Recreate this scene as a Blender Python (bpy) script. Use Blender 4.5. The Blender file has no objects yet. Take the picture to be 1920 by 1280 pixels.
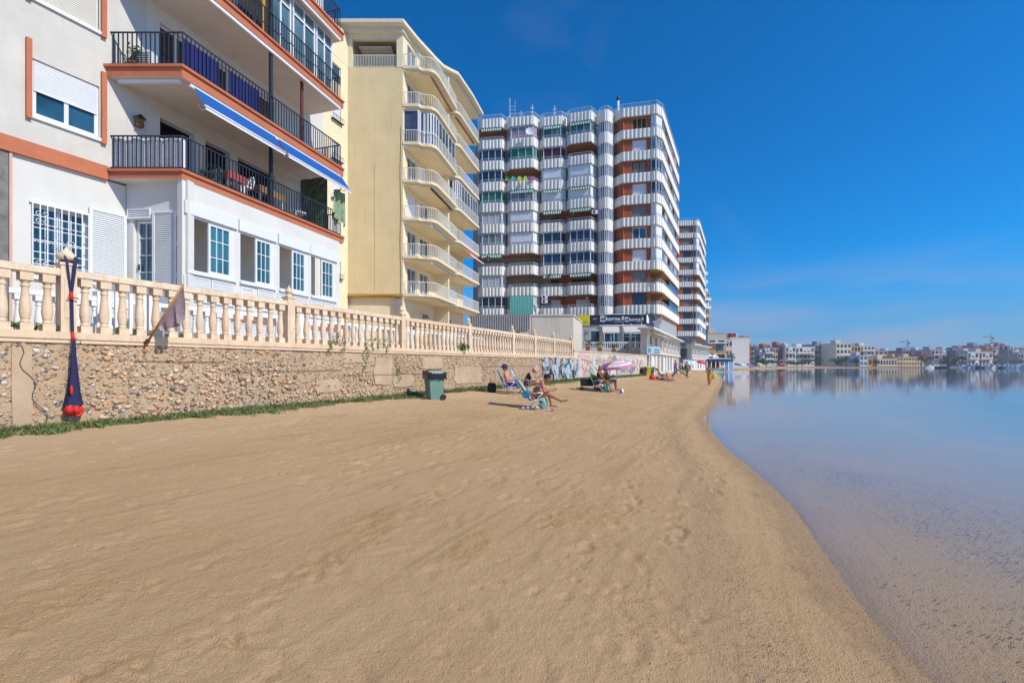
import bpy, math, random
import numpy as np
from mathutils import Vector, Matrix
R = math.radians
random.seed(7); rng = np.random.default_rng(7)
scene = bpy.context.scene
COL = scene.collection
# ---------------------------------------------------------------- camera, sky, sun
F, CX, HZ, EYE = 850.0, 960.0, 683.0, 1.7          # focal length and horizon in photo pixels, eye height in metres
cam = bpy.data.cameras.new('camera'); camo = bpy.data.objects.new('camera', cam); COL.objects.link(camo)
camo.location = (0, 0, EYE); camo.rotation_euler = (R(90), 0, 0)
cam.sensor_width = 36; cam.lens = F/1920*36; cam.shift_y = (HZ-640)/1920
cam.clip_start = .05; cam.clip_end = 9000
scene.camera = camo
SUN_H = Vector((.885, -.465)).normalized(); SUN_E = R(42)
w = bpy.data.worlds.new('World'); scene.world = w; w.use_nodes = True
nt = w.node_tree; nt.nodes.clear()
sky = nt.nodes.new('ShaderNodeTexSky'); sky.sky_type = 'NISHITA'; sky.sun_disc = False
sky.sun_elevation = SUN_E; sky.sun_rotation = math.atan2(SUN_H.x, SUN_H.y)
sky.altitude = 0; sky.air_density = 1.0; sky.dust_density = .25; sky.ozone_density = 3.2
bg = nt.nodes.new('ShaderNodeBackground'); bg.inputs['Strength'].default_value = .108
wo = nt.nodes.new('ShaderNodeOutputWorld')
tc = nt.nodes.new('ShaderNodeTexCoord'); sp = nt.nodes.new('ShaderNodeSeparateXYZ')
nt.links.new(tc.outputs['Generated'], sp.inputs[0])
hs = nt.nodes.new('ShaderNodeHueSaturation'); hs.inputs['Saturation'].default_value = 1.08; hs.inputs['Value'].default_value = 1.0
gn = nt.nodes.new('ShaderNodeMix'); gn.data_type = 'RGBA'; gn.blend_type = 'MULTIPLY'; gn.inputs[0].default_value = 1; gn.inputs[7].default_value = (.17, .84, 1.40, 1)
nt.links.new(sky.outputs[0], gn.inputs[6]); nt.links.new(gn.outputs[2], hs.inputs['Color'])
# thin high cloud: streaks low over the horizon and a wisp overhead
mp = nt.nodes.new('ShaderNodeMapping'); mp.inputs['Scale'].default_value = (1.6, 1.6, 9)
nz = nt.nodes.new('ShaderNodeTexNoise'); nz.inputs['Scale'].default_value = 2.2; nz.inputs['Detail'].default_value = 5; nz.inputs['Roughness'].default_value = .5
nt.links.new(tc.outputs['Generated'], mp.inputs[0]); nt.links.new(mp.outputs[0], nz.inputs[0])
cr = nt.nodes.new('ShaderNodeMapRange'); cr.inputs[1].default_value = .42; cr.inputs[2].default_value = .72; cr.inputs[3].default_value = 0; cr.inputs[4].default_value = .85
nt.links.new(nz.outputs[0], cr.inputs[0])
el = nt.nodes.new('ShaderNodeMapRange'); el.inputs[1].default_value = .015; el.inputs[2].default_value = .20; el.inputs[3].default_value = 1; el.inputs[4].default_value = 0
nt.links.new(sp.outputs[2], el.inputs[0])
mu = nt.nodes.new('ShaderNodeMath'); mu.operation = 'MULTIPLY'
nt.links.new(cr.outputs[0], mu.inputs[0]); nt.links.new(el.outputs[0], mu.inputs[1])
hz = nt.nodes.new('ShaderNodeMapRange'); hz.interpolation_type = 'SMOOTHERSTEP'; hz.inputs[1].default_value = 0; hz.inputs[2].default_value = .24; hz.inputs[3].default_value = .62; hz.inputs[4].default_value = 0
nt.links.new(sp.outputs[2], hz.inputs[0])
hx = nt.nodes.new('ShaderNodeMix'); hx.data_type = 'RGBA'; nt.links.new(hz.outputs[0], hx.inputs[0]); nt.links.new(hs.outputs[0], hx.inputs[6]); hx.inputs[7].default_value = (1.35, 3.0, 5.8, 1)
mx = nt.nodes.new('ShaderNodeMix'); mx.data_type = 'RGBA'
nt.links.new(mu.outputs[0], mx.inputs[0]); nt.links.new(hx.outputs[2], mx.inputs[6]); mx.inputs[7].default_value = (3.8, 4.0, 5.6, 1)
nz2 = nt.nodes.new('ShaderNodeTexNoise'); nz2.inputs['Scale'].default_value = 3.1; nz2.inputs['Detail'].default_value = 6; nz2.inputs['Distortion'].default_value = .6
nt.links.new(tc.outputs['Generated'], nz2.inputs[0])
cr2 = nt.nodes.new('ShaderNodeMapRange'); cr2.inputs[1].default_value = .56; cr2.inputs[2].default_value = .82; cr2.inputs[3].default_value = 0; cr2.inputs[4].default_value = .22
nt.links.new(nz2.outputs[0], cr2.inputs[0])
mx2 = nt.nodes.new('ShaderNodeMix'); mx2.data_type = 'RGBA'
nt.links.new(cr2.outputs[0], mx2.inputs[0]); nt.links.new(mx.outputs[2], mx2.inputs[6]); mx2.inputs[7].default_value = (2.0, 2.8, 5.0, 1)
nt.links.new(mx2.outputs[2], bg.inputs[0]); nt.links.new(bg.outputs[0], wo.inputs[0])
sl = bpy.data.lights.new('sun', 'SUN'); sl.energy = 4.4; sl.angle = R(.53); sl.color = (1, .94, .82)
so = bpy.data.objects.new('sun', sl); COL.objects.link(so)
sdir = Vector((SUN_H.x*math.cos(SUN_E), SUN_H.y*math.cos(SUN_E), math.sin(SUN_E)))
so.rotation_euler = sdir.to_track_quat('Z', 'Y').to_euler(); so.location = sdir*60
scene.view_settings.view_transform = 'Standard'; scene.view_settings.look = 'None'
scene.view_settings.gamma = 1; scene.view_settings.use_curve_mapping = False
scene.view_settings.exposure = 0.0
scene.cycles.max_bounces = 6; scene.cycles.transparent_max_bounces = 12
# ---------------------------------------------------------------- helpers
ORG = {}
def P(x, y, Y): return Vector(((x-CX)/F*Y, Y, EYE+(HZ-y)/F*Y))
def base(x, y, z): Y = (EYE-z)*F/(y-HZ); return Vector(((x-CX)/F*Y, Y, z))
class Fr:
    "a facade frame: t along, o outward, z up"
    def __init__(s, x, y, dx, dy):
        l = math.hypot(dx, dy); s.x, s.y, s.dx, s.dy = x, y, dx/l, dy/l; s.nx, s.ny = s.dy, -s.dx
    def p(s, t, o, z): return (s.x+s.dx*t+s.nx*o, s.y+s.dy*t+s.ny*o, z)
    def t_at(s, px, o=0):          # t where the picture column px meets the plane at offset o
        r = (px-CX)/F; x0, y0 = s.x+s.nx*o, s.y+s.ny*o
        return (r*y0-x0)/(s.dx-r*s.dy)
W0 = Fr(0, 0, 1, 0)
class MB:
    def __init__(s): s.v=[]; s.f=[]; s.m=[]; s.s=[]
    def face(s, pts, m=0, sm=False):
        n=len(s.v); s.v += [tuple(p) for p in pts]; s.f.append(tuple(range(n, n+len(pts)))); s.m.append(m); s.s.append(sm)
    def hexa(s, c, m=0):
        n=len(s.v); s.v += [tuple(p) for p in c]
        for q in ((0,3,2,1),(4,5,6,7),(0,1,5,4),(1,2,6,5),(2,3,7,6),(3,0,4,7)):
            s.f.append(tuple(n+i for i in q)); s.m.append(m); s.s.append(False)
    def box(s, fr, t0,t1,o0,o1,z0,z1,m=0):
        if t0>t1: t0,t1=t1,t0
        if o0>o1: o0,o1=o1,o0
        if z0>z1: z0,z1=z1,z0
        p=fr.p
        s.hexa([p(t0,o1,z0),p(t1,o1,z0),p(t1,o0,z0),p(t0,o0,z0),p(t0,o1,z1),p(t1,o1,z1),p(t1,o0,z1),p(t0,o0,z1)],m)
    def prism(s, poly, z0, z1, m=0, mt=None, mb=None, fn=None):
        n=len(poly); q=fn or (lambda a,b,z:(a,b,z)); k=len(s.v)
        s.v += [q(a,b,z0) for a,b in poly]+[q(a,b,z1) for a,b in poly]
        for i in range(n):
            j=(i+1)%n; s.f.append((k+i,k+j,k+n+j,k+n+i)); s.m.append(m); s.s.append(False)
        s.f.append(tuple(k+n+i for i in range(n))); s.m.append(m if mt is None else mt); s.s.append(False)
        s.f.append(tuple(k+i for i in reversed(range(n)))); s.m.append(m if mb is None else mb); s.s.append(False)
    def tube(s, pts, r, n=6, m=0, cap=True, sm=True):
        pts=[Vector(p) for p in pts]; rs = r if isinstance(r,(list,tuple)) else [r]*len(pts)
        k=len(s.v); up=None
        for i,p in enumerate(pts):
            d=(pts[min(i+1,len(pts)-1)]-pts[max(i-1,0)])
            if d.length<1e-9: d=Vector((0,0,1))
            d.normalize()
            if up is None:
                a = Vector((0,0,1)) if abs(d.z)<.9 else Vector((1,0,0)); up=d.cross(a).normalized()
            up=(up-d*up.dot(d)).normalized(); v=d.cross(up)
            for j in range(n):
                an=2*math.pi*j/n; s.v.append(tuple(p+(up*math.cos(an)+v*math.sin(an))*rs[i]))
        for i in range(len(pts)-1):
            for j in range(n):
                a=k+i*n+j; b=k+i*n+(j+1)%n; s.f.append((a,b,b+n,a+n)); s.m.append(m); s.s.append(sm)
        if cap:
            s.f.append(tuple(k+j for j in reversed(range(n)))); s.m.append(m); s.s.append(False)
            e=k+(len(pts)-1)*n; s.f.append(tuple(e+j for j in range(n))); s.m.append(m); s.s.append(False)
    def lathe(s, x, y, prof, n=12, m=0, sm=True):
        k=len(s.v)
        for r,z in prof:
            for j in range(n):
                an=2*math.pi*j/n; s.v.append((x+r*math.cos(an), y+r*math.sin(an), z))
        for i in range(len(prof)-1):
            for j in range(n):
                a=k+i*n+j; b=k+i*n+(j+1)%n; s.f.append((a,b,b+n,a+n)); s.m.append(m); s.s.append(sm)
        s.f.append(tuple(k+j for j in reversed(range(n)))); s.m.append(m); s.s.append(False)
        e=k+(len(prof)-1)*n; s.f.append(tuple(e+j for j in range(n))); s.m.append(m); s.s.append(False)
    def ball(s, c, r, n=8, m=0):
        rx,ry,rz = r if isinstance(r,(tuple,list)) else (r,r,r); k=len(s.v); rows=max(4,n//2+1)
        for i in range(rows+1):
            a=math.pi*i/rows
            for j in range(n):
                b=2*math.pi*j/n; s.v.append((c[0]+rx*math.sin(a)*math.cos(b), c[1]+ry*math.sin(a)*math.sin(b), c[2]-rz*math.cos(a)))
        for i in range(rows):
            for j in range(n):
                a=k+i*n+j; b=k+i*n+(j+1)%n; s.f.append((a,b,b+n,a+n)); s.m.append(m); s.s.append(True)
    def build(s, name, mats, parent=None, mod=None):
        if not s.v: return None
        v=np.array(s.v, dtype=float)
        if parent is not None: o0=ORG[parent.name]; v=v-np.array(o0)
        else: o0=(0,0,0)
        me=bpy.data.meshes.new(name); me.from_pydata([tuple(a) for a in v], [], s.f)
        if not isinstance(mats,(list,tuple)): mats=[mats]
        for q in mats: me.materials.append(q)
        me.polygons.foreach_set('material_index', s.m); me.polygons.foreach_set('use_smooth', s.s); me.update()
        o=bpy.data.objects.new(name, me); COL.objects.link(o); ORG[o.name]=o0
        if parent is not None: o.parent=parent
        return o
def tag(o, label, cat, group=None, kind=None):
    o['label']=label; o['category']=cat
    if group: o['group']=group
    if kind: o['kind']=kind
    return o
def thing(name, label, cat, loc=(0,0,0), group=None, rz=0):
    o=bpy.data.objects.new(name, None); COL.objects.link(o); o.location=loc; o.rotation_euler=(0,0,rz); o.empty_display_size=.2
    ORG[o.name]=tuple(loc); return tag(o,label,cat,group)
def recentre(o, loc):
    "move a top-level mesh's origin to its base"
    v=Vector(loc); o.data.transform(Matrix.Translation(-v)); o.location=v; ORG[o.name]=tuple(v); return o
def copy_tree(o, parent=None):
    c=o.copy(); COL.objects.link(c)
    if parent is not None: c.parent=parent
    for ch in list(o.children): copy_tree(ch, c)
    return c
# ---------------------------------------------------------------- materials
def newmat(name):
    m=bpy.data.materials.new(name); m.use_nodes=True; t=m.node_tree; b=t.nodes['Principled BSDF']; return m,t,b
def N(t, kind, **kw):
    n=t.nodes.new(kind)
    for k,v in kw.items():
        if k.startswith('i_'):
            n.inputs[int(k[2:])].default_value=v
        else: setattr(n,k,v)
    return n
def ramp(t, fac, stops):
    r=t.nodes.new('ShaderNodeValToRGB'); e=r.color_ramp.elements
    while len(e)<len(stops): e.new(.5)
    for q,(p,c) in zip(e,stops): q.position=p; q.color=(*c,1) if len(c)==3 else c
    t.links.new(fac, r.inputs[0]); return r.outputs[0]
def mixc(t, fac, a, b, mode='MIX'):
    n=t.nodes.new('ShaderNodeMix'); n.data_type='RGBA'; n.blend_type=mode
    for s,i in ((fac,0),(a,6),(b,7)):
        if isinstance(s,(int,float)): n.inputs[i].default_value=s
        elif isinstance(s,tuple): n.inputs[i].default_value=(*s,1) if len(s)==3 else s
        else: t.links.new(s,n.inputs[i])
    return n.outputs[2]
def noise(t, vec, scale, detail=3, rough=.5, dist=0):
    n=t.nodes.new('ShaderNodeTexNoise'); n.inputs['Scale'].default_value=scale; n.inputs['Detail'].default_value=detail; n.inputs['Roughness'].default_value=rough; n.inputs['Distortion'].default_value=dist
    t.links.new(vec, n.inputs['Vector']); return n.outputs[0]
def mapping(t, scale=(1,1,1), rot=(0,0,0)):
    g=t.nodes.new('ShaderNodeNewGeometry'); m=t.nodes.new('ShaderNodeMapping'); m.inputs['Scale'].default_value=scale; m.inputs['Rotation'].default_value=rot
    t.links.new(g.outputs['Position'], m.inputs['Vector']); return m.outputs[0]
def rng_(t, v, a,b,c,d):
    n=t.nodes.new('ShaderNodeMapRange'); n.inputs[1].default_value=a; n.inputs[2].default_value=b; n.inputs[3].default_value=c; n.inputs[4].default_value=d; t.links.new(v,n.inputs[0]); return n.outputs[0]
def mth(t, op, a, b=None):
    n=t.nodes.new('ShaderNodeMath'); n.operation=op
    for s,i in ((a,0),(b,1)):
        if s is None: continue
        if isinstance(s,(int,float)): n.inputs[i].default_value=s
        else: t.links.new(s,n.inputs[i])
    return n.outputs[0]
def bump(t, b, h, strength=.4, dist=.02):
    n=t.nodes.new('ShaderNodeBump'); n.inputs['Strength'].default_value=strength; n.inputs['Distance'].default_value=dist
    t.links.new(h,n.inputs['Height']); t.links.new(n.outputs[0], b.inputs['Normal'])
_MC={}
def M(name, c, rough=.7, var=.12, vs=2.0, bs=0, bst=.3, metal=0, spec=.4, streak=0, dirt=None):
    "plain paint, plaster or metal with uneven tone, optional fine bump and rain streaks"
    key=name
    if key in _MC: return _MC[key]
    m,t,b=newmat(name); b.inputs['Roughness'].default_value=rough; b.inputs['Metallic'].default_value=metal; b.inputs['Specular IOR Level'].default_value=spec
    col=None
    if var>0:
        v=mapping(t); n1=noise(t,v,vs,5,.6)
        lo=tuple(x*(1-var) for x in c); hi=tuple(min(1,x*(1+var)) for x in c)
        col=ramp(t,n1,[(.3,lo),(.7,hi)])
        if streak:
            n2=noise(t,mapping(t,(3,3,.22)),1.6,5,.65); f=rng_(t,n2,.5,.78,0,streak)
            col=mixc(t,f,col,dirt or tuple(x*.55 for x in c))
        t.links.new(col,b.inputs['Base Color'])
    else: b.inputs['Base Color'].default_value=(*c,1)
    if bs:
        bump(t,b,noise(t,mapping(t),bs,4,.6),bst,.01)
    _MC[key]=m; return m
def glass(name, c=(.02,.06,.10), rough=.06, var=.5, spec=.8):
    if name in _MC: return _MC[name]
    m,t,b=newmat(name); b.inputs['Roughness'].default_value=rough; b.inputs['Specular IOR Level'].default_value=spec
    n1=noise(t,mapping(t,(1,1,.6)),.9,3,.5); col=ramp(t,n1,[(.35,tuple(x*(1-var) for x in c)),(.68,tuple(min(1,x*(1+var)) for x in c))])
    t.links.new(col,b.inputs['Base Color']); bump(t,b,noise(t,mapping(t),1.3,2,.5),.12,.02)
    _MC[name]=m; return m
def stripes(name, a, b_, scale, axis=(1,0,0), rough=.8, thr=.5):
    if name in _MC: return _MC[name]
    m,t,b=newmat(name); b.inputs['Roughness'].default_value=rough
    g=t.nodes.new('ShaderNodeNewGeometry'); d=t.nodes.new('ShaderNodeVectorMath'); d.operation='DOT_PRODUCT'
    t.links.new(g.outputs['Position'],d.inputs[0]); d.inputs[1].default_value=tuple(x*scale for x in axis)
    f=mth(t,'FRACT',d.outputs['Value']); g2=mth(t,'GREATER_THAN',f,thr)
    t.links.new(mixc(t,g2,a,b_),b.inputs['Base Color']); _MC[name]=m; return m
# ---------------------------------------------------------------- ground, sea bed, water
SH = [(-40,-2),(-12,.9),(0,1.85),(1.2,2.0),(2.42,2.25),(2.91,2.36),(3.83,2.71),(5.5,3.37),(7.73,4.0),(8.6,4.2),(10.2,4.66),(12.35,5.35),(14.2,6.0),(15.7,6.75),(18.8,8.35),
      (22.6,10.2),(29.5,13.5),(39,18.1),(55.6,25.8),(72,33),(85,38.6),(103,49),(125,62),(144,78),(165,99),(193,128),(208,150),(217,175),(221,215),(224,300),(230,600),(240,3000),(3000,6000)]
def _cr(p):
    o=[]; c=[i for i,(y,x) in enumerate(p) if y<=217]; last=c[-1]
    for i in range(last):
        p0=p[max(i-1,0)];p1=p[i];p2=p[i+1];p3=p[min(i+2,last)]
        for k in range(6):
            t=k/6; f=lambda j:.5*(2*p1[j]+(p2[j]-p0[j])*t+(2*p0[j]-5*p1[j]+4*p2[j]-p3[j])*t*t+(3*p1[j]-p0[j]-3*p2[j]+p3[j])*t**3)
            y=p1[0]+(p2[0]-p1[0])*t; m1=(p2[1]-p0[1])/max(p2[0]-p0[0],1e-6); m2=(p3[1]-p1[1])/max(p3[0]-p1[0],1e-6); h=p2[0]-p1[0]
            x=(2*t**3-3*t*t+1)*p1[1]+(t**3-2*t*t+t)*h*m1+(-2*t**3+3*t*t)*p2[1]+(t**3-t*t)*h*m2; o.append((y,x))
    return o+list(p[last:])
SH=_cr(SH)
SHY=np.array([a for a,b in SH]); SHX=np.array([b for a,b in SH])
WX0, WT = -10.41, .5
def vnoise(x, y, seed=0):
    xi=np.floor(x).astype(np.int64); yi=np.floor(y).astype(np.int64); fx=x-xi; fy=y-yi
    fx=fx*fx*(3-2*fx); fy=fy*fy*(3-2*fy)
    def h(a,b):
        n=(a*374761393+b*668265263+seed*1442695041)&0x7fffffff; n=((n^(n>>13))*1274126177)&0x7fffffff
        return ((n^(n>>16))&0xffff)/65535.0
    return (h(xi,yi)*(1-fx)+h(xi+1,yi)*fx)*(1-fy)+(h(xi,yi+1)*(1-fx)+h(xi+1,yi+1)*fx)*fy
def fbm(x,y,o=4,seed=0):
    s=0; a=.5; 
    for i in range(o): s=s+a*(vnoise(x,y,seed+i*17)-.5); x=x*2.03+11.3; y=y*2.03+5.1; a*=.5
    return s
def sdist(X, Y):
    X=np.atleast_1d(X); Y=np.atleast_1d(Y); d=np.full(X.shape,1e9)
    for r0 in range(0,X.shape[0],24):
        x=X[r0:r0+24]; y=Y[r0:r0+24]; lo,hi=y.min(),y.max(); mg=max(9,hi*.55); dd=np.full(x.shape,1e9)
        for i in range(len(SH)-1):
            ay,ax=SH[i]; by,bx=SH[i+1]
            if by<lo-mg or ay>hi+mg: continue
            vx,vy=bx-ax,by-ay; L=vx*vx+vy*vy; t=np.clip(((x-ax)*vx+(y-ay)*vy)/L,0,1); dd=np.minimum(dd,(x-(ax+t*vx))**2+(y-(ay+t*vy))**2)
        d[r0:r0+24]=np.sqrt(dd)
    return np.where(X<np.interp(Y,SHY,SHX),d,-d)
def land_z(X, Y, sd=None):
    if sd is None: sd=sdist(X,Y)
    dw=np.maximum(0,(X-(WX0+WT*Y))*.894)
    s=np.maximum(sd,0); u=s/(s+dw+1e-6)
    z=.70*np.maximum(u**.85, np.minimum(1,s/45.)**.8)
    z=np.maximum(z, .055*(1-np.exp(-s*1.6)))
    d=np.maximum(-sd,0); zw=-(.03*np.minimum(d,5)+.09*np.maximum(d-5,0)); zw=np.maximum(zw,-2.6)
    return np.where(sd>0,z,zw)
def gz(x,y): return float(land_z(np.array([float(x)]),np.array([float(y)]))[0])
rows=np.concatenate([np.linspace(-14,1.0,40), 1.05*np.exp(np.arange(0,930)*.0058), [260,320,450,700,1200,2400]])
rows=rows[(rows<=230)|(rows>=260)]
cu=np.concatenate([[-40,-8,-1,-.08],np.linspace(-.03,1,500)])       # from behind the wall line to the shore
cw=np.concatenate([np.cumsum(np.linspace(.02,.09,110)), [6.6,7.4,8.6,10,13,18,28,60,160,600,2500]])
YY=np.repeat(rows[:,None],len(cu)+len(cw),1)
xw=WX0+WT*rows; xs=np.interp(rows,SHY,SHX)
XX=np.concatenate([xw[:,None]+cu[None,:]*np.maximum(xs-xw,6)[:,None], xs[:,None]+cw[None,:]*np.maximum(1,rows/14)[:,None]],1)
SD=sdist(XX,YY); ZZ=land_z(XX,YY,SD)
near=np.clip(1-(YY-18)/60,0,1)
rough=np.clip(SD/2.5,0,1)
ZZ+= near*rough*(.014*fbm(XX*.5,YY*.5,2,3)+.012*fbm(XX*2.2,YY*2.2,3,9)+.012*fbm(XX*8,YY*8,3,21)) + near*np.clip(SD,0,1)*.006*fbm(XX*16,YY*16,2,5)
UU=XX*.4472+YY*.8944; VV=XX*.8944-YY*.4472
# scuffed, trodden patches
pm=np.clip((fbm(VV*2.6+3,UU*1.0+1,5,77)-.075)*9,0,1)*np.clip((fbm(XX*.35,YY*.35,2,31)+.10)*6,0,1)*rough*np.clip((SD-.8)/1.5,0,1)
ZZ+= near*(pm*(.028*fbm(XX*10,YY*10,2,41)+.030*fbm(XX*21,YY*21,2,43))+.004*fbm(XX*21,YY*21,1,47))
# footprints and wheel ruts, pressed in with a small rim
fr_=np.random.default_rng(5)
def dimple(x,y,a,lx,ly,dep):
    global ZZ
    i0,i1=np.searchsorted(rows,[y-.5,y+.5])
    if i1<=i0: return
    dx=XX[i0:i1]-x; dy=YY[i0:i1]-y; c,s=math.cos(a),math.sin(a)
    r=np.hypot((dx*c+dy*s)/lx,(-dx*s+dy*c)/ly)
    ZZ[i0:i1]+= -dep*np.exp(-r**2*1.2)+dep*.45*np.exp(-(r-1.5)**2*5)
for k in range(20):
    y=fr_.uniform(1.5,16); xa=WX0+WT*y; xb=np.interp(y,SHY,SHX)-1.0; x=fr_.uniform(xa+.8,xb); a=fr_.uniform(-.25,.25)+math.atan2(1,.45)*(1 if fr_.random()<.85 else .1)
    if fr_.random()<.5: a+=math.pi
    for j in range(int(fr_.integers(4,14))):
        sgn=1 if j%2 else -1
        px_,py_=x+math.cos(a)*j*.62-math.sin(a)*sgn*.09, y+math.sin(a)*j*.62+math.cos(a)*sgn*.09
        if py_>26 or px_<WX0+WT*py_+.5 or px_>np.interp(py_,SHY,SHX)-.3: break
        dimple(px_,py_,a+fr_.uniform(-.15,.15),.125,.055,fr_.uniform(.006,.017))
for k in range(420):
    y=2+14*fr_.random()**1.2; xa=WX0+WT*y; xb=np.interp(y,SHY,SHX)-1.2; x=xa+(xb-xa)*fr_.random()
    dimple(x,y,fr_.uniform(0,3.1),fr_.uniform(.06,.16),fr_.uniform(.03,.07),fr_.uniform(.004,.016))
def pit(x,y,l,dep,a):
    i0,i1=np.searchsorted(rows,[y-.16,y+.16])
    if i1<=i0: return
    xr=XX[(i0+i1)//2]; j0,j1=np.searchsorted(xr[:len(cu)],[x-.3,x+.3])
    if j1<=j0: return
    dx=XX[i0:i1,j0:j1]-x; dy=YY[i0:i1,j0:j1]-y; c,s=math.cos(a),math.sin(a); r=np.hypot((dx*c+dy*s)/(l*1.5),(-dx*s+dy*c)/l)
    ZZ[i0:i1,j0:j1]+= -dep*np.exp(-r**3)+dep*.22*np.exp(-(r-1.45)**2*7)
for k in range(150):
    y=1.8+15*fr_.random()**1.1; xa=WX0+WT*y; xb=np.interp(y,SHY,SHX)-1.1; x=xa+(xb-xa)*fr_.random()**.85
    for j in range(int(fr_.integers(5,26))):
        u_,w_=fr_.normal(0,.30),fr_.normal(0,.09); X_=x+u_*.4472+w_*.8944; Y_=y+u_*.8944-w_*.4472
        pit(X_,Y_,fr_.uniform(.014,.034)*(1+y*.04),fr_.uniform(.007,.018),fr_.uniform(0,3.1))
nr,nc=XX.shape
def grid_mesh(name, X, Y, Z, mat):
    nr,nc=X.shape; me=bpy.data.meshes.new(name); co=np.stack([X,Y,Z],-1).reshape(-1,3).astype(np.float32)
    i=np.arange(nr-1)[:,None]*nc+np.arange(nc-1)[None,:]; q=np.stack([i,i+1,i+nc+1,i+nc],-1).reshape(-1,4).astype(np.int32)
    me.vertices.add(len(co)); me.vertices.foreach_set('co',co.ravel()); me.loops.add(q.size); me.loops.foreach_set('vertex_index',q.ravel())
    me.polygons.add(len(q)); me.polygons.foreach_set('loop_start',np.arange(0,q.size,4,dtype=np.int32)); me.polygons.foreach_set('loop_total',np.full(len(q),4,dtype=np.int32))
    me.polygons.foreach_set('use_smooth',np.ones(len(q),dtype=bool)); me.materials.append(mat); me.update(calc_edges=True)
    o=bpy.data.objects.new(name,me); COL.objects.link(o); return o
m,t,b=newmat('sand'); b.inputs['Roughness'].default_value=.95; b.inputs['Specular IOR Level'].default_value=.15
at=N(t,'ShaderNodeAttribute',attribute_name='sd').outputs['Fac']; aw=N(t,'ShaderNodeAttribute',attribute_name='dw').outputs['Fac']
v=mapping(t); n1=noise(t,v,.5,5,.6); n2=noise(t,v,3.2,5,.62); n3=noise(t,v,120,3,.6); n4=noise(t,v,22,5,.65)
c=ramp(t,n1,[(.3,(.485,.305,.158)),(.52,(.53,.342,.182)),(.72,(.55,.36,.192))])
ap0=N(t,'ShaderNodeAttribute',attribute_name='pm').outputs['Fac']; c=mixc(t,mth(t,'MULTIPLY',ap0,.45),c,(.50,.30,.12)); c=mixc(t,rng_(t,n2,.48,.72,0,.22),c,(.46,.28,.12))
c=mixc(t,rng_(t,n3,.35,.7,.0,.28),c,(.56,.37,.20)); c=mixc(t,rng_(t,n4,.60,.80,0,.30),c,(.25,.145,.065)); n7=noise(t,v,24,6,.75); c=mixc(t,mth(t,'MULTIPLY',rng_(t,n7,.60,.72,0,1),mth(t,'ADD',mth(t,'MULTIPLY',ap0,.5),.26)),c,(.22,.13,.06))  # n7 flecks put the shade of small pits into the sand colour
def dotp(ax):
    g_=N(t,'ShaderNodeNewGeometry'); d_=N(t,'ShaderNodeVectorMath',operation='DOT_PRODUCT'); t.links.new(g_.outputs['Position'],d_.inputs[0]); d_.inputs[1].default_value=ax; return d_.outputs['Value']
cx3=N(t,'ShaderNodeCombineXYZ'); t.links.new(dotp((.8944*7,-.4472*7,0)),cx3.inputs[0]); t.links.new(dotp((.4472*.5,.8944*.5,0)),cx3.inputs[1]); trk=noise(t,cx3.outputs[0],1.0,6,.72,.5)
c=mixc(t,rng_(t,trk,.52,.68,0,.42),c,(.30,.185,.09)); c=mixc(t,rng_(t,trk,.48,.32,0,.38),c,(.53,.36,.20))
wn=mth(t,'ADD',aw,rng_(t,n1,.3,.7,-1.2,1.2)); c=mixc(t,rng_(t,wn,2.9,.7,0,.75),c,(.60,.42,.25))
sn=mth(t,'ADD',at,rng_(t,n2,.3,.7,-.14,.14))
# shell grit and dried weed lines parallel to the water
v2=N(t,'ShaderNodeTexVoronoi'); v2.inputs['Scale'].default_value=42; t.links.new(v,v2.inputs['Vector'])
line=mth(t,'MULTIPLY',rng_(t,sn,.72,1.0,0,1),rng_(t,sn,1.35,1.02,0,1)); line2=mth(t,'MULTIPLY',rng_(t,sn,.05,.16,0,1),rng_(t,sn,.42,.2,0,1))
ln=mth(t,'MAXIMUM',line,line2); spk=mth(t,'LESS_THAN',v2.outputs['Distance'],.34)
sel=mth(t,'MULTIPLY',mth(t,'MULTIPLY',spk,ln),.35); c=mixc(t,sel,c,mixc(t,.65,v2.outputs['Color'],(.14,.10,.07)))
c=mixc(t,mth(t,'MULTIPLY',mth(t,'MULTIPLY',ln,rng_(t,n7,.4,.6,.3,1)),.34),c,(.27,.18,.11))
wet=rng_(t,sn,.30,.02,0,1); c=mixc(t,mth(t,'MULTIPLY',mth(t,'MULTIPLY',wet,.38),rng_(t,at,-.3,0,0,1)),c,(.21,.125,.065))
# drowned leaf litter, then darker bottom further out
mpv=mapping(t,(14,46,14),(0,0,.5)); vl=N(t,'ShaderNodeTexVoronoi'); t.links.new(mpv,vl.inputs['Vector']); vl.inputs['Scale'].default_value=1.0
lit=mth(t,'LESS_THAN',vl.outputs['Distance'],.30); pk=noise(t,mapping(t,(1,1,1)),.8,4,.65)
lm=mth(t,'MULTIPLY',mth(t,'MULTIPLY',lit,rng_(t,pk,.46,.62,0,.40)),rng_(t,at,-.05,-.5,0,1)); lm=mth(t,'MULTIPLY',lm,rng_(t,at,-9,-4,0,1))
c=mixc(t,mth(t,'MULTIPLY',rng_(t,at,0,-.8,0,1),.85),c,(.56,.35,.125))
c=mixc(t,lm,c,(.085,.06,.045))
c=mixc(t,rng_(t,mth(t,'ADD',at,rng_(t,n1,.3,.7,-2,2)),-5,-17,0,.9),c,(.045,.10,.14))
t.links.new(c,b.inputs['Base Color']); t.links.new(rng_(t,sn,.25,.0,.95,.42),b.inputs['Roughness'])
ap=N(t,'ShaderNodeAttribute',attribute_name='pm').outputs['Fac']; n5=noise(t,v,34,4,.7); n6=noise(t,mapping(t,(11,5,8),(0,0,-1.1)),1.0,4,.6)
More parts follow.
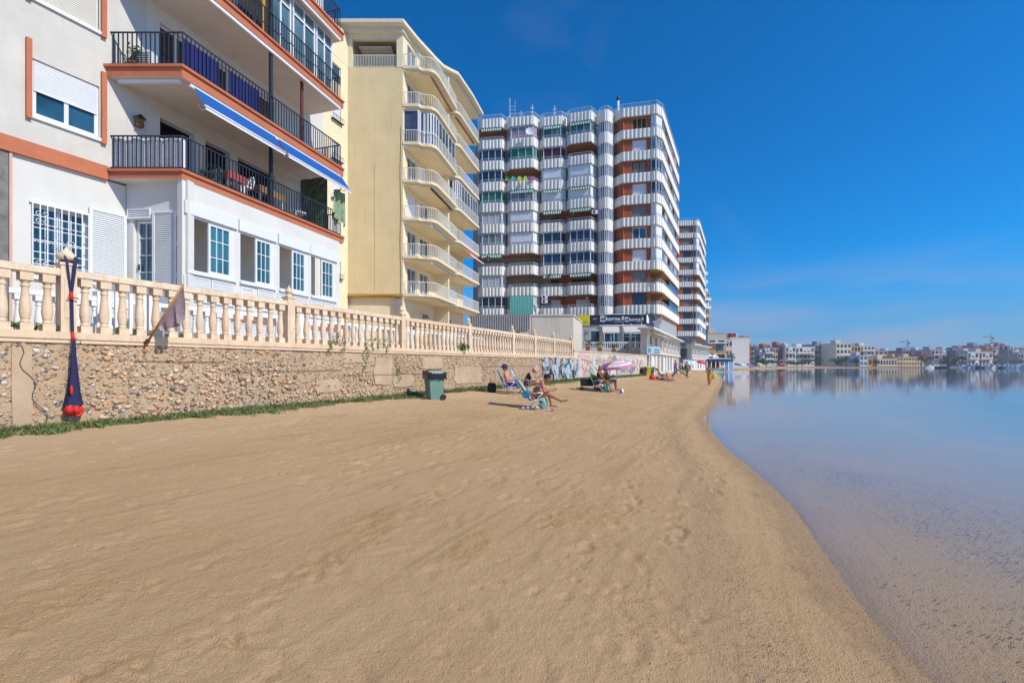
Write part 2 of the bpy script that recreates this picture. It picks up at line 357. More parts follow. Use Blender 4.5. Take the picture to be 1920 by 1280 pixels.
hh=mth(t,'ADD',mth(t,'ADD',mth(t,'MULTIPLY',n3,.6),mth(t,'MULTIPLY',n4,.6)),mth(t,'ADD',mth(t,'MULTIPLY',n6,.35),mth(t,'MULTIPLY',n5,mth(t,'ADD',mth(t,'MULTIPLY',ap,.7),.5)))); hh=mth(t,'ADD',hh,mth(t,'MULTIPLY',trk,.30)); bump(t,b,hh,.95,.024)
sand=m
# build the ground sheet; its uneven surface carries two distances the sand's own colour follows
co=np.stack([XX,YY,ZZ],-1)
gnd=grid_mesh('beach',XX,YY,ZZ,sand)
a1=gnd.data.attributes.new('sd','FLOAT','POINT'); a1.data.foreach_set('value',SD.ravel().astype(np.float32))
a3=gnd.data.attributes.new('pm','FLOAT','POINT'); a3.data.foreach_set('value',pm.ravel().astype(np.float32))
a2=gnd.data.attributes.new('dw','FLOAT','POINT'); a2.data.foreach_set('value',((XX-(WX0+WT*YY))*.894).ravel().astype(np.float32))
gnd['kind']='structure'
# water
m,t,b=newmat('water'); t.nodes.remove(b); out=t.nodes['Material Output']
gl=N(t,'ShaderNodeBsdfGlossy'); gl.inputs['Roughness'].default_value=.035; gl.inputs['Color'].default_value=(.95,.97,1,1)
tr=N(t,'ShaderNodeBsdfTransparent'); tr.inputs['Color'].default_value=(.95,.96,.97,1); fz=N(t,'ShaderNodeLayerWeight'); fz.inputs['Blend'].default_value=.5
ms=N(t,'ShaderNodeMixShader'); bp=N(t,'ShaderNodeBump'); bp.inputs['Strength'].default_value=.20; bp.inputs['Distance'].default_value=.010
w1=noise(t,mapping(t,(3.2,9,1),(0,0,-.35)),1.0,4,.6,.4); w2=noise(t,mapping(t,(.22,.9,1),(0,0,-.25)),1.0,4,.55,.3)
t.links.new(mth(t,'ADD',mth(t,'MULTIPLY',w1,.35),mth(t,'MULTIPLY',w2,2.2)),bp.inputs['Height'])
for q in (gl,fz): t.links.new(bp.outputs[0],q.inputs['Normal'])
t.links.new(mth(t,'ADD',mth(t,'MULTIPLY',mth(t,'POWER',fz.outputs['Facing'],5.0),.98),.02),ms.inputs[0]); t.links.new(tr.outputs[0],ms.inputs[1]); t.links.new(gl.outputs[0],ms.inputs[2]); t.links.new(ms.outputs[0],out.inputs['Surface'])
wy=np.concatenate([np.linspace(-14,230,80),[300,3000]]); wxs=np.interp(wy,SHY,SHX)-1.0
wc=np.array([0,1,2,4,8,20,60,200,800,2600.]); WXm=wxs[:,None]+wc[None,:]; WYm=np.repeat(wy[:,None],len(wc),1)
sea=grid_mesh('sea_water',WXm,WYm,np.zeros_like(WXm),m); sea['kind']='structure'
# ---------------------------------------------------------------- sea wall
WF=Fr(WX0,0,WT,1)
def wt(Y): return Y/.8944
m,t,b=newmat('pebble_concrete'); b.inputs['Roughness'].default_value=.9; b.inputs['Specular IOR Level'].default_value=.2
v=mapping(t); n1=noise(t,v,.7,4,.6); nf=noise(t,v,30,4,.65)
c=ramp(t,n1,[(.3,(.43,.29,.17)),(.55,(.53,.37,.225)),(.75,(.46,.33,.22))]); c=mixc(t,rng_(t,nf,.4,.75,0,.3),c,(.33,.22,.14))
warp=N(t,'ShaderNodeVectorMath',operation='ADD'); t.links.new(v,warp.inputs[0]); nn=N(t,'ShaderNodeTexNoise'); nn.inputs['Scale'].default_value=9; t.links.new(v,nn.inputs['Vector'])
sc=N(t,'ShaderNodeVectorMath',operation='SCALE'); sc.inputs[3].default_value=.06; t.links.new(nn.outputs['Color'],sc.inputs[0]); t.links.new(sc.outputs[0],warp.inputs[1])
hs_=[]
for scale,th,den in ((10,.42,.72),(21,.44,.8)):
    vo=N(t,'ShaderNodeTexVoronoi'); vo.inputs['Scale'].default_value=scale; t.links.new(warp.outputs[0],vo.inputs['Vector'])
    sx=N(t,'ShaderNodeSeparateColor'); t.links.new(vo.outputs['Color'],sx.inputs[0])
    ins=mth(t,'MULTIPLY',mth(t,'LESS_THAN',vo.outputs['Distance'],th),mth(t,'LESS_THAN',sx.outputs[0],den))
    pc=ramp(t,sx.outputs[1],[(0,(.60,.50,.38)),(.16,(.62,.42,.27)),(.34,(.48,.42,.35)),(.5,(.72,.66,.56)),(.63,(.50,.28,.16)),(.76,(.22,.21,.20)),(.88,(.40,.33,.25)),(1,(.12,.11,.11))])
    c=mixc(t,ins,c,pc); edge=mth(t,'MULTIPLY',mth(t,'MULTIPLY',mth(t,'GREATER_THAN',vo.outputs['Distance'],th-.07),ins),.75); c=mixc(t,edge,c,(.20,.14,.09))
    hs_.append(mth(t,'MULTIPLY',ins,mth(t,'SUBTRACT',th+.1,vo.outputs['Distance'])))
t.links.new(c,b.inputs['Base Color']); bump(t,b,mth(t,'ADD',mth(t,'ADD',mth(t,'MULTIPLY',hs_[0],1.6),hs_[1]),mth(t,'MULTIPLY',nf,.25)),.9,.05)
peb=m
SAL=M('cast_stone',(.74,.60,.44),.75,.12,4,60,.25,streak=.45,dirt=(.44,.25,.12))
_t=SAL.node_tree; _b=_t.nodes['Principled BSDF']; _c=_b.inputs['Base Color'].links[0].from_socket; _oi=_t.nodes.new('ShaderNodeObjectInfo')
_c=mixc(_t,rng_(_t,_oi.outputs['Random'],.35,1,0,.6),_c,(.68,.46,.28)); _c=mixc(_t,rng_(_t,noise(_t,mapping(_t,(6,6,2.2)),2.2,5,.7),.5,.72,0,.55),_c,(.50,.30,.16)); _t.links.new(_c,_b.inputs['Base Color'])
CONC=M('mortar_patch',(.49,.355,.235),.9,.14,3,35,.5)
walls=thing('sea_wall','long pebble studded concrete retaining wall holding up the terraces above the sand','retaining wall',WF.p(wt(6),0,0))
# the wall body: an uneven face, as a fine grid
tt=np.concatenate([np.linspace(-14,wt(5.2),14),np.arange(wt(5.25),wt(29.2),.045)]); zz=np.linspace(.35,2.09,44)
T,Zg=np.meshgrid(tt,zz,indexing='ij'); O=.035*fbm(T*.9,Zg*.9,3,2)+.035*fbm(T*5,Zg*5,3,8)+.02*fbm(T*14,Zg*14,2,12)
gx=WF.x+WF.dx*T+WF.nx*O; gy=WF.y+WF.dy*T+WF.ny*O
wb=grid_mesh('wall_face',gx[::-1]-WF.p(wt(6),0,0)[0],gy[::-1]-WF.p(wt(6),0,0)[1],Zg[::-1],peb); wb.parent=walls; ORG[wb.name]=ORG[walls.name]
q=MB(); q.box(WF,-14,wt(29.2),-.30,-.06,.2,2.09); q.build('wall_core',CONC,walls)
q=MB(); q.box(WF,-14,wt(29.2),-.27,.055,2.091,2.20); q.box(WF,-14,wt(29.2),-.2,.035,2.03,2.092); q.build('coping',SAL,walls)
# stones set in the face (past counting)
cols=[(.60,.43,.27),(.55,.33,.18),(.44,.32,.21),(.64,.50,.35),(.40,.20,.11),(.22,.17,.13)]
sm=[M('stone_%d'%i,c_,.8,.2,12,40,.3) for i,c_ in enumerate(cols)]
q=MB(); r2=random.Random(3)
for k in range(4600):
    Y=4.5+22*r2.random()**1.4; tq=wt(Y); z=r2.uniform(.62,2.0)
    if vnoise(np.array([tq*.8]),np.array([z*1.2]),55)[0]<.34: continue
    a=r2.choice((.014,.018,.022,.028,.034,.05))*r2.uniform(.8,1.25)*(1 if Y<13 else .8); e=r2.uniform(.55,.9); an=r2.uniform(-.6,.6); mi=r2.choices(range(6),(5,5,4,3,2,2))[0]; k0=len(q.v)
    for i in range(5):
        ph=math.pi*(.12+.76*i/4)-math.pi/2
        for j in range(7):
            th=2*math.pi*j/7; rr=math.cos(ph)*a*r2.uniform(.85,1.1); u_,w_=math.cos(th)*rr,math.sin(th)*rr*e
            q.v.append(WF.p(tq+u_*math.cos(an)-w_*math.sin(an), math.sin(ph)*a*.5+.012, z+u_*math.sin(an)+w_*math.cos(an)))
    for i in range(4):
        for j in range(7):
            A=k0+i*7+j; B=k0+i*7+(j+1)%7; q.f.append((A,B,B+7,A+7)); q.m.append(mi); q.s.append(True)
    q.f.append(tuple(k0+28+j for j in range(7))); q.m.append(mi); q.s.append(True)
so_=q.build('embedded_stones',sm,walls); so_['kind']='stuff'
# smooth mortar repairs and a crack
for (xa,xb,za,zb) in ((590,640,1.0,1.32),(640,700,1.75,2.0),(700,735,1.1,1.9),(735,775,1.0,1.4),(790,830,1.55,1.95),(850,905,.95,1.62),(20,62,.72,2.0)):
    ta,tb=WF.t_at(xa),WF.t_at(xb); q=MB(); n=16; ring=[]
    for i in range(n):
        an=2*math.pi*i/n; cx_,cz_=math.cos(an),math.sin(an); k_=max(abs(cx_),abs(cz_))**.8
        ring.append(((ta+tb)/2+(tb-ta)/2*cx_/k_*r2.uniform(.85,1.05),(za+zb)/2+(zb-za)/2*cz_/k_*r2.uniform(.88,1.05)))
    q.prism(ring,-.04,.022,fn=lambda a,b_,z:WF.p(a,z,b_)); q.build('mortar_patch',CONC,walls)
DK=M('dark_crack',(.10,.065,.04),.95,.1)
q=MB(); pts=[]
tc0=WF.t_at(28)
for i in range(16): pts.append(WF.p(tc0+.05*math.sin(i*1.1)+i*.022,.026,2.04-i*.085))
q.tube(pts,.006,5); q.build('crack',DK,walls)
for (xa,xb,z) in ((430,640,1.55),(640,800,1.40),(905,1000,1.62),(250,420,1.75)):
    q=MB(); q.tube([WF.p(WF.t_at(xa)+(WF.t_at(xb)-WF.t_at(xa))*i/8,.028,z+r2.uniform(-.008,.008)) for i in range(9)],.006,4); q.build('joint_line',DK,walls)
# spray-painted graffiti at the far end
GR=[M('spray_pale',(.36,.41,.47),.8,.22,5),M('spray_dark',(.10,.12,.16),.8,.1),M('spray_teal',(.22,.46,.50),.8,.1),M('spray_pink',(.62,.20,.28),.8,.12),M('spray_orange',(.65,.30,.06),.8,.1),M('spray_white',(.52,.55,.57),.8,.14,5)]
def blob(q, t0, z0, rt, rz, m, o, n=18, sq=1., seed=0, wob=.12, rot=0):
    r3=random.Random(seed); ring=[]
    ph=[r3.uniform(0,6) for _ in range(3)]
    for i in range(n):
        an=2*math.pi*i/n; k=1+wob*math.sin(2*an+ph[0])+wob*.7*math.sin(3*an+ph[1]); a_,b_=rt*k*math.cos(an),rz*k*math.sin(an)
        ring.append((t0+a_*math.cos(rot)-b_*math.sin(rot), z0+a_*math.sin(rot)+b_*math.cos(rot)))
    q.prism(ring,o-.002,o,m,fn=lambda a,b_,z:WF.p(a,z,b_))
q=MB(); gt=WF.t_at
spots=[(1022,1.75,.50,.34,.1),(1024,1.05,.26,.40,0),(1044,1.80,.34,.36,.4),(1042,1.15,.42,.45,.2),(1056,1.55,.45,.60,-.2),(1064,1.2,.50,.50,.3),(1070,1.75,.50,.36,-.3),(1078,1.25,.42,.52,.1),(1036,1.45,.40,.30,0),(1083,1.65,.3,.35,0)]
for k,(x,z,a,c_,ro) in enumerate(spots): blob(q,gt(x),z,a*1.05,c_*1.05,1,.050+k*.0021,seed=k,rot=ro)
for k,(x,z,a,c_,ro) in enumerate(spots): blob(q,gt(x),z,a*.97,c_*.98,0,.0715+k*.0021,seed=k,rot=ro)
for k,(x,z,a,c_,m_) in enumerate(((1024,1.52,.34,.12,1),(1031,1.62,.12,.10,2),(1046,1.3,.10,.28,1),(1060,1.72,.12,.20,2),(1070,1.1,.09,.26,1),(1056,1.05,.10,.22,1),(1073,1.98,.22,.07,4),(1062,1.98,.10,.07,4),(1020,1.02,.08,.30,1),(1079,1.45,.07,.24,1),(1052,1.9,.07,.16,1),(1067,1.6,.06,.2,1))): blob(q,gt(x),z,a,c_,m_,.104+k*.0021,seed=40+k,wob=.22,rot=.3*math.sin(k*2))
for k in range(34):
    x0_=r2.uniform(1012,1084); t0_=gt(x0_); z0_=r2.uniform(.95,1.95); n_=r2.randint(5,9); ph_=r2.uniform(0,6); am=r2.uniform(.06,.2)
    q.tube([WF.p(t0_+am*math.sin(ph_+i*.8),.125,min(2.05,z0_+i*.06*(1 if k%2 else -1)+.0)) if .72<z0_+i*.06*(1 if k%2 else -1) else WF.p(t0_,.125,.75) for i in range(n_)],r2.uniform(.012,.03),4,r2.choice((1,1,1,5,2)))
q.build('graffiti',GR,walls)
# grass along the foot of the wall
def blades(name, n, fn, mats, label, cat, hmin=.04, hmax=.13, seed=1):
    r=np.random.default_rng(seed); V=[];Fc=[];Mi=[]; k=0
    for i in range(n):
        p=fn(r)
        if p is None: continue
        x,y,z,s=p; h=r.uniform(hmin,hmax)*s; a=r.uniform(0,6.28); wd=.006+.006*r.random(); lx,ly=r.normal(0,.5,2)*h
        dx,dy=math.cos(a)*wd,math.sin(a)*wd
        V+=[(x-dx,y-dy,z-.01),(x+dx,y+dy,z-.01),(x+dx*.6+lx*.5,y+dy*.6+ly*.5,z+h*.65),(x+lx,y+ly,z+h)]; Fc+=[(k,k+1,k+2),(k,k+2,k+3)]; mi=int(r.integers(0,len(mats))); Mi+=[mi,mi]; k+=4
    me=bpy.data.meshes.new(name); me.from_pydata(V,[],Fc)
    for q_ in mats: me.materials.append(q_)
    me.polygons.foreach_set('material_index',Mi); o=bpy.data.objects.new(name,me); COL.objects.link(o); tag(o,label,cat,None,'stuff'); return o
GM=[M('grass_a',(.13,.19,.055),.8,.3,8),M('grass_b',(.19,.25,.08),.8,.3,8),M('grass_c',(.08,.13,.04),.8,.3,8),M('grass_dry',(.30,.22,.10),.9,.2,8)]
def strip_fn(r):
    Y=5.2+40*r.random()**1.75
    tq=wt(Y); wd=.17+.10*math.sin(tq*1.3)+.06*math.sin(tq*4.1+1)+.05*math.sin(tq*11)
    if vnoise(np.array([tq*2.6]),np.array([3.3]),8)[0]<.22: wd*=.45
    if 8.0<Y<8.65: wd*=.35
    if Y>19: wd=.38+.1*math.sin(tq*2)
    wd=max(wd,.05)
    o=.03+abs(r.normal(0,1))*wd*.75
    if o>wd*2.6: return None
    x,y,_=WF.p(tq,o,0); return x,y,gz(x,y)+.01,(1.15 if o<wd*.7 else .7)*(1 if Y<14 else 1.15)
blades('grass',40000,strip_fn,GM[:3]+GM[:1]+[GM[3]],'low green grass growing along the foot of the pebble wall','grass')
# the terraces behind the wall
q=MB(); q.prism([(-60,-14),WF.p(-14,-.25,0)[:2],WF.p(wt(30),-.25,0)[:2],(10,60),(-60,60)],1.2,2.12)
te=q.build('terrace_ground',M('terrace_tiles',(.42,.30,.22),.8,.15,2,20,.2)); te['kind']='structure'
# ---------------------------------------------------------------- balustrades
def baluster(mb,x,y,z0,h,fr,w=.15,n=12):
    mb_=mb; a=w/2
    def blk(z0_,z1_,k=1.0):
        c=[(x+fr.dx*i*a*k+fr.nx*j*a*k,y+fr.dy*i*a*k+fr.ny*j*a*k) for i,j in ((-1,-1),(-1,1),(1,1),(1,-1))]; mb_.prism(c[::-1] if False else c,z0_,z1_)
    blk(z0,z0+.13*h); blk(z0+.865*h,z0+h)
    s=w/.15; pr=[(.052,.13),(.060,.145),(.060,.165),(.050,.18),(.047,.20),(.060,.215),(.058,.235),(.066,.28),(.071,.33),(.068,.40),(.058,.52),(.047,.64),(.042,.73),(.043,.75),(.056,.765),(.056,.785),(.044,.80),(.044,.82),(.058,.84),(.066,.865)]
    mb_.lathe(x,y,[(r*s,z0+k*h) for r,k in pr],n)
def finial(mb,x,y,z,s=1,pointed=False):
    pr=[(.055,0),(.05,.025),(.062,.04),(.105,.055),(.122,.085),(.118,.12),(.09,.16),(.055,.195),(.03,.215),(.018,.24),(.004,.262)] if not pointed else [(.09,0),(.085,.03),(.05,.05),(.045,.07),(.075,.09),(.085,.12),(.07,.16),(.04,.2),(.018,.24),(.003,.275)]
    mb.lathe(x,y,[(r*s,z+k*s) for r,k in pr],14)
bal=thing('balustrade','cream cast stone balustrade with turned balusters and finialled posts on top of the pebble wall','balustrade',WF.p(wt(7.05),-.11,2.2))
postY=[7.05,10.56,14.1,17.6,21.0,23.25,25.65,28.4]; PO=-.10
first=None; nb=0
for k,Y in enumerate(postY):
    q=MB(); tq=wt(Y); q.box(WF,tq-.095,tq+.095,PO-.095,PO+.095,2.20,3.235); q.box(WF,tq-.11,tq+.11,PO-.11,PO+.11,3.2355,3.275)
    q.box(WF,tq-.055,tq+.055,PO+.096,PO+.103,2.42,3.02)
    p=q.build('post',SAL,bal); q=MB(); finial(q,*WF.p(tq,PO,0)[:2],3.2755,1,pointed=(k>0)); q.build('finial',SAL,p)
ends=[4.3]+postY
for k in range(len(ends)-1):
    ta,tb=wt(ends[k]),wt(ends[k+1]); q=MB()
    q.box(WF,ta+.096,tb-.096,PO-.085,PO+.085,3.072,3.175); q.box(WF,ta+.096,tb-.096,PO-.065,PO+.065,3.055,3.0715); q.build('handrail',SAL,bal)
    n=max(9,round((tb-ta-.2)/.232)); n = 15 if 0<k<5 else n
    if k>=6: n=10
    for i in range(n):
        tq=ta+.1+(tb-ta-.2)*(i+.5)/n; x,y,_=WF.p(tq,PO,0)
        if first is None:
            q=MB(); baluster(q,x,y,2.2,.855,WF,.145); first=q.build('baluster',SAL,bal); fx,fy=x,y
        else:
            c=first.copy(); COL.objects.link(c); c.parent=bal; c.location=(x-fx,y-fy,0)
WP=M('white_paint',(.80,.80,.78),.55,.06,3,20,.1,streak=.12,dirt=(.5,.45,.38))
ib=thing('inner_balustrade','white painted balustrade of the villa terrace seen through the cream balusters','balustrade',WF.p(wt(9),-1.9,2.12))
IO=-1.9; ia,ibb=WF.t_at(14,IO),WF.t_at(905,IO); q=MB(); q.box(WF,ia,ibb,IO-.07,IO+.07,2.93,3.02); q.build('handrail',WP,ib); q=MB(); q.box(WF,ia,ibb,IO-.08,IO+.08,2.121,2.2); q.build('plinth',WP,ib)
f2=None; n=int((ibb-ia)/.26); n=min(n,95)
for i in range(n):
    tq=ia+(ibb-ia)*(i+.5)/n; x,y,_=WF.p(tq,IO,0)
    if f2 is None: q=MB(); baluster(q,x,y,2.2,.728,WF,.13,8); f2=q.build('baluster',WP,ib); hx,hy=x,y
    else: c=f2.copy(); COL.objects.link(c); c.parent=ib; c.location=(x-hx,y-hy,0)
for px in (190,560,830,862):
    tq=WF.t_at(px,IO); q=MB(); q.box(WF,tq-.1,tq+.1,IO-.1,IO+.1,2.2,3.12); p=q.build('post',WP,ib); q=MB(); finial(q,*WF.p(tq,IO,0)[:2],3.1205,.95); q.build('finial',WP,p)
# ---------------------------------------------------------------- villa block: white render, terracotta bands
WALLW=M('white_render',(.62,.585,.53),.85,.09,1.0,60,.3,streak=.40,dirt=(.52,.46,.38))
WHT=M('white_lower_render',(.68,.66,.62),.8,.06,1.0,60,.2,streak=.26,dirt=(.6,.56,.5))
TER=M('terracotta_paint',(.50,.155,.075),.75,.10,2.5,40,.15,streak=.15)
ALU=M('white_aluminium',(.73,.74,.76),.4,.03,3,streak=.05)
IRON=M('navy_iron',(.022,.028,.045),.5,.15)
GLS=glass('window_glass',(.03,.10,.16),.05,.5)
GLT=glass('teal_glass',(.03,.13,.17),.05,.45)
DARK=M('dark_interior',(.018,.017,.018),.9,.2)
INT=M('room_interior',(.80,.76,.70),.9,.06)
SOF=M('soffit_paint',(.66,.63,.58),.9,.06,1.5,40,.1,streak=.1)
STO=M('grey_stone_cladding',(.20,.19,.175),.85,.3,5,30,.6)
BLU=M('blue_canvas',(.004,.012,.15),.8,.12,5,80,.2)
AWB=M('blue_awning',(.002,.085,.33),.75,.06,2)
GRY=M('grey_canvas',(.78,.77,.76),.8,.08,4)
TILE=M('balcony_tile',(.42,.26,.18),.7,.1)
def louvre(q, fr, t0,t1,o,z0,z1,m=0,step=.06,fw=.06,th=.04):
    "a framed louvred shutter: frame and real tilted slats"
    q.box(fr,t0,t0+fw,o,o+th,z0,z1,m); q.box(fr,t1-fw,t1,o,o+th,z0,z1,m); q.box(fr,t0+fw,t1-fw,o,o+th,z1-fw,z1,m); q.box(fr,t0+fw,t1-fw,o,o+th,z0,z0+fw,m)
    n=int((z1-z0-2*fw)/step)
    for i in range(n):
        z=z0+fw+(z1-z0-2*fw)*i/n; p=fr.p; h=step*.92
        q.hexa([p(t0+fw,o+th*.8,z),p(t1-fw,o+th*.8,z),p(t1-fw,o+th*.6,z),p(t0+fw,o+th*.6,z),p(t0+fw,o+th*.25,z+h),p(t1-fw,o+th*.25,z+h),p(t1-fw,o+.002,z+h),p(t0+fw,o+.002,z+h)],m)
def wall_open(q, fr, t0,t1,z0,z1, ops, o=0, th=.25, m=0):
    "a wall slab with rectangular openings (t0,t1,z0,z1)"
    ts=sorted({t0,t1,*[a for p in ops for a in p[:2]]}); zs=sorted({z0,z1,*[a for p in ops for a in p[2:4]]})
    for i in range(len(ts)-1):
        run=None
        for j in range(len(zs)-1):
            tc_,zc=(ts[i]+ts[i+1])/2,(zs[j]+zs[j+1])/2; solid=not any(p[0]<tc_<p[1] and p[2]<zc<p[3] for p in ops)
            if solid: run=[zs[j],zs[j+1]] if run is None else [run[0],zs[j+1]]
            if (not solid or j==len(zs)-2) and run: q.box(fr,ts[i],ts[i+1],o-th,o,run[0],run[1],m); run=None
def frame_win(name, fr, t0,t1,z0,z1,o, parent, mats, panes=2, fw=.05, grid=None, dep=.06, gl_m=1):
    "a window: outer frame with mullions, each pane a sub-part"
    q=MB(); q.box(fr,t0,t1,o-dep,o,z0,z0+fw); q.box(fr,t0,t1,o-dep,o,z1-fw,z1); q.box(fr,t0,t0+fw,o-dep,o,z0+fw,z1-fw); q.box(fr,t1-fw,t1,o-dep,o,z0+fw,z1-fw)
    w_=(t1-t0-fw)/panes
    for i in range(1,panes): tm=t0+fw/2+w_*i; q.box(fr,tm-fw/2,tm+fw/2,o-dep+.003,o-.003,z0+fw,z1-fw)
    if grid:
        ng,mg=grid
        for i in range(panes):
            a=t0+fw+w_*i; b_=a+w_-fw
            for k in range(1,ng): tm=a+(b_-a)*k/ng; q.box(fr,tm-.012,tm+.012,o-dep+.02,o-.01,z0+fw,z1-fw)
            for k in range(1,mg): zm=z0+(z1-z0)*k/mg; q.box(fr,a,b_,o-dep+.022,o-.012,zm-.012,zm+.012)
    f=q.build(name,mats[0],parent)
    for i in range(panes):
        a=t0+fw+w_*i; q=MB(); q.box(fr,a-.01,a+w_-fw+.01,o-dep+.01,o-dep+.018,z0+fw-.01,z1-fw+.01); q.build('pane',mats[1],f)
    return f
def bars(q, pts, z0, z1, gap=.11, w=.014, m=0, rail=.022, nx=.03):
    "vertical bar railing along a plan polyline (top rail, bottom rail, bars)"
    for (x0,y0),(x1,y1) in zip(pts[:-1],pts[1:]):
        f=Fr(x0,y0,x1-x0,y1-y0); L=math.hypot(x1-x0,y1-y0)
        q.box(f,-.01,L+.01,-nx/2,nx/2,z1-rail*1.6,z1,m); q.box(f,0,L,-w*.8,w*.8,z0+.06,z0+.085,m)
        n=max(1,int(L/gap))
        for i in range(n+1): t_=L*i/n; q.box(f,t_-w/2,t_+w/2,-w/2,w/2,z0,z1-rail*1.6,m)
def shutter(q, fr, t0,t1,o,z0,z1,m=0,step=.055):
    n=max(2,int((z1-z0)/step)); h=(z1-z0)/n; p=fr.p
    for i in range(n):
        a=z0+i*h; q.face([p(t0,o,a),p(t1,o,a),p(t1,o+.012,a+h*.25),p(t0,o+.012,a+h*.25)],m); q.face([p(t0,o+.012,a+h*.25),p(t1,o+.012,a+h*.25),p(t1,o+.012,a+h*.8),p(t0,o+.012,a+h*.8)],m); q.face([p(t0,o+.012,a+h*.8),p(t1,o+.012,a+h*.8),p(t1,o,a+h),p(t0,o,a+h)],m)
V=thing('apartment_building','low white apartment block with terracotta bands, iron balconies and blue awnings, nearest the camera','building',(-9.3,12.8,2.12))
FV=Fr(-9.3,12.8,.2965,1)                 # projecting front
FL=Fr(-17.84,0,.5,1)                     # left wall
FA=Fr(-11.44,12.8,1,0)                   # end facet facing the camera
tF=lambda x,o=0:FV.t_at(x,o); tL=lambda x,o=0:FL.t_at(x,o)
CL=FL.t_at(237); CL2=FL.t_at(276); C0=FL.t_at(200)
TE=FV.t_at(637)
FB=Fr(FL.p(CL2,0,0)[0],FL.p(CL2,0,0)[1],.2965,1)   # recessed back wall of the balconies
TB=FB.t_at(606)
# left wall
q=MB(); wins=[(tL(60),tL(186),8.0,9.44),(tL(60),tL(186),10.98,12.42),(tL(60),tL(186),13.9,15.3)]
wall_open(q,FL,-2,CL2,7.27,22,wins,0,.3,0); q.build('wall',[WALLW],V)
q=MB(); wall_open(q,FL,-2,CL,2.12,6.89,[(tL(60),tL(165),3.95,5.78)],-.02,.3,0); q.build('wall',[WHT],V)
q=MB(); q.box(FL,-2,tL(15),-.0199,.03,2.12,6.86); q.build('stone_cladding',STO,V)
q=MB(); q.box(FL,tL(15)+.01,tL(22),-.0199,.045,2.12,6.89); q.build('pilaster',M('pink_trim',(.62,.40,.30),.8,.08),V)
q=MB(); q.box(FL,-2,C0,-.0199,.085,6.89,7.27); q.build('terracotta_band',TER,V)
for k,(a,b_,c_,d) in enumerate(wins):
    q=MB(); q.box(FL,tL(47),tL(58),.001,.09,c_-.13,d+.43); q.build('pilaster',TER,V); q=MB(); q.box(FL,tL(188.5),tL(198),.001,.09,c_-.13,d+.43); q.build('pilaster',TER,V)
    q=MB(); q.box(FL,a-.06,b_+.03,-.08,.06,c_-.09,c_-.002); s=q.build('sill',ALU,V)
    if k==0:
        f=frame_win('window',FL,a,b_,c_,9.44,-.05,V,(ALU,GLS),2,.09); q=MB(); shutter(q,FL,a+.04,b_-.04,-.04,8.68,9.40); q.box(FL,a+.04,b_-.04,-.045,-.02,8.64,8.68); q.build('roller_shutter',ALU,f)
        q=MB()
        for tx,wd in ((a+.2,.14),(b_-.35,.16)):
            for i in range(4): q.box(FL,tx+i*wd/4,tx+(i+.6)*wd/4,-.098,-.093,c_+.1,8.66)
        q.build('curtain',M('sheer_curtain',(.30,.48,.55),.9,.1),f)
    else: f=frame_win('window',FL,a,b_,c_,d,-.09,V,(ALU,GLS),2,.07); q=MB(); shutter(q,FL,a+.04,b_-.04,-.06,c_+.05,d-.03); q.build('roller_shutter',M('cream_shutter',(.66,.62,.54),.6,.04),f)
# ground floor window with scrolled grille, louvred shutter folded open on the wall
a,b_=tL(60),tL(165); f=frame_win('window',FL,a,b_,3.95,5.78,-.16,V,(ALU,GLS),2,.07,grid=(2,4))
q=MB(); q.box(FL,a-.05,b_+.05,.0,.04,5.78,5.83); q.box(FL,a-.07,b_+.07,-.1,.06,3.86,3.949)
for i in range(9): tx=a+(b_-a)*i/8; q.box(FL,tx-.012,tx+.012,.03,.05,3.9,5.8)
for i in range(7): zx=3.95+1.83*i/6; q.box(FL,a,b_,.034,.046,zx-.01,zx+.01)
def scroll(q,fr,tc_,zc,s,o):
    for sg in (1,-1):
        for sh in (1,-1):
            pts=[]
            for i in range(13):
                an=i/12*math.pi*1.9; r_=s*(.10+.24*(1-i/12)); pts.append(fr.p(tc_+sg*(s*.38-r_*math.cos(an)*.9+.0),o,zc+sh*(s*.42+r_*math.sin(an))))
            q.tube(pts,.009,4)
scroll(q,FL,(a+b_)/2+.06,4.72,.34,.055); scroll(q,FL,a+.17,5.45,.20,.055); scroll(q,FL,a+.17,4.18,.20,.055)
q.build('window_grille',ALU,V)
q=MB(); louvre(q,FL,tL(166),tL(236),.012,3.9,6.02,0,.055,.07,.05); q.build('shutter',ALU,V)
# facet wall at ground floor: door and shutter
gx0,gy0,_=FL.p(CL,0,0); FG=Fr(gx0,gy0,-9.36-gx0,13.0-gy0); LG=math.hypot(-9.36-gx0,13.0-gy0)
tg=lambda x:FG.t_at(x)
q=MB(); wall_open(q,FG,0,LG,2.12,6.94,[(tg(250),tg(285),3.4,5.9)],0,.2); q.build('wall',[WHT],V)
q=MB(); louvre(q,FG,tg(240),tg(283),.004,5.92,6.2,0,.05,.03); q.build('vent_louvre',ALU,V)
f=frame_win('door',FG,tg(251),tg(284.5),3.4,5.88,-.1,V,(ALU,GLT),1,.07,grid=(2,5))
q=MB(); q.box(FG,tg(252)+.05,tg(252)+.08,-.0999,-.06,4.45,4.62); q.build('handle',IRON,f)
q=MB(); louvre(q,FG,tg(288),tg(333),.004,3.35,6.12,0,.055,.07,.05); q.build('shutter',ALU,V)
q=MB(); q.box(FG,LG-.02,LG+.16,-.12,.1,2.12,6.94); q.build('corner_post',WHT,V)
for zz_ in (5.95,5.1,4.2):
    q=MB(); q.box(FG,tg(334),tg(336),.04,.075,zz_,zz_+.14); q.build('hinge',ALU,V)
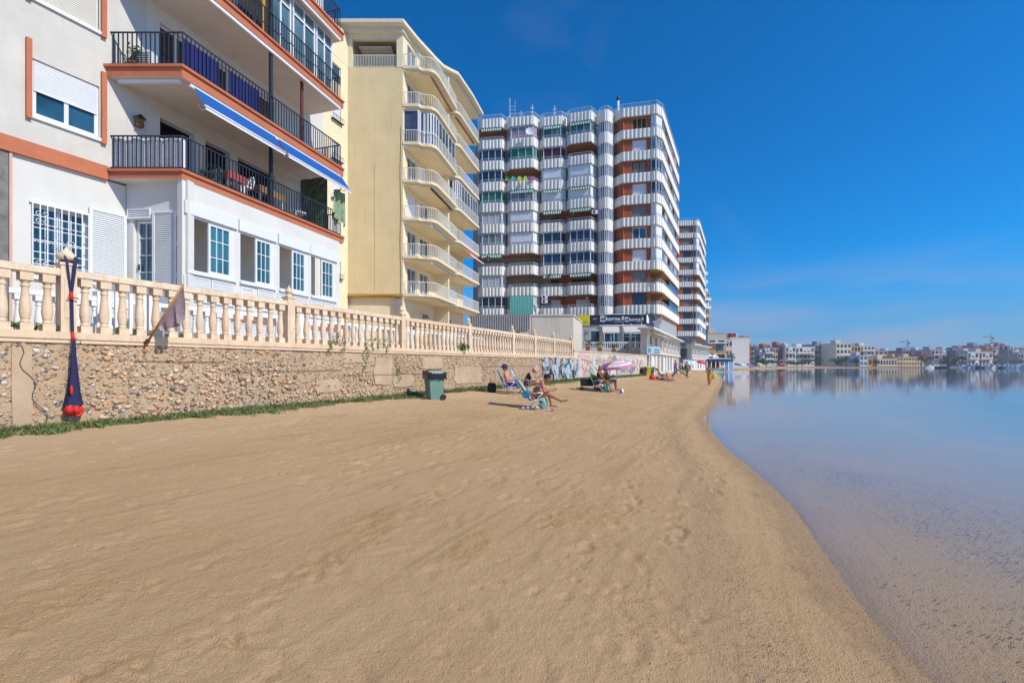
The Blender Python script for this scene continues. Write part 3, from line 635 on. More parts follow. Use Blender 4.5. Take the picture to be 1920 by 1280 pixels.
# enclosed sun room along the front
spans=[(350,441),(450.5,515.5),(524,578),(583.5,630)]
ops=[(tF(x0),tF(x1),4.38,6.12) for x0,x1 in spans]
q=MB(); wall_open(q,FV,.0,TE,2.12,6.94,ops,-.02,.18); q.build('front_wall',[WHT],V)
q=MB(); q.box(FV,.3,TE-.05,-1.7,-.25,4.0,4.05,0); q.box(FV,.3,TE-.05,-1.7,-.25,6.6,6.65); q.box(FV,.3,TE-.05,-1.75,-1.7,4.0,6.6)
q.build('room_interior',INT,V)
for k,(a,b_,c_,d) in enumerate(ops):
    q=MB(); q.box(FV,a-.07,b_+.07,-.0195,.05,6.0,6.36); q.build('shutter_box',ALU,V); q=MB(); q.box(FV,a-.02,b_+.02,-.0195,.07,4.30,4.379); q.build('sill',ALU,V)
    mid=a+(b_-a)*(.44 if k<3 else .42)
    q=MB(); q.box(FV,a,b_,-.08,-.03,4.38,4.43); q.box(FV,a,b_,-.08,-.03,5.94,5.999); q.box(FV,a,a+.03,-.08,-.03,4.43,5.94); q.box(FV,b_-.12,b_,-.08,-.025,4.43,5.94); win=q.build('window',ALU,V)
    f=frame_win('sliding_sash',FV,mid,b_-.12,4.43,5.94,-.032,win,(ALU,GLT),1,.07,grid=(3,3))
    q=MB(); r0=tF((spans[k][0])); step=(b_-a+.05)/2
    for j in range(2):
        if k==1 and j==0: frame_win('window',FV,a+.03,a+.55,3.45,4.22,-.0,V,(ALU,GLT),1,.06,grid=(2,1)); continue
        louvre(q,FV,a-.08+j*(step+.02),a-.1+(j+1)*step,-.015,3.52,4.24,0,.055,.04,.035)
    q.build('louvre_panel',ALU,V)
q=MB(); q.box(FV,0,TE,-.0195,.04,3.1,3.36); q.build('terracotta_band',TER,V)
q=MB()
nL=8
for i in range(nL): louvre(q,FV,.1+(TE-.2)*i/nL,.05+(TE-.2)*(i+1)/nL,-.016,2.16,3.04,0,.07,.04,.035)
q.build('basement_louvre',ALU,V)
# upper floors
levels=[(6.94,7.2),(9.8,10.14),(12.74,13.05),(15.67,15.98),(18.6,18.9)]
q=MB(); ops=[]
for zb,zt in levels[:4]:
    ops+= [(FB.t_at(300),FB.t_at(365),zt+.02,zt+2.15),(FB.t_at(385),FB.t_at(432),zt+.02,zt+2.15),(FB.t_at(446),FB.t_at(515),zt+.02,zt+2.15)]
wall_open(q,FB,0,TB,7.0,22,ops,0,.25); q.build('wall',[WHT],V)
for A_ in ((FB,0,TB,-8,-7.8,2,22),(FB,TB-.25,TB,-7.8,-.251,2,22),(FL,-2,-1.7,-9,-.31,2,22)):
    q=MB(); q.box(*A_); q.build('outer_wall',[WHT],V)
q=MB(); q.box(FB,.05,TB-.26,-3,-2.9,7,21.9); q.build('room_interior',DARK,V)  # near-black sheet: the shade of the unlit rooms is put into its colour
for (a,b_,c_,d) in ops:
    k=round((c_-7.22)/2.92)
    if k==0: continue
    frame_win('balcony_door',FB,a+.01,b_-.01,c_,d-.01,-.1,V,(ALU,GLS if k!=1 else glass('dark_glass',(.012,.016,.022),.08,.3)),2,.06)  # doors on one floor get a darker glass
q=MB(); q.box(FB,.1,TB-.3,-.05,.02,9.42,9.6); q.build('shutter_box',SOF,V)
for k,(zb,zt) in enumerate(levels):
    fl=FL.p(C0,0,0); e0=(fl[0]-.12,12.78); bp=FB.p(0,-.1,0); e1=(-9.3,12.78); fe=FV.p(TE+.25,0,0); be=FV.p(TE+.25,-2.3,0)
    def ring(g):   # grown outline of the slab
        a=FV.p(0,g,0); f=FV.p(TE+.25,g,0); return [(e0[0]-g*.3,e0[1]-g),(e1[0]+g*.85,e1[1]-g),(f[0],f[1]),(be[0],be[1]),(bp[0],bp[1])]
    q=MB(); q.prism(ring(0),zb,zt-.075,0,0,1); q.prism(ring(.055),zt-.0745,zt,0); s=q.build('balcony_slab',[TER,SOF],V)
    q=MB(); q.prism([(x,y) for x,y in ring(-.12)],zt+.001,zt+.012,0); q.build('balcony_floor',TILE,s)
    if k: 
        q=MB(); f0=FV.p(.25,-.04,0); q.box(FV,.25,TE+.1,-.10,-.02,zb-.11,zb-.012); q.box(FA,.25,2.0,-.14,-.06,zb-.11,zb-.012); q.build('awning_cassette',ALU,s)
    rp=[(e0[0]+.12,e0[1]+.10),(e1[0]-.06,e1[1]+.10),FV.p(TE+.12,-.08,0)[:2]]
    q=MB(); bars(q,rp,zt+.012,zt+1.0,.125,.025); rl=q.build('railing',IRON,V)
    x0,y0,_=FV.p(TE+.12,-.08,0); x1,y1,_=FV.p(TE+.12,-1.6,0); q=MB(); bars(q,[(x1,y1),(x0,y0)],zt+.012,zt+1.0,.125,.025); q.build('railing',IRON,V)
RB=lambda t0,t1,z0,z1,o=-.115: (t0,t1,o-.008,o,z0,z1)
def cloth(name, fr, t0,t1,o,z0,z1,mat,parent,n=40,amp=.012,ph=0):
    q=MB()
    for i in range(n):
        a=t0+(t1-t0)*i/n; b_=t0+(t1-t0)*(i+1)/n; oa=o+amp*math.sin(i*1.7+ph)*.5+amp*math.sin(i*.6+ph); ob=o+amp*math.sin((i+1)*1.7+ph)*.5+amp*math.sin((i+1)*.6+ph)
        q.face([fr.p(a,oa,z0),fr.p(b_,ob,z0),fr.p(b_,ob,z1),fr.p(a,oa,z1)],0,True)
    return q.build(name,mat,parent)
# canvas screens behind the bars: grey on the lower balcony, blue on the one above
cloth('grey_screen',Fr(-11.4,12.94,1,0),.05,2.0,0,7.24,8.15,GRY,V); cloth('grey_screen',FV,.05,tF(357),-.13,7.24,8.15,GRY,V,8); cloth('grey_screen',FV,TE-.35,TE+.1,-.13,7.24,8.15,GRY,V,8)
cloth('blue_screen',FV,.1,tF(416),-.13,10.18,11.02,BLU,V); cloth('blue_screen',FV,tF(436),tF(493),-.13,10.18,11.02,BLU,V)
# awnings, brackets and the black posts
def awning(name,fr,t0,t1,o0,z0,o1,z1,mat,parent,barm,label=None):
    q=MB(); p=fr.p; n=10
    for i in range(n):
        a=t0+(t1-t0)*i/n; b_=t0+(t1-t0)*(i+1)/n
        for j in range(4):
            u,v_=j/4,(j+1)/4; sg=lambda s_:-.03*math.sin(math.pi*s_)
            q.face([p(a,o0+(o1-o0)*v_,z0+(z1-z0)*v_+sg(v_)),p(b_,o0+(o1-o0)*v_,z0+(z1-z0)*v_+sg(v_)),p(b_,o0+(o1-o0)*u,z0+(z1-z0)*u+sg(u)),p(a,o0+(o1-o0)*u,z0+(z1-z0)*u+sg(u))],0,True)
    k=q.build(name,mat,parent); q=MB(); q.tube([p(t0-.03,o1,z1),p(t1+.03,o1,z1)],.035,6); q.box(fr,t0,t1,o1-.01,o1+.01,z1-.10,z1-.03); q.build('front_bar',barm,k)
    for t_ in (t0+.15,t1-.15): q=MB(); q.tube([p(t_,o0-.05,z0-.35),p(t_,(o0+o1)/2-.12,(z0+z1)/2-.3),p(t_,o1,z1)],.014,5); q.build('folding_arm',barm,k)
    return k
awning('awning',FV,tF(362),tF(514),.03,9.70,.48,9.08,AWB,V,ALU)
awning('awning',FV,tF(520),TE+.15,.03,9.70,.48,9.08,AWB,V,ALU)
for z0,z1 in ((7.2,9.8),(10.14,12.74),(13.05,15.67)):
    q=MB(); tp=tF(508,-.14); q.box(FV,tp-.05,tp+.05,-.19,-.10,z0+.013,z1-.001); q.build('post',IRON,V)
# glazed balcony on the floor above
zt=13.05
for (xa,xb) in ((505,545),(548,590),(592,622)):
    a,b_=tF(xa,-.35),tF(xb,-.35); f=frame_win('glazed_screen',FV,a,b_,zt+.02,15.62,-.32,V,(ALU,glass('pale_glass',(.10,.17,.20),.05,.4)),2,.07)
    q=MB(); q.box(FV,a,b_,-.33,-.31,zt+1.98,zt+2.05); q.build('transom',ALU,f)
q=MB(); q.box(FV,tF(492,-.4),tF(500,-.4),-.45,-.38,zt+.02,15.6); q.build('balcony_divider',M('ochre_paint',(.52,.27,.06),.8,.1),V)
q=MB(); q.box(FV,tF(565,-.3),tF(565,-.3)+.12,-.36,-.3,10.16,12.7); q.build('balcony_divider',M('maroon_panel',(.12,.03,.03),.7,.1),V)

# garden-print blind and the hanging cloth at the far end of the lower balcony
camo_=M('leaf_print_cloth',(.10,.13,.07),.9,.5,6)
cloth('patterned_blind',Fr(*FV.p(TE-.6,-1.5,0)[:2],FV.nx,FV.ny),.0,1.35,0,7.3,9.5,camo_,V,20,.02)
q=MB()
for i in range(14):
    a=i/14; b_=(i+1)/14; p=lambda u,z:FV.p(TE-.55+u*.85,.05+.10*math.sin(u*17),z); top=lambda u:9.05-.05*math.cos(u*6); bot=lambda u:8.0-.35*u+.06*math.sin(u*12)
    q.face([p(a,bot(a)),p(b_,bot(b_)),p(b_*.8+.1,top(b_)),p(a*.8+.1,top(a))],0,True)
q.build('hanging_cloth',M('sage_cloth',(.30,.38,.24),.9,.25,5),V)
# things standing on the balconies
def plastic_chair(x,y,z,rz,mat,label,group):
    t_=thing('balcony_chair',label,'chair',(x,y,z),group); f=Fr(x,y,math.cos(rz),math.sin(rz))
    for i,j in ((-.2,-.2),(.2,-.2),(.2,.2),(-.2,.2)): q=MB(); q.tube([f.p(i*1.1,j*1.1,z),f.p(i,j,z+.42)],.015,5); q.build('leg',mat,t_)
    q=MB(); q.box(f,-.22,.22,-.22,.22,z+.42,z+.47); q.build('seat',mat,t_)
    q=MB(); q.tube([f.p(-.2,-.22,z+.45),f.p(-.21,-.27,z+.7),f.p(-.12,-.3,z+.88),f.p(.12,-.3,z+.88),f.p(.21,-.27,z+.7),f.p(.2,-.22,z+.45)],.02,6)
    for i in (-.08,0,.08): q.tube([f.p(i,-.22,z+.46),f.p(i,-.3,z+.87)],.016,5)
    q.build('backrest',mat,t_)
WPL=M('white_plastic',(.75,.76,.76),.4,.04); GPL=M('green_plastic',(.03,.09,.07),.4,.1)
for px,o,rz,mt_,lb in ((395,-.55,.3,GPL,'dark green balcony chair under the near end of the blue awning'),(425,-1.0,2.4,GPL,'dark green balcony chair behind the table with the red cloth'),(455,-.5,-.4,WPL,'white chair between the two balcony tables'),(560,-.6,.9,WPL,'white chair near the hanging sage cloth on the lower balcony')):
    x,y,_=FV.p(tF(px,o),o,0); plastic_chair(x,y,7.215,rz,mt_,lb,'chairs on the lower balcony')
def table(px,o,w_,mat,mleg,label):
    tt_=tF(px,o); x,y,_=FV.p(tt_,o,0); t_=thing('balcony_table',label,'table',(x,y,7.215),'tables on the lower balcony')
    q=MB(); q.box(FV,tt_-w_,tt_+w_,o-.35,o+.35,7.88,7.92); q.box(FV,tt_-w_-.01,tt_+w_+.01,o+.352,o+.36,7.68,7.91); q.build('tabletop',mat,t_)
    for i in (-1,1):
        for j in (-1,1): q=MB(); q.box(FV,tt_+i*(w_-.06)-.02,tt_+i*(w_-.06)+.02,o+j*.3-.02,o+j*.3+.02,7.215,7.88); q.build('leg',mleg,t_)
table(430,-.6,.35,M('red_cloth',(.38,.08,.07),.8,.25,9),WPL,'small balcony table under a red patterned cloth')
table(497,-.6,.55,M('brown_cloth',(.30,.16,.08),.8,.25,7),WPL,'long balcony table under a brown cloth beside the black post')
q=MB(); q.box(FA,.35,.85,.0-.75,-.45,10.2,10.9); tag(recentre(q.build('air_conditioner',[ALU]),(-10.9,13.4,10.2)),'white air conditioner unit on the upper balcony corner','air conditioner')
# hollow: a fan grille on it
o_=bpy.data.objects['air_conditioner']; ORG[o_.name]=tuple(o_.location); q=MB()
for i in range(9): q.box(FA,.37,.83,-.449,-.44,10.26+i*.065,10.28+i*.065)
q.build('grille',IRON,o_)
# pot plants on the facet balcony
LEAF=[M('leaf_a',(.07,.15,.03),.6,.3,9),M('leaf_b',(.13,.22,.05),.6,.3,9),M('leaf_c',(.04,.09,.02),.6,.3,9)]
def leaves(mb,n,c,rad,size,r,m=(0,1,2),flat=.8,droop=0):
    for i in range(n):
        d=Vector((r.gauss(0,1),r.gauss(0,1),r.gauss(0,1))).normalized()*(r.random()**.4); p=Vector((c[0]+d.x*rad[0],c[1]+d.y*rad[1],c[2]+d.z*rad[2]))
        a=Vector((r.gauss(0,1),r.gauss(0,1),r.gauss(0,.6)-droop)).normalized(); b_=a.cross(Vector((r.gauss(0,1),r.gauss(0,1),1.5))).normalized(); s=size*r.uniform(.6,1.3)
        mb.face([p-a*s,p-b_*s*.38,p+a*s,p+b_*s*.38],r.choice(m),False)
def plant(name,label,c,rad,n,size,group=None,pot=None,stem=None,seed=1,cat='plant',droop=0,flat=.8):
    r=random.Random(seed); t_=thing(name,label,cat,(c[0],c[1],c[2]-rad[2]),group)
    q=MB(); leaves(q,n,c,rad,size,r,droop=droop); q.build('foliage',LEAF,t_)
    q=MB(); zb=c[2]-rad[2]
    for i in range(5): q.tube([(c[0],c[1],zb),(c[0]+r.uniform(-.4,.4)*rad[0],c[1]+r.uniform(-.4,.4)*rad[1],c[2]+rad[2]*.4)],.006,4)
    q.build('stem',M('green_stem',(.12,.14,.05),.8,.2),t_)
    if pot: q=MB(); q.lathe(c[0],c[1],[(pot*.7,zb-pot*1.4),(pot,zb-.02),(pot*1.1,zb-.02),(pot*1.1,zb+.01),(pot*.9,zb+.01)],12); q.build('pot',M('terracotta_pot',(.42,.17,.09),.8,.12),t_)
    return t_
plant('potted_plant','potted plant on the upper balcony beside the air conditioner',(-10.95,13.15,10.75),(.16,.16,.35),70,.06,pot=.14,seed=4)
# the wooden nesting box
nb_=thing('bird_box','small wooden bird box hanging on the white side wall','bird box',FL.p(tL(258),.08,8.75)); tq=tL(258)
q=MB(); q.box(FL,tq-.09,tq+.09,.01,.17,8.72,8.95); q.build('box',M('box_wood',(.22,.11,.04),.8,.2,9),nb_)
q=MB(); p=FL.p; q.hexa([p(tq-.13,.2,8.952),p(tq,.2,9.06),p(tq,-.0,9.06),p(tq-.13,0,8.952),p(tq-.13,.2,8.97),p(tq,.2,9.08),p(tq,0,9.08),p(tq-.13,0,8.97)]); q.hexa([p(tq+.001,.2,9.06),p(tq+.13,.2,8.952),p(tq+.13,0,8.952),p(tq+.001,0,9.06),p(tq+.001,.2,9.08),p(tq+.13,.2,8.97),p(tq+.13,0,8.97),p(tq+.001,0,9.08)]); q.build('roof',M('box_wood_dark',(.13,.07,.03),.8,.2,9),nb_)
# grey garden gate on the terrace behind the balusters
go=-1.2; ta,tb=WF.t_at(205,go),WF.t_at(283,go); g_=thing('garden_gate','grey and white slatted gate on the terrace in front of the open shutters','gate',WF.p(ta,go,2.12))
q=MB(); q.box(WF,ta,tb,go-.03,go+.03,3.08,3.2); q.box(WF,ta,tb,go-.03,go+.03,2.2,2.28); q.build('rail',M('grey_paint',(.30,.31,.34),.6,.08),g_)
for k in range(7):
    tx=ta+(tb-ta)*k/6; q=MB(); q.box(WF,tx-.03,tx+.03,go-.02,go+.02,2.281,3.079); q.build('slat',WP,g_)
q=MB(); q.box(WF,tb-.06,tb+.06,go-.06,go+.06,2.12,3.3); q.build('post',WP,g_)
# ---------------------------------------------------------------- yellow apartment block
YEL=M('yellow_render',(.74,.58,.33),.85,.07,.7,50,.15,streak=.34,dirt=(.50,.40,.24))
YEF=M('yellow_front_render',(.80,.68,.46),.85,.05,1.5,50,.1,streak=.12,dirt=(.55,.42,.25))
OCH=M('ochre_band',(.50,.26,.035),.8,.08)
YWH=M('pale_railing',(.80,.78,.73),.5,.05)
Y_=thing('apartment_building','yellow apartment block with curved balconies and white railings behind the white block','building',(-8.4,34.7,.7))
SY=Fr(-12.58,34.7,1,0); SA=Fr(-12.58,34.7,-.341,-1)      # blank side wall; the nearer wing's wall with windows (t runs towards the camera)
lz=[7.09+2.9*k for k in range(7)]; RT=27.35
FW=Fr(-8.35,34.7,.28,1)            # front wall behind the balconies
q=MB(); q.box(SY,0,4.23,-.3,0,7.09,24.42); q.box(SY,0,3.7,-.9,-.6,.7,6.86); q.build('side_wall',YEL,Y_)
q=MB(); q.box(SY,-.05,4.2,-.29,.03,6.862,7.088); q.build('ochre_band',OCH,Y_)
q=MB(); q.box(SY,3.7,4.2,-.8,-.02,.7,6.86); q.build('pillar',M('grey_pillar',(.28,.26,.25),.85,.1),Y_)
q=MB()
for tx in (2.05,):
    q.box(SY,tx-.006,tx+.006,.001,.006,7.3,17)
q.tube([SY.p(4.05+.03*math.sin(i*.9),.02,7.1+i*.75) for i in range(18)],.014,4); q.tube([SY.p(-.4+i*.45,.05,6.9-.05*math.sin(i*.7)) for i in range(11)],.016,4)
q.build('cable',M('cable_dark',(.12,.09,.06),.8,.1),Y_)
ops=[]
for z in lz[:6]: ops+= [(.35,1.15,z+.95,z+2.25)]
mir=Fr(SA.p(8,0,0)[0],SA.p(8,0,0)[1],.341,1)        # same wall, running away from the camera
L8=8.0; opm=[(L8-1.75,L8-.75,z+.95,z+2.25) for z in lz[:6]]
q=MB(); wall_open(q,mir,0,L8,2,24.42,opm,0,.3); q.box(mir,0,L8,-.25,0,24.45,26.9); q.build('wing_wall',YEF,Y_)
for (a,b_,c_,d) in opm:
    k=round((c_-8.04)/2.9); f=frame_win('window',mir,a,b_,c_,d,-.08,Y_,(ALU,GLS),1 if k!=5 else 1,.06)
    if k!=5: q=MB(); shutter(q,mir,a+.05,b_-.05,-.06,c_+.06,d-.05,step=.08); q.build('roller_shutter',ALU,f)
    else: q=MB(); q.box(mir,a,b_,-.06,-.03,(c_+d)/2-.03,(c_+d)/2+.03); q.build('transom',ALU,f)
    if k!=5:
        q=MB(); q.box(mir,a-.1,b_+.1,.02,.22,c_-.03,c_); 
        for i in range(8): q.box(mir,a-.08+(b_-a+.16)*i/7-.008,a-.08+(b_-a+.16)*i/7+.008,.2,.216,c_,c_+.32)
        q.box(mir,a-.1,b_+.1,.195,.22,c_+.32,c_+.345); q.build('window_guard',IRON,Y_)
# core, roof, penthouse
q=MB(); q.prism([FW.p(.25,-.3,0)[:2],FW.p(12.4,-.3,0)[:2],FW.p(12.4,-12,0)[:2],(-22,34.95),(-12.55,34.95)],.7,24.2); q.build('core',YEF,Y_)
q=MB(); ops=[]
for k,z in enumerate(lz):
    for a,b_ in ((.7,2.2),(2.8,4.4),(7.0,8.6),(9.2,10.8)): ops.append((a,b_,z+.02,z+2.2))
wall_open(q,FW,0,12.4,.7,27.0,ops+[(1.2,2.1,3.2,5.4),(3.4,4.3,3.2,4.6),(7,8,3.2,5.4)],0,.2); q.build('front_wall',YEF,Y_)
for i,(a,b_,c_,d) in enumerate(ops):
    if i%5==3: q=MB(); shutter(q,FW,a,b_,-.1,c_,d,step=.09); q.build('roller_shutter',ALU,Y_)
    else: frame_win('balcony_door',FW,a,b_,c_,d,-.08,Y_,(ALU,glass('balcony_glass',(.12,.14,.15),.06,.5)),2,.07)
for a,b_,c_,d in ((1.2,2.1,3.2,5.4),(3.4,4.3,3.2,4.6),(7,8,3.2,5.4)): q=MB(); q.box(FW,a,b_,-.15,-.1,c_,d); q.build('shutter_door',M('brown_door',(.16,.05,.03),.7,.15),Y_)
for px in (845,):
    pass
for tx in (3.3,8.2): q=MB(); q.box(FW,tx,tx+.35,.02,.3,5.55,5.85); q.tube([FW.p(tx+.17,.3,5.7),FW.p(tx+.17,.5,5.6)],.05,6); q.build('wall_lamp',M('grey_metal',(.25,.24,.23),.5,.1),Y_)
st1=[(-8.35,34.66),(-7.15,34.66),(-6.98,34.9),(-6.75,34.98),(-6.5,35.0),(-6.2,35.1),(-5.95,35.35),(-5.78,35.75),(-5.66,36.3),(-5.2,38.6),(-4.86,40.4)]
st2=[(-6.0,40.75),(-5.3,40.78),(-5.0,40.85),(-4.75,41.1),(-4.6,41.5),(-4.48,42.0),(-3.9,44.4),(-3.34,46.5)]
b1=[FW.p(5.9,.02,0)[:2],FW.p(0.02,.02,0)[:2]]; b2=[FW.p(12.3,.02,0)[:2],FW.p(6.25,.02,0)[:2]]
def shrink(pts,g): 
    out=[]
    for i,(x,y) in enumerate(pts):
        a=pts[max(i-1,0)]; b_=pts[min(i+1,len(pts)-1)]; dx,dy=b_[0]-a[0],b_[1]-a[1]; l=math.hypot(dx,dy); out.append((x-dy/l*g,y+dx/l*g))
    return out
for k,z in enumerate(lz):
    for st,bk,nm in ((st1,b1,0),(st2,b2,1)):
        q=MB(); inner=shrink(st,.25); inner[0]=(inner[0][0]+.0,st[0][1]+.05)
        q.prism(st+bk,z-.16,z,0); q.prism(inner+bk,z-.34,z-.161,0); s=q.build('balcony_slab',YEF,Y_)
        q=MB(); bars(q,[(x,y) for x,y in shrink(st,.08)],z+.001,z+.98,.13,.022,0,.025,.05); q.build('railing',YWH,Y_)
        glazed=(nm==0 and k==4) or (nm==1 and k==3)
        if glazed:
            ss=shrink(st,.2)
            for (x0,y0),(x1,y1) in zip(ss[:-1],ss[1:]):
                f=Fr(x0,y0,x1-x0,y1-y0); L=math.hypot(x1-x0,y1-y0); g=frame_win('glazed_screen',f,0.01,L-.01,z+.02,z+2.55,0,Y_,(ALU,glass('enclosure_glass',(.05,.06,.09),.06,.5)),max(1,round(L/.8)),.06)
            q=MB(); q.box(Fr(ss[0][0],ss[0][1],1,0),0,.01,0,.01,z,z+.01)
        if nm==0 and k in (6,3,2,1): 
            a=Fr(st[-3][0],st[-3][1],st[-1][0]-st[-3][0],st[-1][1]-st[-3][1]); q=MB(); q.tube([a.p(-1.1,-.45,z-.42),a.p(3.9,-.45,z-.42)],.07,6); q.build('rolled_awning',M('awning_red',(.45,.13,.09),.8,.1) if k in (6,) else (IRON if k==3 else ALU),s)
        if nm==1 and k in (6,4): a=Fr(st[-3][0],st[-3][1],st[-1][0]-st[-3][0],st[-1][1]-st[-3][1]); q=MB(); q.tube([a.p(-1,-.4,z-.42),a.p(4,-.4,z-.42)],.08,6); q.build('rolled_awning',M('awning_red',(.45,.13,.09),.8,.1),s)
a=Fr(st2[-3][0],st2[-3][1],st2[-1][0]-st2[-3][0],st2[-1][1]-st2[-3][1])
awning('awning',a,.3,4.4,-.1,lz[2]-.35,.55,lz[2]-.95,M('awning_coral',(.62,.12,.10),.8,.05),Y_,ALU)
q=MB(); q.box(Fr(*FW.p(5.95,0,0)[:2],FW.nx,FW.ny),0,1.25,0,.22,.7,27); q.build('party_wall',YEF,Y_)
# top floor terrace in the side wall and the big curved eave
q=MB(); q.box(SY,0,.35,-.3,0,24.42,27.0); q.box(SY,3.75,4.23,-.35,.02,24.42,27.0); q.box(SY,.35,3.75,-.3,-.02,26.6,27.0); q.box(SY,0,4.2,-4,-3.7,24.42,27); q.box(SY,0,.2,-3.7,-.3,24.42,27); q.build('terrace_wall',YEF,Y_)
q=MB(); q.box(SY,.7,3.2,-3.6,-.5,26.3,26.36); q.build('terrace_ceiling',SOF,Y_)
q=MB(); bars(q,[SY.p(.35,-.06,0)[:2],SY.p(3.75,-.06,0)[:2]],24.45,25.4,.12,.025); q.build('railing',YWH,Y_)
q=MB(); q.box(SY,1.2,1.25,-3.69,-3.6,24.45,26.4); q.box(SY,.5,1.2,-3.699,-3.68,24.45,26.3); q.build('terrace_door',GLS,Y_)
ev=[(-15.2,34.0),(-8.15,34.0),(-7.4,36.0),(-6.35,38.3),(-5.9,39.2),(-5.3,39.75),(-4.75,40.2),(-3.75,43.4),(-2.95,46.7),(-6.5,47.2),(-22,47.2),(-22,34.0)]
q=MB(); q.prism(ev,27.36,27.62); e2=shrink(ev[:9],.45); q.prism(e2+[(-6.5,47),(-21.8,47),(-21.8,34.4)],27.0,27.359); q.build('roof',M('eave_paint',(.74,.66,.50),.8,.05,2,streak=.1),Y_)
q=MB(); q.box(SY,-1.2,.9,-5,-1.5,27.63,28.9); q.box(SY,-1.35,1.05,-5.1,-1.4,28.901,29.02); q.build('penthouse',YEF,Y_)
# ---------------------------------------------------------------- ribbed towers
RIB=M('ribbed_white',(.81,.77,.69),.75,.06,1.4,30,.1,streak=.22,dirt=(.50,.45,.37))
BRK=M('red_brick',(.40,.095,.035),.85,.18,2.5,25,.3)
BRO=M('brown_soffit',(.34,.15,.05),.8,.12); OSO=M('orange_soffit',(.55,.27,.07),.8,.08)
MET=M('rail_metal',(.60,.62,.68),.4,.05)
WSH=M('white_shutter',(.78,.78,.80),.6,.03); GSH=M('grey_shutter',(.22,.215,.21),.6,.08)
TG=dict(navy=glass('navy_glass',(.02,.035,.07)),dark=M('dark_recess',(.03,.018,.014),.9,.3,2),teal=glass('teal_pane',(.07,.17,.19)),green=M('green_curtain',(.01,.17,.13),.7,.2,6),mauve=M('mauve_curtain',(.30,.24,.30),.8,.18,6),  # the dark entry is near-black colour standing in for shade in unlit openings
 maroon=M('maroon_glass',(.07,.018,.03),.3,.2),white=WSH,light=glass('light_pane',(.25,.29,.32)),curtain=M('net_curtain',(.48,.50,.50),.7,.12,7))
GAW=stripes('green_white_stripe',(.05,.24,.16),(.62,.66,.60),3.5,(1,.2,0))
TAW=stripes('turquoise_stripe',(.03,.42,.34),(.30,.62,.55),5,(1,.2,0))
def ribs(q, x0,y0,x1,y1,z0,z1,step=.47,dep=.065,m=0):
    "profiled cladding: raised trapezoid ribs over a plan segment"
    f=Fr(x0,y0,x1-x0,y1-y0); L=math.hypot(x1-x0,y1-y0); n=max(1,round(L/step)); s=L/n; p=f.p
    q.box(f,0,L,-.12,0,z0,z1,m)
    for i in range(n):
        a=i*s+s*.12; b_=i*s+s*.72
        q.face([p(a,0,z0),p(a+s*.14,dep,z0),p(a+s*.14,dep,z1),p(a,0,z1)],m); q.face([p(a+s*.14,dep,z0),p(b_-s*.14,dep,z0),p(b_-s*.14,dep,z1),p(a+s*.14,dep,z1)],m)
        q.face([p(b_-s*.14,dep,z0),p(b_,0,z0),p(b_,0,z1),p(b_-s*.14,dep,z1)],m); q.face([p(a,0,z1),p(a+s*.14,dep,z1),p(b_-s*.14,dep,z1),p(b_,0,z1)],m)
PH=1.12
def bay(T, outline, z, nxt, kind, back, top=False, awn=None, rail=True):
    "one balcony bay: ribbed parapet, thin rail, and what fills the opening above it; outline = plan polyline, left to right"
    pb='parapet'
    q=MB()
    for (x0,y0),(x1,y1) in zip(outline[:-1],outline[1:]): ribs(q,x0,y0,x1,y1,z,z+PH)
    poly=list(outline)+back; q.prism(poly,z-.05,z+.08,0,0,1); P_=q.build(pb,[RIB,BRO],T)
    q=MB(); bars(q,outline,z+PH,z+PH+(.55 if top else .38),.2,.025,0,.02,.04); q.build('rail',MET,P_)
    if top: return
    z0=z+PH+.02; z1=nxt-.06
    if kind in ('open','brick'):
        q=MB(); (ax,ay),(bx,by)=back[-1],back[0]; f=Fr(ax,ay,bx-ax,by-ay); L=math.hypot(bx-ax,by-ay); q.box(f,0,L,-.1,.0,z,z1,0)
        q.build('recess_wall',BRK,P_)
        q=MB(); 
        if kind=='brick': shutter(q,f,L*.35,L*.8,.03,z+.1,z1-.25,step=.12); q.build('roller_shutter',WSH,P_)
        else: q.box(f,L*.2,L*.75,.02,.05,z+.1,z1-.3); q.build('recess_door',TG['dark'],P_)
    else:
        gl_=TG[kind]
        segs=list(zip(outline[:-1],outline[1:]))
        for (x0,y0),(x1,y1) in segs:
            f=Fr(x0,y0,x1-x0,y1-y0); L=math.hypot(x1-x0,y1-y0)
            if kind=='white': q=MB(); shutter(q,f,.03,L-.03,-.12,z0+.28,z1,step=.14); q.box(f,.02,L-.02,-.16,-.1,z0-.03,z0+.04); q.box(f,.03,L-.03,-.2,-.17,z0,z0+.28,0); q.build('roller_shutter',WSH,P_)
            else: frame_win('window',f,.02,L-.02,z0-.02,z1,-.10,P_,(ALU,gl_),max(1,round(L/.95)),.07)
    if awn:
        (x0,y0),(x1,y1)=outline[0],outline[min(1,len(outline)-1)]; (x0,y0),(x1,y1)=max(zip(outline[:-1],outline[1:]),key=lambda s_:math.dist(*s_))
        f=Fr(x0,y0,x1-x0,y1-y0); L=math.hypot(x1-x0,y1-y0); q=MB()
        if awn=='long': q.box(f,0,L,.14,.16,z+.25,z1-.02)
        else: q.face([f.p(0,.15,z1-.35),f.p(L,.15,z1-.35),f.p(L,-.05,z1),f.p(0,-.05,z1)]); q.box(f,0,L,.14,.15,z1-.48,z1-.35)
        q.build('awning',TAW if awn=='long' else GAW,P_)
T1=thing('apartment_tower','tall white ribbed apartment tower with brick bands rising over the restaurant with the navy sign','apartment tower',(12,58,.7))
ZT=[8.95-PH+2.747*k for k in range(10)]; ZR=[9.16-PH+2.76*k for k in range(10)]      # parapet bottoms
def XP(x,Y): return ((x-CX)/F*Y,Y)
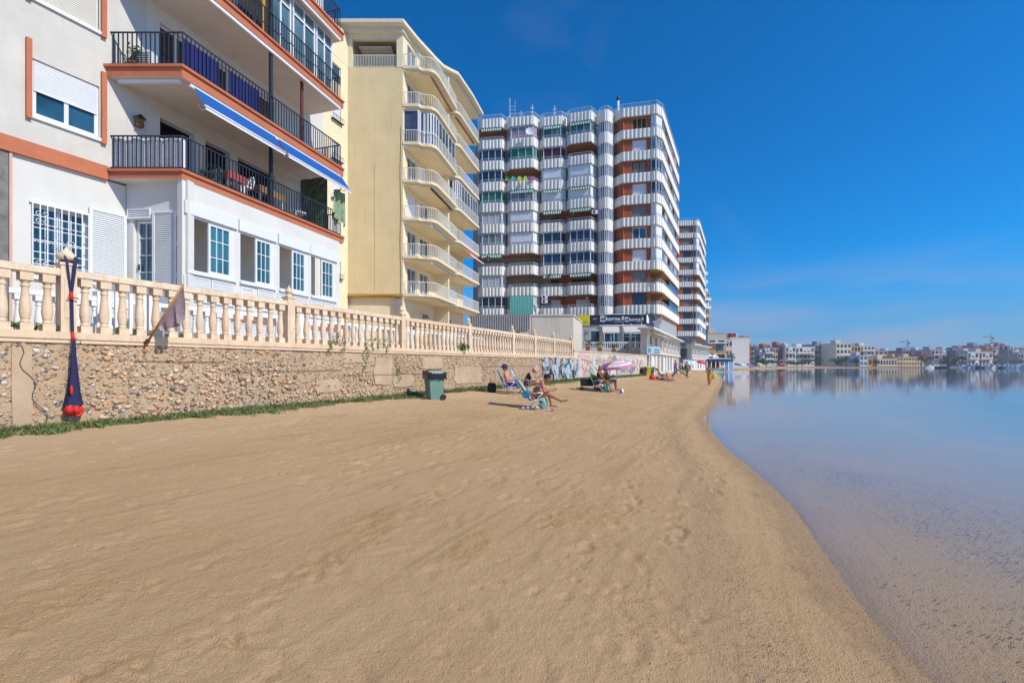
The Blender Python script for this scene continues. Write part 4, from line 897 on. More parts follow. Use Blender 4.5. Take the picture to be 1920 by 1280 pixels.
kinds={1:['navy+','curtain','open','light','curtain','green','navy','navy','open'],
       2:['curtain','open','open','white','white','light','open','green','mauve'],
       3:['brick','open','navy','navy','open','white','white','maroon','teal'],
       4:['brick','open','navy','navy','open','white','white','open','teal']}
kinds[1][0]='navy'
aw={(2,0):'long',(1,2):1,(2,5):1,(3,1):1,(3,4):1,(3,8):1,(4,1):1,(4,4):1,(4,8):1,(2,6):None,(1,8):1,(4,5):1,(3,5):1}
bp_={1:[XP(896,60.0),XP(903,59.3),XP(941,58.9),XP(950,59.9)],2:[XP(950,59.8),XP(957,58.9),XP(1000,58.3),XP(1013,59.6)],3:[XP(1013,59.5),XP(1018,58.8),XP(1052,58.3),XP(1063,58.9)],4:[XP(1063,58.6),XP(1068,57.9),XP(1108,57.1),XP(1121,58.6)]}
for b_i,ol in bp_.items():
    bk=[(ol[-1][0],ol[-1][1]+1.4),(ol[0][0],ol[0][1]+1.4)]
    dz={1:0,2:0,3:0,4:.35}[b_i]
    for k,z in enumerate(ZT): bay(T1,ol,z,ZT[k+1] if k<9 else z+2.8,kinds[b_i][k] if k<9 else None,bk,top=(k==9),awn=aw.get((b_i,k)))
# stair shaft behind vertical metal slats
sc_=[XP(1121,58.4),XP(1125,57.6),XP(1133,57.1),XP(1140,57.1),XP(1148,57.7),XP(1151,58.6)]
for k in range(10):
    q=MB()
    for (x0,y0),(x1,y1) in zip(sc_[:-1],sc_[1:]): ribs(q,x0,y0,x1,y1,ZT[k]-.2,ZT[k]+PH+.1,.28,.03)
    sh_=q.build('stair_parapet',RIB,T1)
    if k==9: break
    q=MB()
    for (x0,y0),(x1,y1) in zip(sc_[:-1],sc_[1:]):
        f=Fr(x0,y0,x1-x0,y1-y0); L=math.hypot(x1-x0,y1-y0); n=max(1,round(L/.3))
        for i in range(n): q.box(f,L*i/n+.02,L*i/n+.11,-.06,.04,ZT[k]+PH+.101,ZT[k+1]-.201)
    q.build('slat_screen',MET,sh_)
q=MB()
for (x0,y0),(x1,y1) in zip(sc_[:-1],sc_[1:]):
    f=Fr(x0,y0,x1-x0,y1-y0); q.box(f,0,math.hypot(x1-x0,y1-y0),-.35,-.3,ZT[0],ZT[9])
q.build('stair_glass',TG['light'],sh_)
q=MB(); bars(q,sc_,ZT[9]+PH+.1,ZT[9]+PH+.6,.2,.025,0,.02,.04); q.build('rail',MET,sh_)
# brick end block, its windows, the chamfered corner and the face towards the water
def end_block(T, pA,pB,pC,pD,pE,pF,Z,wk,ck,lod=0,depth=7):
    "pA-pB chamfer, pB-pC brick face, pC-pD corner front, pD-pE corner chamfer, pE-pF water face"
    n=len(Z)-1; fb=Fr(*pB,pC[0]-pB[0],pC[1]-pB[1]); Lb=math.dist(pB,pC); fa=Fr(*pA,pB[0]-pA[0],pB[1]-pA[1]); La=math.dist(pA,pB); fw=Fr(*pE,pF[0]-pE[0],pF[1]-pE[1]); Lw=math.dist(pE,pF)
    for k,z in enumerate(Z):
        q=MB(); 
        for a,b__ in ((pA,pB),(pB,pC),(pC,pD),(pD,pE)): ribs(q,*a,*b__,z,z+PH)
        q.box(fw,0,Lw,-.15,.0,z,z+PH); i_=lambda p,g:(p[0]-g*.6,p[1]+g); bk=[fw.p(Lw,-6,0)[:2],(pA[0],pA[1]+6)]
        q.prism([pA,pB,pC,pD,pE,pF]+bk,z-.05,z+.08,0,0,1); P_=q.build('parapet_band',[RIB,OSO],T)
        q=MB(); bars(q,([pA,pB,pC,pD,pE,pF] if k==n else [pC,pD,pE,pF]),z+PH,z+PH+(.55 if k==n else .4),.22 if not lod else .5,.025,0,.02,.04); q.build('rail',MET,P_)
        if k==n: break
        z0=z+PH; z1=Z[k+1]-.06
        q=MB(); t0_,t1_=Lb*.37,Lb*.86; wall_open(q,fb,-.02,Lb,z0-.02,z1,[(t0_,t1_,z0+.03,z1-.1)],-.2,.2); q.box(fa,.05,La+.05,-.4,-.2,z0-.02,z1); q.build('brick_panel',BRK,T)
        wkk=wk[k]
        if wkk in ('W','G'): q=MB(); shutter(q,fb,t0_,t1_,-.33,z0+.03,z1-.1,step=.13); q.box(fb,t0_,t1_,-.34,-.26,z0+.03,z0+.09); q.build('roller_shutter',WSH if wkk=='W' else GSH,T)
        else: frame_win('window',fb,t0_,t1_,z0+.03,z1-.1,-.25,T,{'Y':(OSO,TG['dark']),'B':(ALU,GLS),'D':(IRON,TG['navy']),'T':(IRON,M('tan_blind',(.25,.20,.15),.6,.1))}[wkk],3 if wkk in 'YD' else 2,.09)
        cc=ck[k]
        if cc=='O':
            q=MB(); q.box(fw,0,Lw*.8,-2.3,-2.1,z,z1); q.box(fb,Lb,Lb+1.6,-2.6,-2.4,z,z1); q.build('recess_wall',BRO,T)
            q=MB(); q.box(fw,2.0,Lw*.4,-2.09,-2.05,z+.1,z1-.3); q.build('recess_door',TG['dark'],T)
            q=MB(); q.box(fw,Lw*.42,Lw-.3,-.3,-.2,z0,z1); q.build('glazed_screen',TG['navy'],T)
        else:
            for a,b__ in ((pC,pD),(pD,pE)):
                f=Fr(*a,b__[0]-a[0],b__[1]-a[1]); L=math.dist(a,b__)
                if cc=='W': q=MB(); shutter(q,f,.02,L-.02,-.12,z0+.1,z1,step=.14); q.box(f,.02,L-.02,-.15,-.1,z0,z0+.1); q.build('roller_shutter',WSH,T)
                else: frame_win('window',f,.02,L-.02,z0,z1,-.1,T,(ALU,TG['navy'] if cc=='N' else TG['light']),max(1,round(L/.7)),.08)
            nn=7 if not lod else 4
            for j in range(nn):
                a,b__=Lw*j/nn+.04,Lw*(j+1)/nn-.02
                if (j+k)%5==4: continue
                frame_win('window',fw,a,b__,z0,z1,-.12,T,(ALU,(TG['teal'],TG['light'],TG['navy'],TG['curtain'])[(j*3+k*2)%4]),1 if lod else 2,.07)
pA,pB,pC,pD,pE,pF=XP(1151,58.6),XP(1166,57.3),XP(1220,56.6),XP(1231,56.3),XP(1243,57.3),XP(1273.5,71.7)
end_block(T1,pA,pB,pC,pD,pE,pF,ZR,['D','G','W','B','G','W','T','W','Y'],['O','O','W','W','W','N','N','L','W'])
q=MB(); q.prism([XP(898,61.2),XP(1121,60.2),XP(1151,59.2),(16.0,58.3),(18.6,60.5),(25.0,72.0),(12,80),(-6,70)],.7,ZT[9]+.6); q.build('core',M('tower_core',(.30,.24,.20),.9,.2),T1)
q=MB(); q.prism([(pE[0]-1.9,pE[1]+.3),(pE[0]-.4,pE[1]+.2),(pF[0]-.4,pF[1]),(pF[0]-2,pF[1]+.4)],.7,8.5); q.build('core_front',M('grey_ribbed',(.36,.355,.35),.8,.1,2,streak=.2),T1)
# outdoor units, flower boxes and parasols that tell the balconies apart
for (px,py,Yb,lb) in ((1021,557,58.0,'upper of the two air conditioners on the lowest brick balcony'),(1021,565,58.0,'lower of the two air conditioners on the lowest brick balcony'),(1115,398,57.6,'air conditioner on the open balcony next to the stair shaft')):
    x,y=XP(px,Yb); z=EYE+(HZ-py)/F*Yb; T_=thing('air_conditioner',lb,'air conditioner',(x,y,z)); q=MB(); q.box(W0,x-.38,x+.38,-y-.1,-y+.15,z-.22,z+.22); q.build('housing',ALU,T_); q=MB(); q.tube([(x-.1,y-.155,z),(x-.1,y-.165,z)],.17,12,sm=False); q.build('fan_grille',IRON,T_)
rr_=random.Random(77); LF=[M('leaf_a',(.07,.15,.03),.6,.3,9),M('leaf_b',(.13,.22,.05),.6,.3,9)]
for i,(px,py,Yb,lb) in enumerate(((1075,400,57.8,'potted flowers at the left end of the awning-shaded balcony'),(1100,558,57.4,'trailing plant on the lowest balcony beside the stair shaft'),(1030,520,58.4,'plant pot on the open balcony third bay from the left'),(915,486,59.0,'plants behind the rail of the dark leftmost balcony'),(1228,527,56.4,'plant on the open corner balcony of the big tower'))):
    x,y=XP(px,Yb); z=EYE+(HZ-py)/F*Yb; T_=thing('balcony_plant',lb,'plant',(x,y,z),'plants on the tower balconies'); q=MB()
    for k in range(60):
        a_=Vector((rr_.gauss(0,1),rr_.gauss(0,1),rr_.gauss(0,1))).normalized(); c_=Vector((x+rr_.gauss(0,.22),y+rr_.gauss(0,.1),z+.2+rr_.gauss(0,.14))); b__=a_.cross(Vector((.3,.2,1))).normalized(); q.face([c_-a_*.1,c_-b__*.05,c_+a_*.1,c_+b__*.05],k%2)
    q.build('foliage',LF,T_); q=MB(); q.lathe(x,y,[(.12,z-.2),(.17,z+.02)],8); q.build('pot',M('terracotta_pot',(.42,.17,.09),.8,.12),T_)
# roof things
def mast(x,y,z,h,label,rungs=0):
    t_=thing('antenna_mast',label,'antenna',(x,y,z),'antennas on the tower roof'); q=MB(); q.tube([(x,y,z),(x,y,z+h)],.04,5); q.build('mast',MET,t_)
    if rungs:
        q=MB()
        for i in range(rungs): q.box(W0,x-.02,x+.75,-y-.02,-y+.02,z+h*.25+i*h*.6/rungs,z+h*.25+i*h*.6/rungs+.04)
        q.box(W0,x+.7,x+.74,-y-.02,-y+.02,z+h*.2,z+h*.95); q.build('aerial',MET,t_)
    else:
        q=MB(); q.box(W0,x-.25,x+.25,-y-.015,-y+.015,z+h*.85,z+h*.88); q.box(W0,x-.18,x+.18,-y-.015,-y+.015,z+h*.7,z+h*.73); q.build('aerial',MET,t_)
zr=ZT[9]+.6
for (px,h,rg,lb) in ((956,4.6,6,'tall ladder-like antenna on the tower roof, second bay from its left end'),(977,2.9,0,'short thin antenna just right of the ladder-like one'),(998,3.8,0,'thin antenna above the seam of the second and third bays'),(1040,3.6,0,'thin antenna above the third balcony bay')):
    x,y=XP(px,61.5); mast(x,y,zr,h,lb,rg)
x,y=XP(1159,59.5); t_=thing('roof_flue','white flue pipe with dark cap standing at the near edge of the tower roof','flue',(x,y,zr)); q=MB(); q.tube([(x,y,zr),(x,y,zr+3.1)],.16,8); q.build('pipe',ALU,t_); q=MB(); q.lathe(x,y,[(.1,zr+3.1),(.24,zr+3.2),(.22,zr+3.5),(.05,zr+3.8)],8); q.build('cap',IRON,t_)
# dish and drying clothes
x,y=XP(994,57.9); z=EYE+(HZ-247)/F*57.9; t_=thing('satellite_dish','white satellite dish fixed to the top balcony of the ribbed tower','satellite dish',(x,y,z)); q=MB(); k0=len(q.v)
for i in range(4):
    for j in range(10):
        an=2*math.pi*j/10; r_=.55*i/3+.01; q.v.append((x+r_*math.cos(an),y-.02-.12*(i/3)**2+.1*math.sin(an)*i/3,z+r_*math.sin(an)))
for i in range(3):
    for j in range(10): A=k0+i*10+j; B=k0+i*10+(j+1)%10; q.f.append((A,B,B+10,A+10)); q.m.append(0); q.s.append(True)
q.build('dish',ALU,t_); q=MB(); q.tube([(x,y,z),(x,y+.6,z-.1)],.03,5); q.tube([(x,y-.1,z-.5),(x,y-.6,z)],.015,4); q.build('arm',MET,t_)
for px,c_,nm,lb in ((951,(.30,.50,.08),'towel','lime towel hanging off the balcony at the seam of the first two bays'),(962,(.05,.42,.36),'towel','turquoise towel drying on the laundry balcony'),(974,(.45,.62,.05),'shirt','bright lime shirt drying on the laundry balcony'),(985,(.40,.58,.06),'shirt','small yellow-green shirt drying right of the bright lime one'),(998,(.55,.05,.32),'shirt','magenta shirt drying at the end of the laundry balcony')):
    Yb=58.25 if px>955 else 59.4; x,y=XP(px,Yb); z=EYE+(HZ-339)/F*Yb; q=MB()
    for i in range(5): a=(i/5-.5)*.5; b__=((i+1)/5-.5)*.5; q.face([(x+a*1.2,y-.1-.03*math.sin(i*2),z),(x+b__*1.2,y-.1-.03*math.sin(i*2+2),z),(x+b__*.6,y-.06,z+.55),(x+a*.6,y-.06,z+.55)])
    tag(recentre(q.build('laundry_'+nm,M('laundry_%d'%px,c_,.8,.1)),(x,y,z)),lb,'laundry','laundry on the tower balcony')
# ground floor: grey ribbed wall, plaster block, restaurant with terrace
q=MB(); gr=M('grey_ribbed',(.36,.355,.35),.8,.1,2,streak=.2); x0,y0=XP(880,59.0); x1,y1=XP(1000,57.6); ribs(q,x0,y0,x1,y1,5.9,8.1,.30,.06); q.build('ribbed_base',gr,T1)
q=MB(); x0,y0=XP(880,58.9); x1,y1=XP(1000,57.8); f=Fr(x0,y0,x1-x0,y1-y0); q.box(f,0,8.4,-1.4,-.6,.7,5.88); q.build('base_wall',RIB,T1)
for ta_ in (3.2,4.6,6.1): q=MB(); q.box(f,ta_,ta_+.8,-.599,-.55,4.2,5.3); q.build('base_window',TG['dark'],T1)
PB=thing('plaster_outhouse','plain stained cream plaster block at the far end of the balustrade','outhouse',(2.8,32.5,2.1)); PL=M('stained_plaster',(.60,.54,.46),.9,.06,1.2,50,.3,streak=.5,dirt=(.42,.27,.12))
q=MB(); x0=(997-CX)/F*32; x1=(1075-CX)/F*32; x2=(1091.5-CX)/F*37.5
q.prism([(x0,32),(x1,32),(x2,37.5),(x0,37.5)],.9,5.12); q.prism([(x0-.06,31.94),(x1+.07,31.94),(x2+.07,37.6),(x0-.06,37.6)],5.121,5.22); q.build('wall',PL,PB)
q=MB(); q.tube([(x0-.12,31.9,2.2),(x0-.12,31.9,5.1)],.03,5); q.tube([(x0-.12,31.9,4.2),(x0-.9,31.9,3.2)],.015,4); q.build('drain_pipe',MET,PB)
# ---------------------------------------------------------------- restaurant under the tower
CRM=M('restaurant_wall',(.55,.51,.46),.8,.08,2,40,.15,streak=.2); NAV=M('navy_sign',(.022,.024,.045),.4,.06); YS=M('yellow_sign',(.72,.60,.01),.5,.03); SGW=M('sign_white',(.72,.72,.74),.5,.02); PNK=M('sign_pink',(.50,.16,.22),.5,.02); CAN=M('cream_canvas',(.62,.56,.52),.85,.05)
RS=thing('restaurant','ground floor restaurant under the tower with a navy sign band reading elkorneR and cream awnings','restaurant',(14,56,3.3))
a0=XP(1084,55.6); a1=XP(1208,54.6); a2=XP(1235,59.2)
f1=Fr(*a0,a1[0]-a0[0],a1[1]-a0[1]); L1=math.dist(a0,a1); f2_=Fr(*a1,a2[0]-a1[0],a2[1]-a1[1]); L2=math.dist(a1,a2); t1_=lambda x:f1.t_at(x)
wo=[(t1_(1108),t1_(1124),2.9,5.75),(t1_(1132),t1_(1159.5),3.7,5.75),(t1_(1169),t1_(1203),3.6,5.75)]
q=MB(); wall_open(q,f1,0,L1,.7,6.5,wo,0,.3); q.build('front_wall',CRM,RS); q=MB(); wall_open(q,f2_,.31,L2,.7,6.5,[(1.2,2.6,3.7,5.7),(3.2,4.6,3.7,5.7)],0,.3); q.build('side_wall',CRM,RS)
q=MB(); q.box(f1,.3,L1-.3,-3,-2.9,3.3,6.4); q.build('dining_room',TG['dark'],RS)  # near-black sheet whose colour stands in for the unlit room behind
for i,(a,b_,c_,d) in enumerate(wo[1:]): frame_win('window',f1,a,b_,c_,d,-.1,RS,(ALU,glass('restaurant_glass',(.03,.08,.13),.05,.5)),2 if i==0 else 3,.08)
for a,b_ in ((1.2,2.6),(3.2,4.6)): frame_win('window',f2_,a,b_,3.7,5.7,-.1,RS,(ALU,GLS),2,.08)
q=MB(); q.box(f1,wo[0][0],wo[0][0]+.55,-.1,-.06,3.3,5.7); q.build('door',GLS,RS)
q=MB(); q.box(f1,t1_(1097),t1_(1107),.001,.04,3.2,6.1); q.build('grey_panel',M('grey_panel',(.40,.42,.46),.6,.06),RS)
q=MB(); q.box(f1,t1_(1098),t1_(1103.5),.041,.1,5.45,5.75); q.build('lit_sign',M('small_sign',(.38,.26,.08),.5,.1),RS)
for xa,xb,mt_ in ((1084,1105.8,YS),(1106,1124,NAV),(1124.3,1167,NAV),(1167.3,1208,NAV)):
    q=MB(); q.box(f1,t1_(xa),t1_(xb),.0,.12,6.5,7.72); q.build('sign_panel',mt_,RS)
q=MB(); q.box(f2_,0.13,L2*.55,.0,.12,6.45,7.8); q.build('sign_panel',NAV,RS); q=MB(); q.box(f2_,L2*.55+.02,L2*.98,.0,.10,6.4,7.6); q.build('sign_panel',M('slate_sign',(.09,.10,.11),.5,.1),RS)
q=MB(); q.box(f1,t1_(1124),L1+.1,-.2,.2,7.721,7.81); q.box(f1,t1_(1124),L1+.1,.0,.16,6.36,6.49); q.build('sign_trim',ALU,RS)
q=MB(); q.box(f1,t1_(1094),t1_(1101),.121,.13,6.72,6.76); q.box(f1,t1_(1094),t1_(1101),.121,.13,6.9,6.94); q.box(f1,t1_(1094),t1_(1094)+.05,.121,.13,6.76,6.9); q.build('sign_mark',NAV,RS)
def text(name, s, fr, t, o, z, size, mat, parent, flip=False, sx=1.0, bold=.02):
    cu_=bpy.data.curves.new(name,'FONT'); cu_.body=s; cu_.size=size; cu_.extrude=.006; cu_.offset=bold*size; cu_.resolution_u=3; cu_.align_x='LEFT'
    to=bpy.data.objects.new('tmp',cu_); COL.objects.link(to); dg=bpy.context.evaluated_depsgraph_get(); me=bpy.data.meshes.new_from_object(to.evaluated_get(dg)); bpy.data.objects.remove(to)
    xs_=[v_.co.x for v_ in me.vertices]; mn,mx_=min(xs_),max(xs_)
    for v_ in me.vertices:
        x=(v_.co.x-mn)*sx; x=(mx_-mn)*sx-x if flip else x
        p=fr.p(t+x,o+v_.co.z+.007,z+v_.co.y); o_=ORG[parent.name]; v_.co=(p[0]-o_[0],p[1]-o_[1],p[2]-o_[2])
    if flip: me.flip_normals()
    me.materials.clear(); me.materials.append(mat); ob=bpy.data.objects.new(name,me); COL.objects.link(ob); ob.parent=parent; ORG[ob.name]=ORG[parent.name]; return (mx_-mn)*sx
def logo(fr,t,o,z,s,small=True):
    q=MB(); q.prism([(t,z-.1*s),(t+.06*s,z-.18*s),(t+.78*s,z-.18*s),(t+.84*s,z-.1*s),(t+.84*s,z+.72*s),(t+.78*s,z+.8*s),(t+.06*s,z+.8*s),(t,z+.72*s)],o,o+.008,fn=lambda a,b_,c_:fr.p(a,c_,b_)); q.build('logo_block',SGW,RS)
    text('sign_letters','el',fr,t+.12*s,o+.009,z+.02*s,.95*s,NAV,RS,sx=1.15)
    w_=text('sign_letters','korne',fr,t+.92*s,o,z,.95*s,SGW,RS,sx=1.02); text('sign_letters','R',fr,t+.92*s+w_+.08*s,o,z,.95*s,SGW,RS,flip=True,sx=.95)
    q=MB(); x=t+2.3*s
    for i in range(9): q.box(fr,x+i*.16*s,x+i*.16*s+.10*s,o,o+.006,z-.30*s,z-.22*s)
    q.build('sign_small_print',SGW,RS)
logo(f1,t1_(1125.4),.12,7.02,.74); logo(f1,t1_(1171.5),.12,6.95,.57)
q=MB(); q.box(f1,t1_(1200),t1_(1205.5),.12,.127,7.52,7.60); q.build('sign_mark',PNK,RS); q=MB(); q.box(f1,t1_(1111.5),t1_(1119),.12,.127,7.15,7.30); q.build('sign_mark',PNK,RS)
q=MB(); q.prism([(.5,6.75),(1.35,6.75),(1.35,7.25),(.95,7.7),(.5,7.7)],.12,.127,fn=lambda a,b_,c_:f2_.p(a,c_,b_)); 
q.build('sign_mark',SGW,RS)
for i in range(5): q=MB(); q.box(f2_,3.0+i*.3,3.2+i*.3,.10,.107,7.0,7.12); q.build('sign_mark',SGW,RS)
for xa,xb in ((1129,1160),(1168.5,1211)):
    ta,tb=t1_(xa),t1_(xb); q=MB(); p=f1.p
    q.face([p(ta,1.15,5.55),p(tb,1.15,5.55),p(tb,.05,6.35),p(ta,.05,6.35)]); q.box(f1,ta,tb,1.15,1.17,5.38,5.56); q.face([p(ta,.05,6.35),p(ta,.05,5.9),p(ta,1.15,5.55)]); q.face([p(tb,.05,6.35),p(tb,1.15,5.55),p(tb,.05,5.9)]); q.build('awning',CAN,RS)
# raised terrace with white rail
q=MB(); q.prism([XP(1089,49.5),XP(1213,49.0),XP(1213,53.9),(16.2,58),XP(1087,57)],1.0,3.32); q.build('terrace_base',CRM,RS)
ra=XP(1093,49.7); rb=XP(1212,49.2); fr3=Fr(*ra,rb[0]-ra[0],rb[1]-ra[1]); L3=math.dist(ra,rb); q=MB(); q.box(fr3,0,L3,-.1,.0,4.05,4.17); q.box(fr3,0,L3,-.1,.0,3.321,3.4); q.build('handrail',WP,RS)
b0=None
for i in range(30):
    t_=.2+(L3-.4)*i/29; x,y,_=fr3.p(t_,-.05,0)
    if b0 is None: q=MB(); baluster(q,x,y,3.4,.65,fr3,.12,6); b0=q.build('baluster',WP,RS); bx_,by_=x,y
    else: c=b0.copy(); COL.objects.link(c); c.parent=RS; c.location=(x-bx_,y-by_,0)
q=MB(); 
for z_ in (4.75,5.05): q.tube([fr3.p(4.6,-.3,z_),fr3.p(L3-.2,-.3,z_)],.025,5)
q.build('terrace_pipe_rail',ALU,RS)
for px in (1134,1152,1169,1184,1204): t_=fr3.t_at(px); q=MB(); q.tube([fr3.p(t_,-.3,3.33),fr3.p(t_,-.3,5.1 if px<1160 else 6.2)],.03,5); q.build('terrace_post',ALU,RS)
# graffitied wall in front of it
G0=(WX0+WT*28.6,28.6); G1=XP(1213,46.0); FG2=Fr(*G0,G1[0]-G0[0],G1[1]-G0[1]); LG2=math.dist(G0,G1); WFs=WF
gw=thing('garden_wall','pale rendered wall covered in pink and grey graffiti between the stone wall and the restaurant podium','wall',FG2.p(8,0,.6))
PW=M('weathered_render',(.58,.50,.42),.9,.14,1.5,40,.35,streak=.5,dirt=(.36,.27,.2))
q=MB(); q.box(FG2,0,LG2,-.35,0,.2,2.55); q.build('wall_body',PW,gw); q=MB(); q.box(FG2,-.02,LG2+.04,-.4,.05,2.551,2.63); q.build('coping',PW,gw)
FFX=FG2
def blob2(q,fr,t0,z0,rt,rz,m,o,seed,wob=.15,rot=0,n=16):
    r3=random.Random(seed); ph=[r3.uniform(0,6) for _ in range(3)]; ring=[]
    for i in range(n):
        an=2*math.pi*i/n; k=1+wob*math.sin(2*an+ph[0])+wob*.7*math.sin(3*an+ph[1]); a_,b_=rt*k*math.cos(an),rz*k*math.sin(an); ring.append((t0+a_*math.cos(rot)-b_*math.sin(rot),min(2.5,z0+a_*math.sin(rot)+b_*math.cos(rot))))
    q.prism(ring,o-.002,o,m,fn=lambda a,b_,z:fr.p(a,z,b_))
q=MB(); tg2=lambda x:FG2.t_at(x); r4=random.Random(9)
GR2=[M('spray_faded_pink',(.62,.36,.36),.85,.15,5),M('spray_faded_grey',(.42,.42,.45),.85,.15,5),M('spray_faded_blue',(.20,.22,.34),.85,.15,5),M('spray_brown_patch',(.40,.33,.25),.85,.12,5),M('spray_faded_teal',(.42,.52,.50),.85,.15,5)]
for x,z,a,c_,m_ in ((1086,2.2,.45,.2,0),(1092,1.6,.12,.8,0),(1101,2.25,.5,.12,0),(1100,1.3,.1,.6,0),(1106,1.9,.1,.5,0),(1096,1.0,.3,.08,0),(1112,1.7,.2,.7,4),(1126,2.0,.9,.38,1),(1125,1.95,.7,.25,3),(1143,2.0,.7,.35,3),(1152,2.0,1.0,.36,2),(1152,2.05,.6,.2,1),(1160,1.2,.9,.42,1),(1168,1.3,.7,.3,2),(1176,2.0,1.0,.42,4),(1178,1.95,.6,.25,2),(1185,1.2,.9,.35,2),(1186,1.15,.6,.2,1),(1196,2.1,.9,.16,0),(1204,1.9,.7,.3,0),(1135,1.2,.6,.4,1),(1143,1.1,.25,.3,2)):
    blob2(q,FG2,tg2(x),z,a,c_,m_,.006+.0021*(m_+1)+r4.random()*.001,int(x),wob=.25,rot=r4.uniform(-.3,.3))
for k in range(16):
    x0_=r4.uniform(1084,1206); t_=tg2(x0_); pts=[FG2.p(t_+.35*math.sin(i*r4.uniform(.8,1.4)),.03,min(2.48,1.0+i*.12+r4.uniform(-.06,.06))) for i in range(10)]; q.tube(pts,.025,4,r4.choice((0,0,2,1)))
q.build('graffiti',GR2,gw)
for i,(px,lb) in enumerate(((1107,'bushy planter nearest the plaster outhouse on the graffiti wall'),(1129,'second planter from the plaster outhouse on the graffiti wall'),(1155,'leafy planter above the blue graffiti patch'),(1181,'planter on the graffiti wall closest to the restaurant corner'))):
    t_=tg2(px); x,y,_=FG2.p(t_,-.18,0); plant('planter',lb,(x,y,3.2),(.42,.42,.26),110,.09,'planters on the graffiti wall',pot=.2,seed=px)
# grass tufts at its foot
def strip2(r):
    t_=r.random()*LG2; o=.02+abs(r.normal(0,1))*.22
    x,y,_=FG2.p(t_,o,0); return x,y,gz(x,y)+.005,1.3
blades('grass',7000,strip2,GM[:3]+[GM[3]],'thin grass at the foot of the graffitied wall','grass',.05,.16,seed=4)
# two-storey podium towards the water
P1a=XP(1214,46.2); P1b=(27.2,73.8)
def podium(nm,label,pa,pb,zb,zm,zt,nlo,nup,mats,dp=.7):
    T=thing('beachfront_podium',label,'building',(pa[0],pa[1],zb)); f=Fr(*pa,pb[0]-pa[0],pb[1]-pa[1]); L=math.dist(pa,pb); wmat,gmat=mats
    lo=[(L*(i+.25)/nlo,L*(i+.78)/nlo,zb+.2,zm-.35) for i in range(nlo)]; up=[(L*(i+.08)/nup,L*(i+.92)/nup,zm+.75,zt-.45) for i in range(nup)]
    q=MB(); wall_open(q,f,0,L,zb-.5,zm,lo,0,.3); wall_open(q,f,0,L,zm+.001,zt,up,-.05,.3); e=Fr(f.p(0,-dp,0)[0],f.p(0,-dp,0)[1],f.nx,f.ny); q.box(e,0,dp-.301,-.3,0,zb-.5,zt); q.build('wall',wmat,T)
    for i,(a,b_,c_,d) in enumerate(lo):
        if i%3==1: q=MB(); shutter(q,f,a,b_,-.14,c_,d,step=.14); q.build('roller_shutter',WSH,T)
        else: frame_win('door',f,a,b_,c_,d,-.12,T,(ALU,gmat),2,.09)
    for i,(a,b_,c_,d) in enumerate(up):
        frame_win('window',f,a,b_,c_,d,-.12,T,(ALU,gmat),2,.07); q=MB(); q.box(f,a+.15,b_-.15,-.049,.03,zm+.15,zm+.6); q.build('parapet_panel',M('pink_panel',(.50,.38,.33),.8,.1),T)
    for i in range(nup+1):
        t_=min(L-.1,max(.1,L*i/nup)); q=MB(); q.box(f,t_-.08,t_+.08,.0,.16,zm,zt-.02); q.build('column',ALU,T)
    q=MB(); q.box(f,-.6,L+.3,-dp-.2,.75,zt,zt+.16); q.build('roof',WHT,T); q=MB(); q.box(f,0,L,.0,.25,zm-.12,zm+.1); q.build('ledge',wmat,T)
    q=MB(); q.box(f,.35,L-.2,-dp+.05,-dp+.2,zb,zt-.1); q.build('inner_wall',INT,T)
    return T,f,L
PD,fp,LP=podium('a','white two-storey beachfront podium with glazed gallery below the big ribbed tower',P1a,P1b,.55,3.0,5.3,10,8,(M('podium_render',(.66,.61,.54),.85,.1,1.5,40,.2,streak=.35,dirt=(.45,.36,.28)),glass('podium_glass',(.16,.19,.20),.08,.4)))
q=MB(); 
for i in range(3):
    t_=.6+i*3.6; q.tube([fp.p(t_,.1,5.25),fp.p(t_,1.1,4.6)],.04,5)
    q.face([fp.p(t_,.1,5.3),fp.p(t_,1.25,4.7),fp.p(t_+3.3,1.25,4.7),fp.p(t_+3.3,.1,5.3)])
q.build('canopy',CAN,PD)
# grey wall between podium roof and first tower band
q=MB(); c0=XP(1215,57.8); g0=(pE[0]-2.2,pE[1]+.2); ribs(q,*c0,*[g0[0]+2.2,g0[1]+.2],6.9,7.98,.3,.05); ribs(q,g0[0]+2.0,g0[1]+.4,pF[0]-1.5,pF[1]+.3,5.5,7.98,.3,.05); q.build('ribbed_base',gr,T1)
# lettered boards at the podium corner
bt=thing('banner','tall blue and white banner on the near corner of the white podium','banner',fp.p(.35,.1,1.2)); CY=M('cyan_print',(.06,.42,.60),.6,.08); q=MB(); q.box(fp,.1,.75,.06,.10,.95,2.75); q.build('panel',SGW,bt)
q=MB()
for i in range(4): blobz=1.25+i*.4; q.prism([(.2,blobz-.12),(.6,blobz-.05),(.62,blobz+.14),(.3,blobz+.16)],.10,.106,fn=lambda a,b_,c_:fp.p(a,c_,b_))
q.build('print',CY,bt)
e1_=Fr(*XP(1213,46.0),1,.0); sb=thing('sign_board','wide white and cyan sign board above the tall banner','sign',e1_.p(.5,0,2.7)); q=MB(); q.box(e1_,.0,1.35,-.05,0,2.75,3.5); q.build('board',SGW,sb)
for A_ in ((.75,1.3,2.85,3.0),(.75,1.25,3.1,3.25),(.1,.4,2.9,3.35)): q=MB(); q.box(e1_,A_[0],A_[1],.001,.008,A_[2],A_[3]); q.build('print',CY,sb)
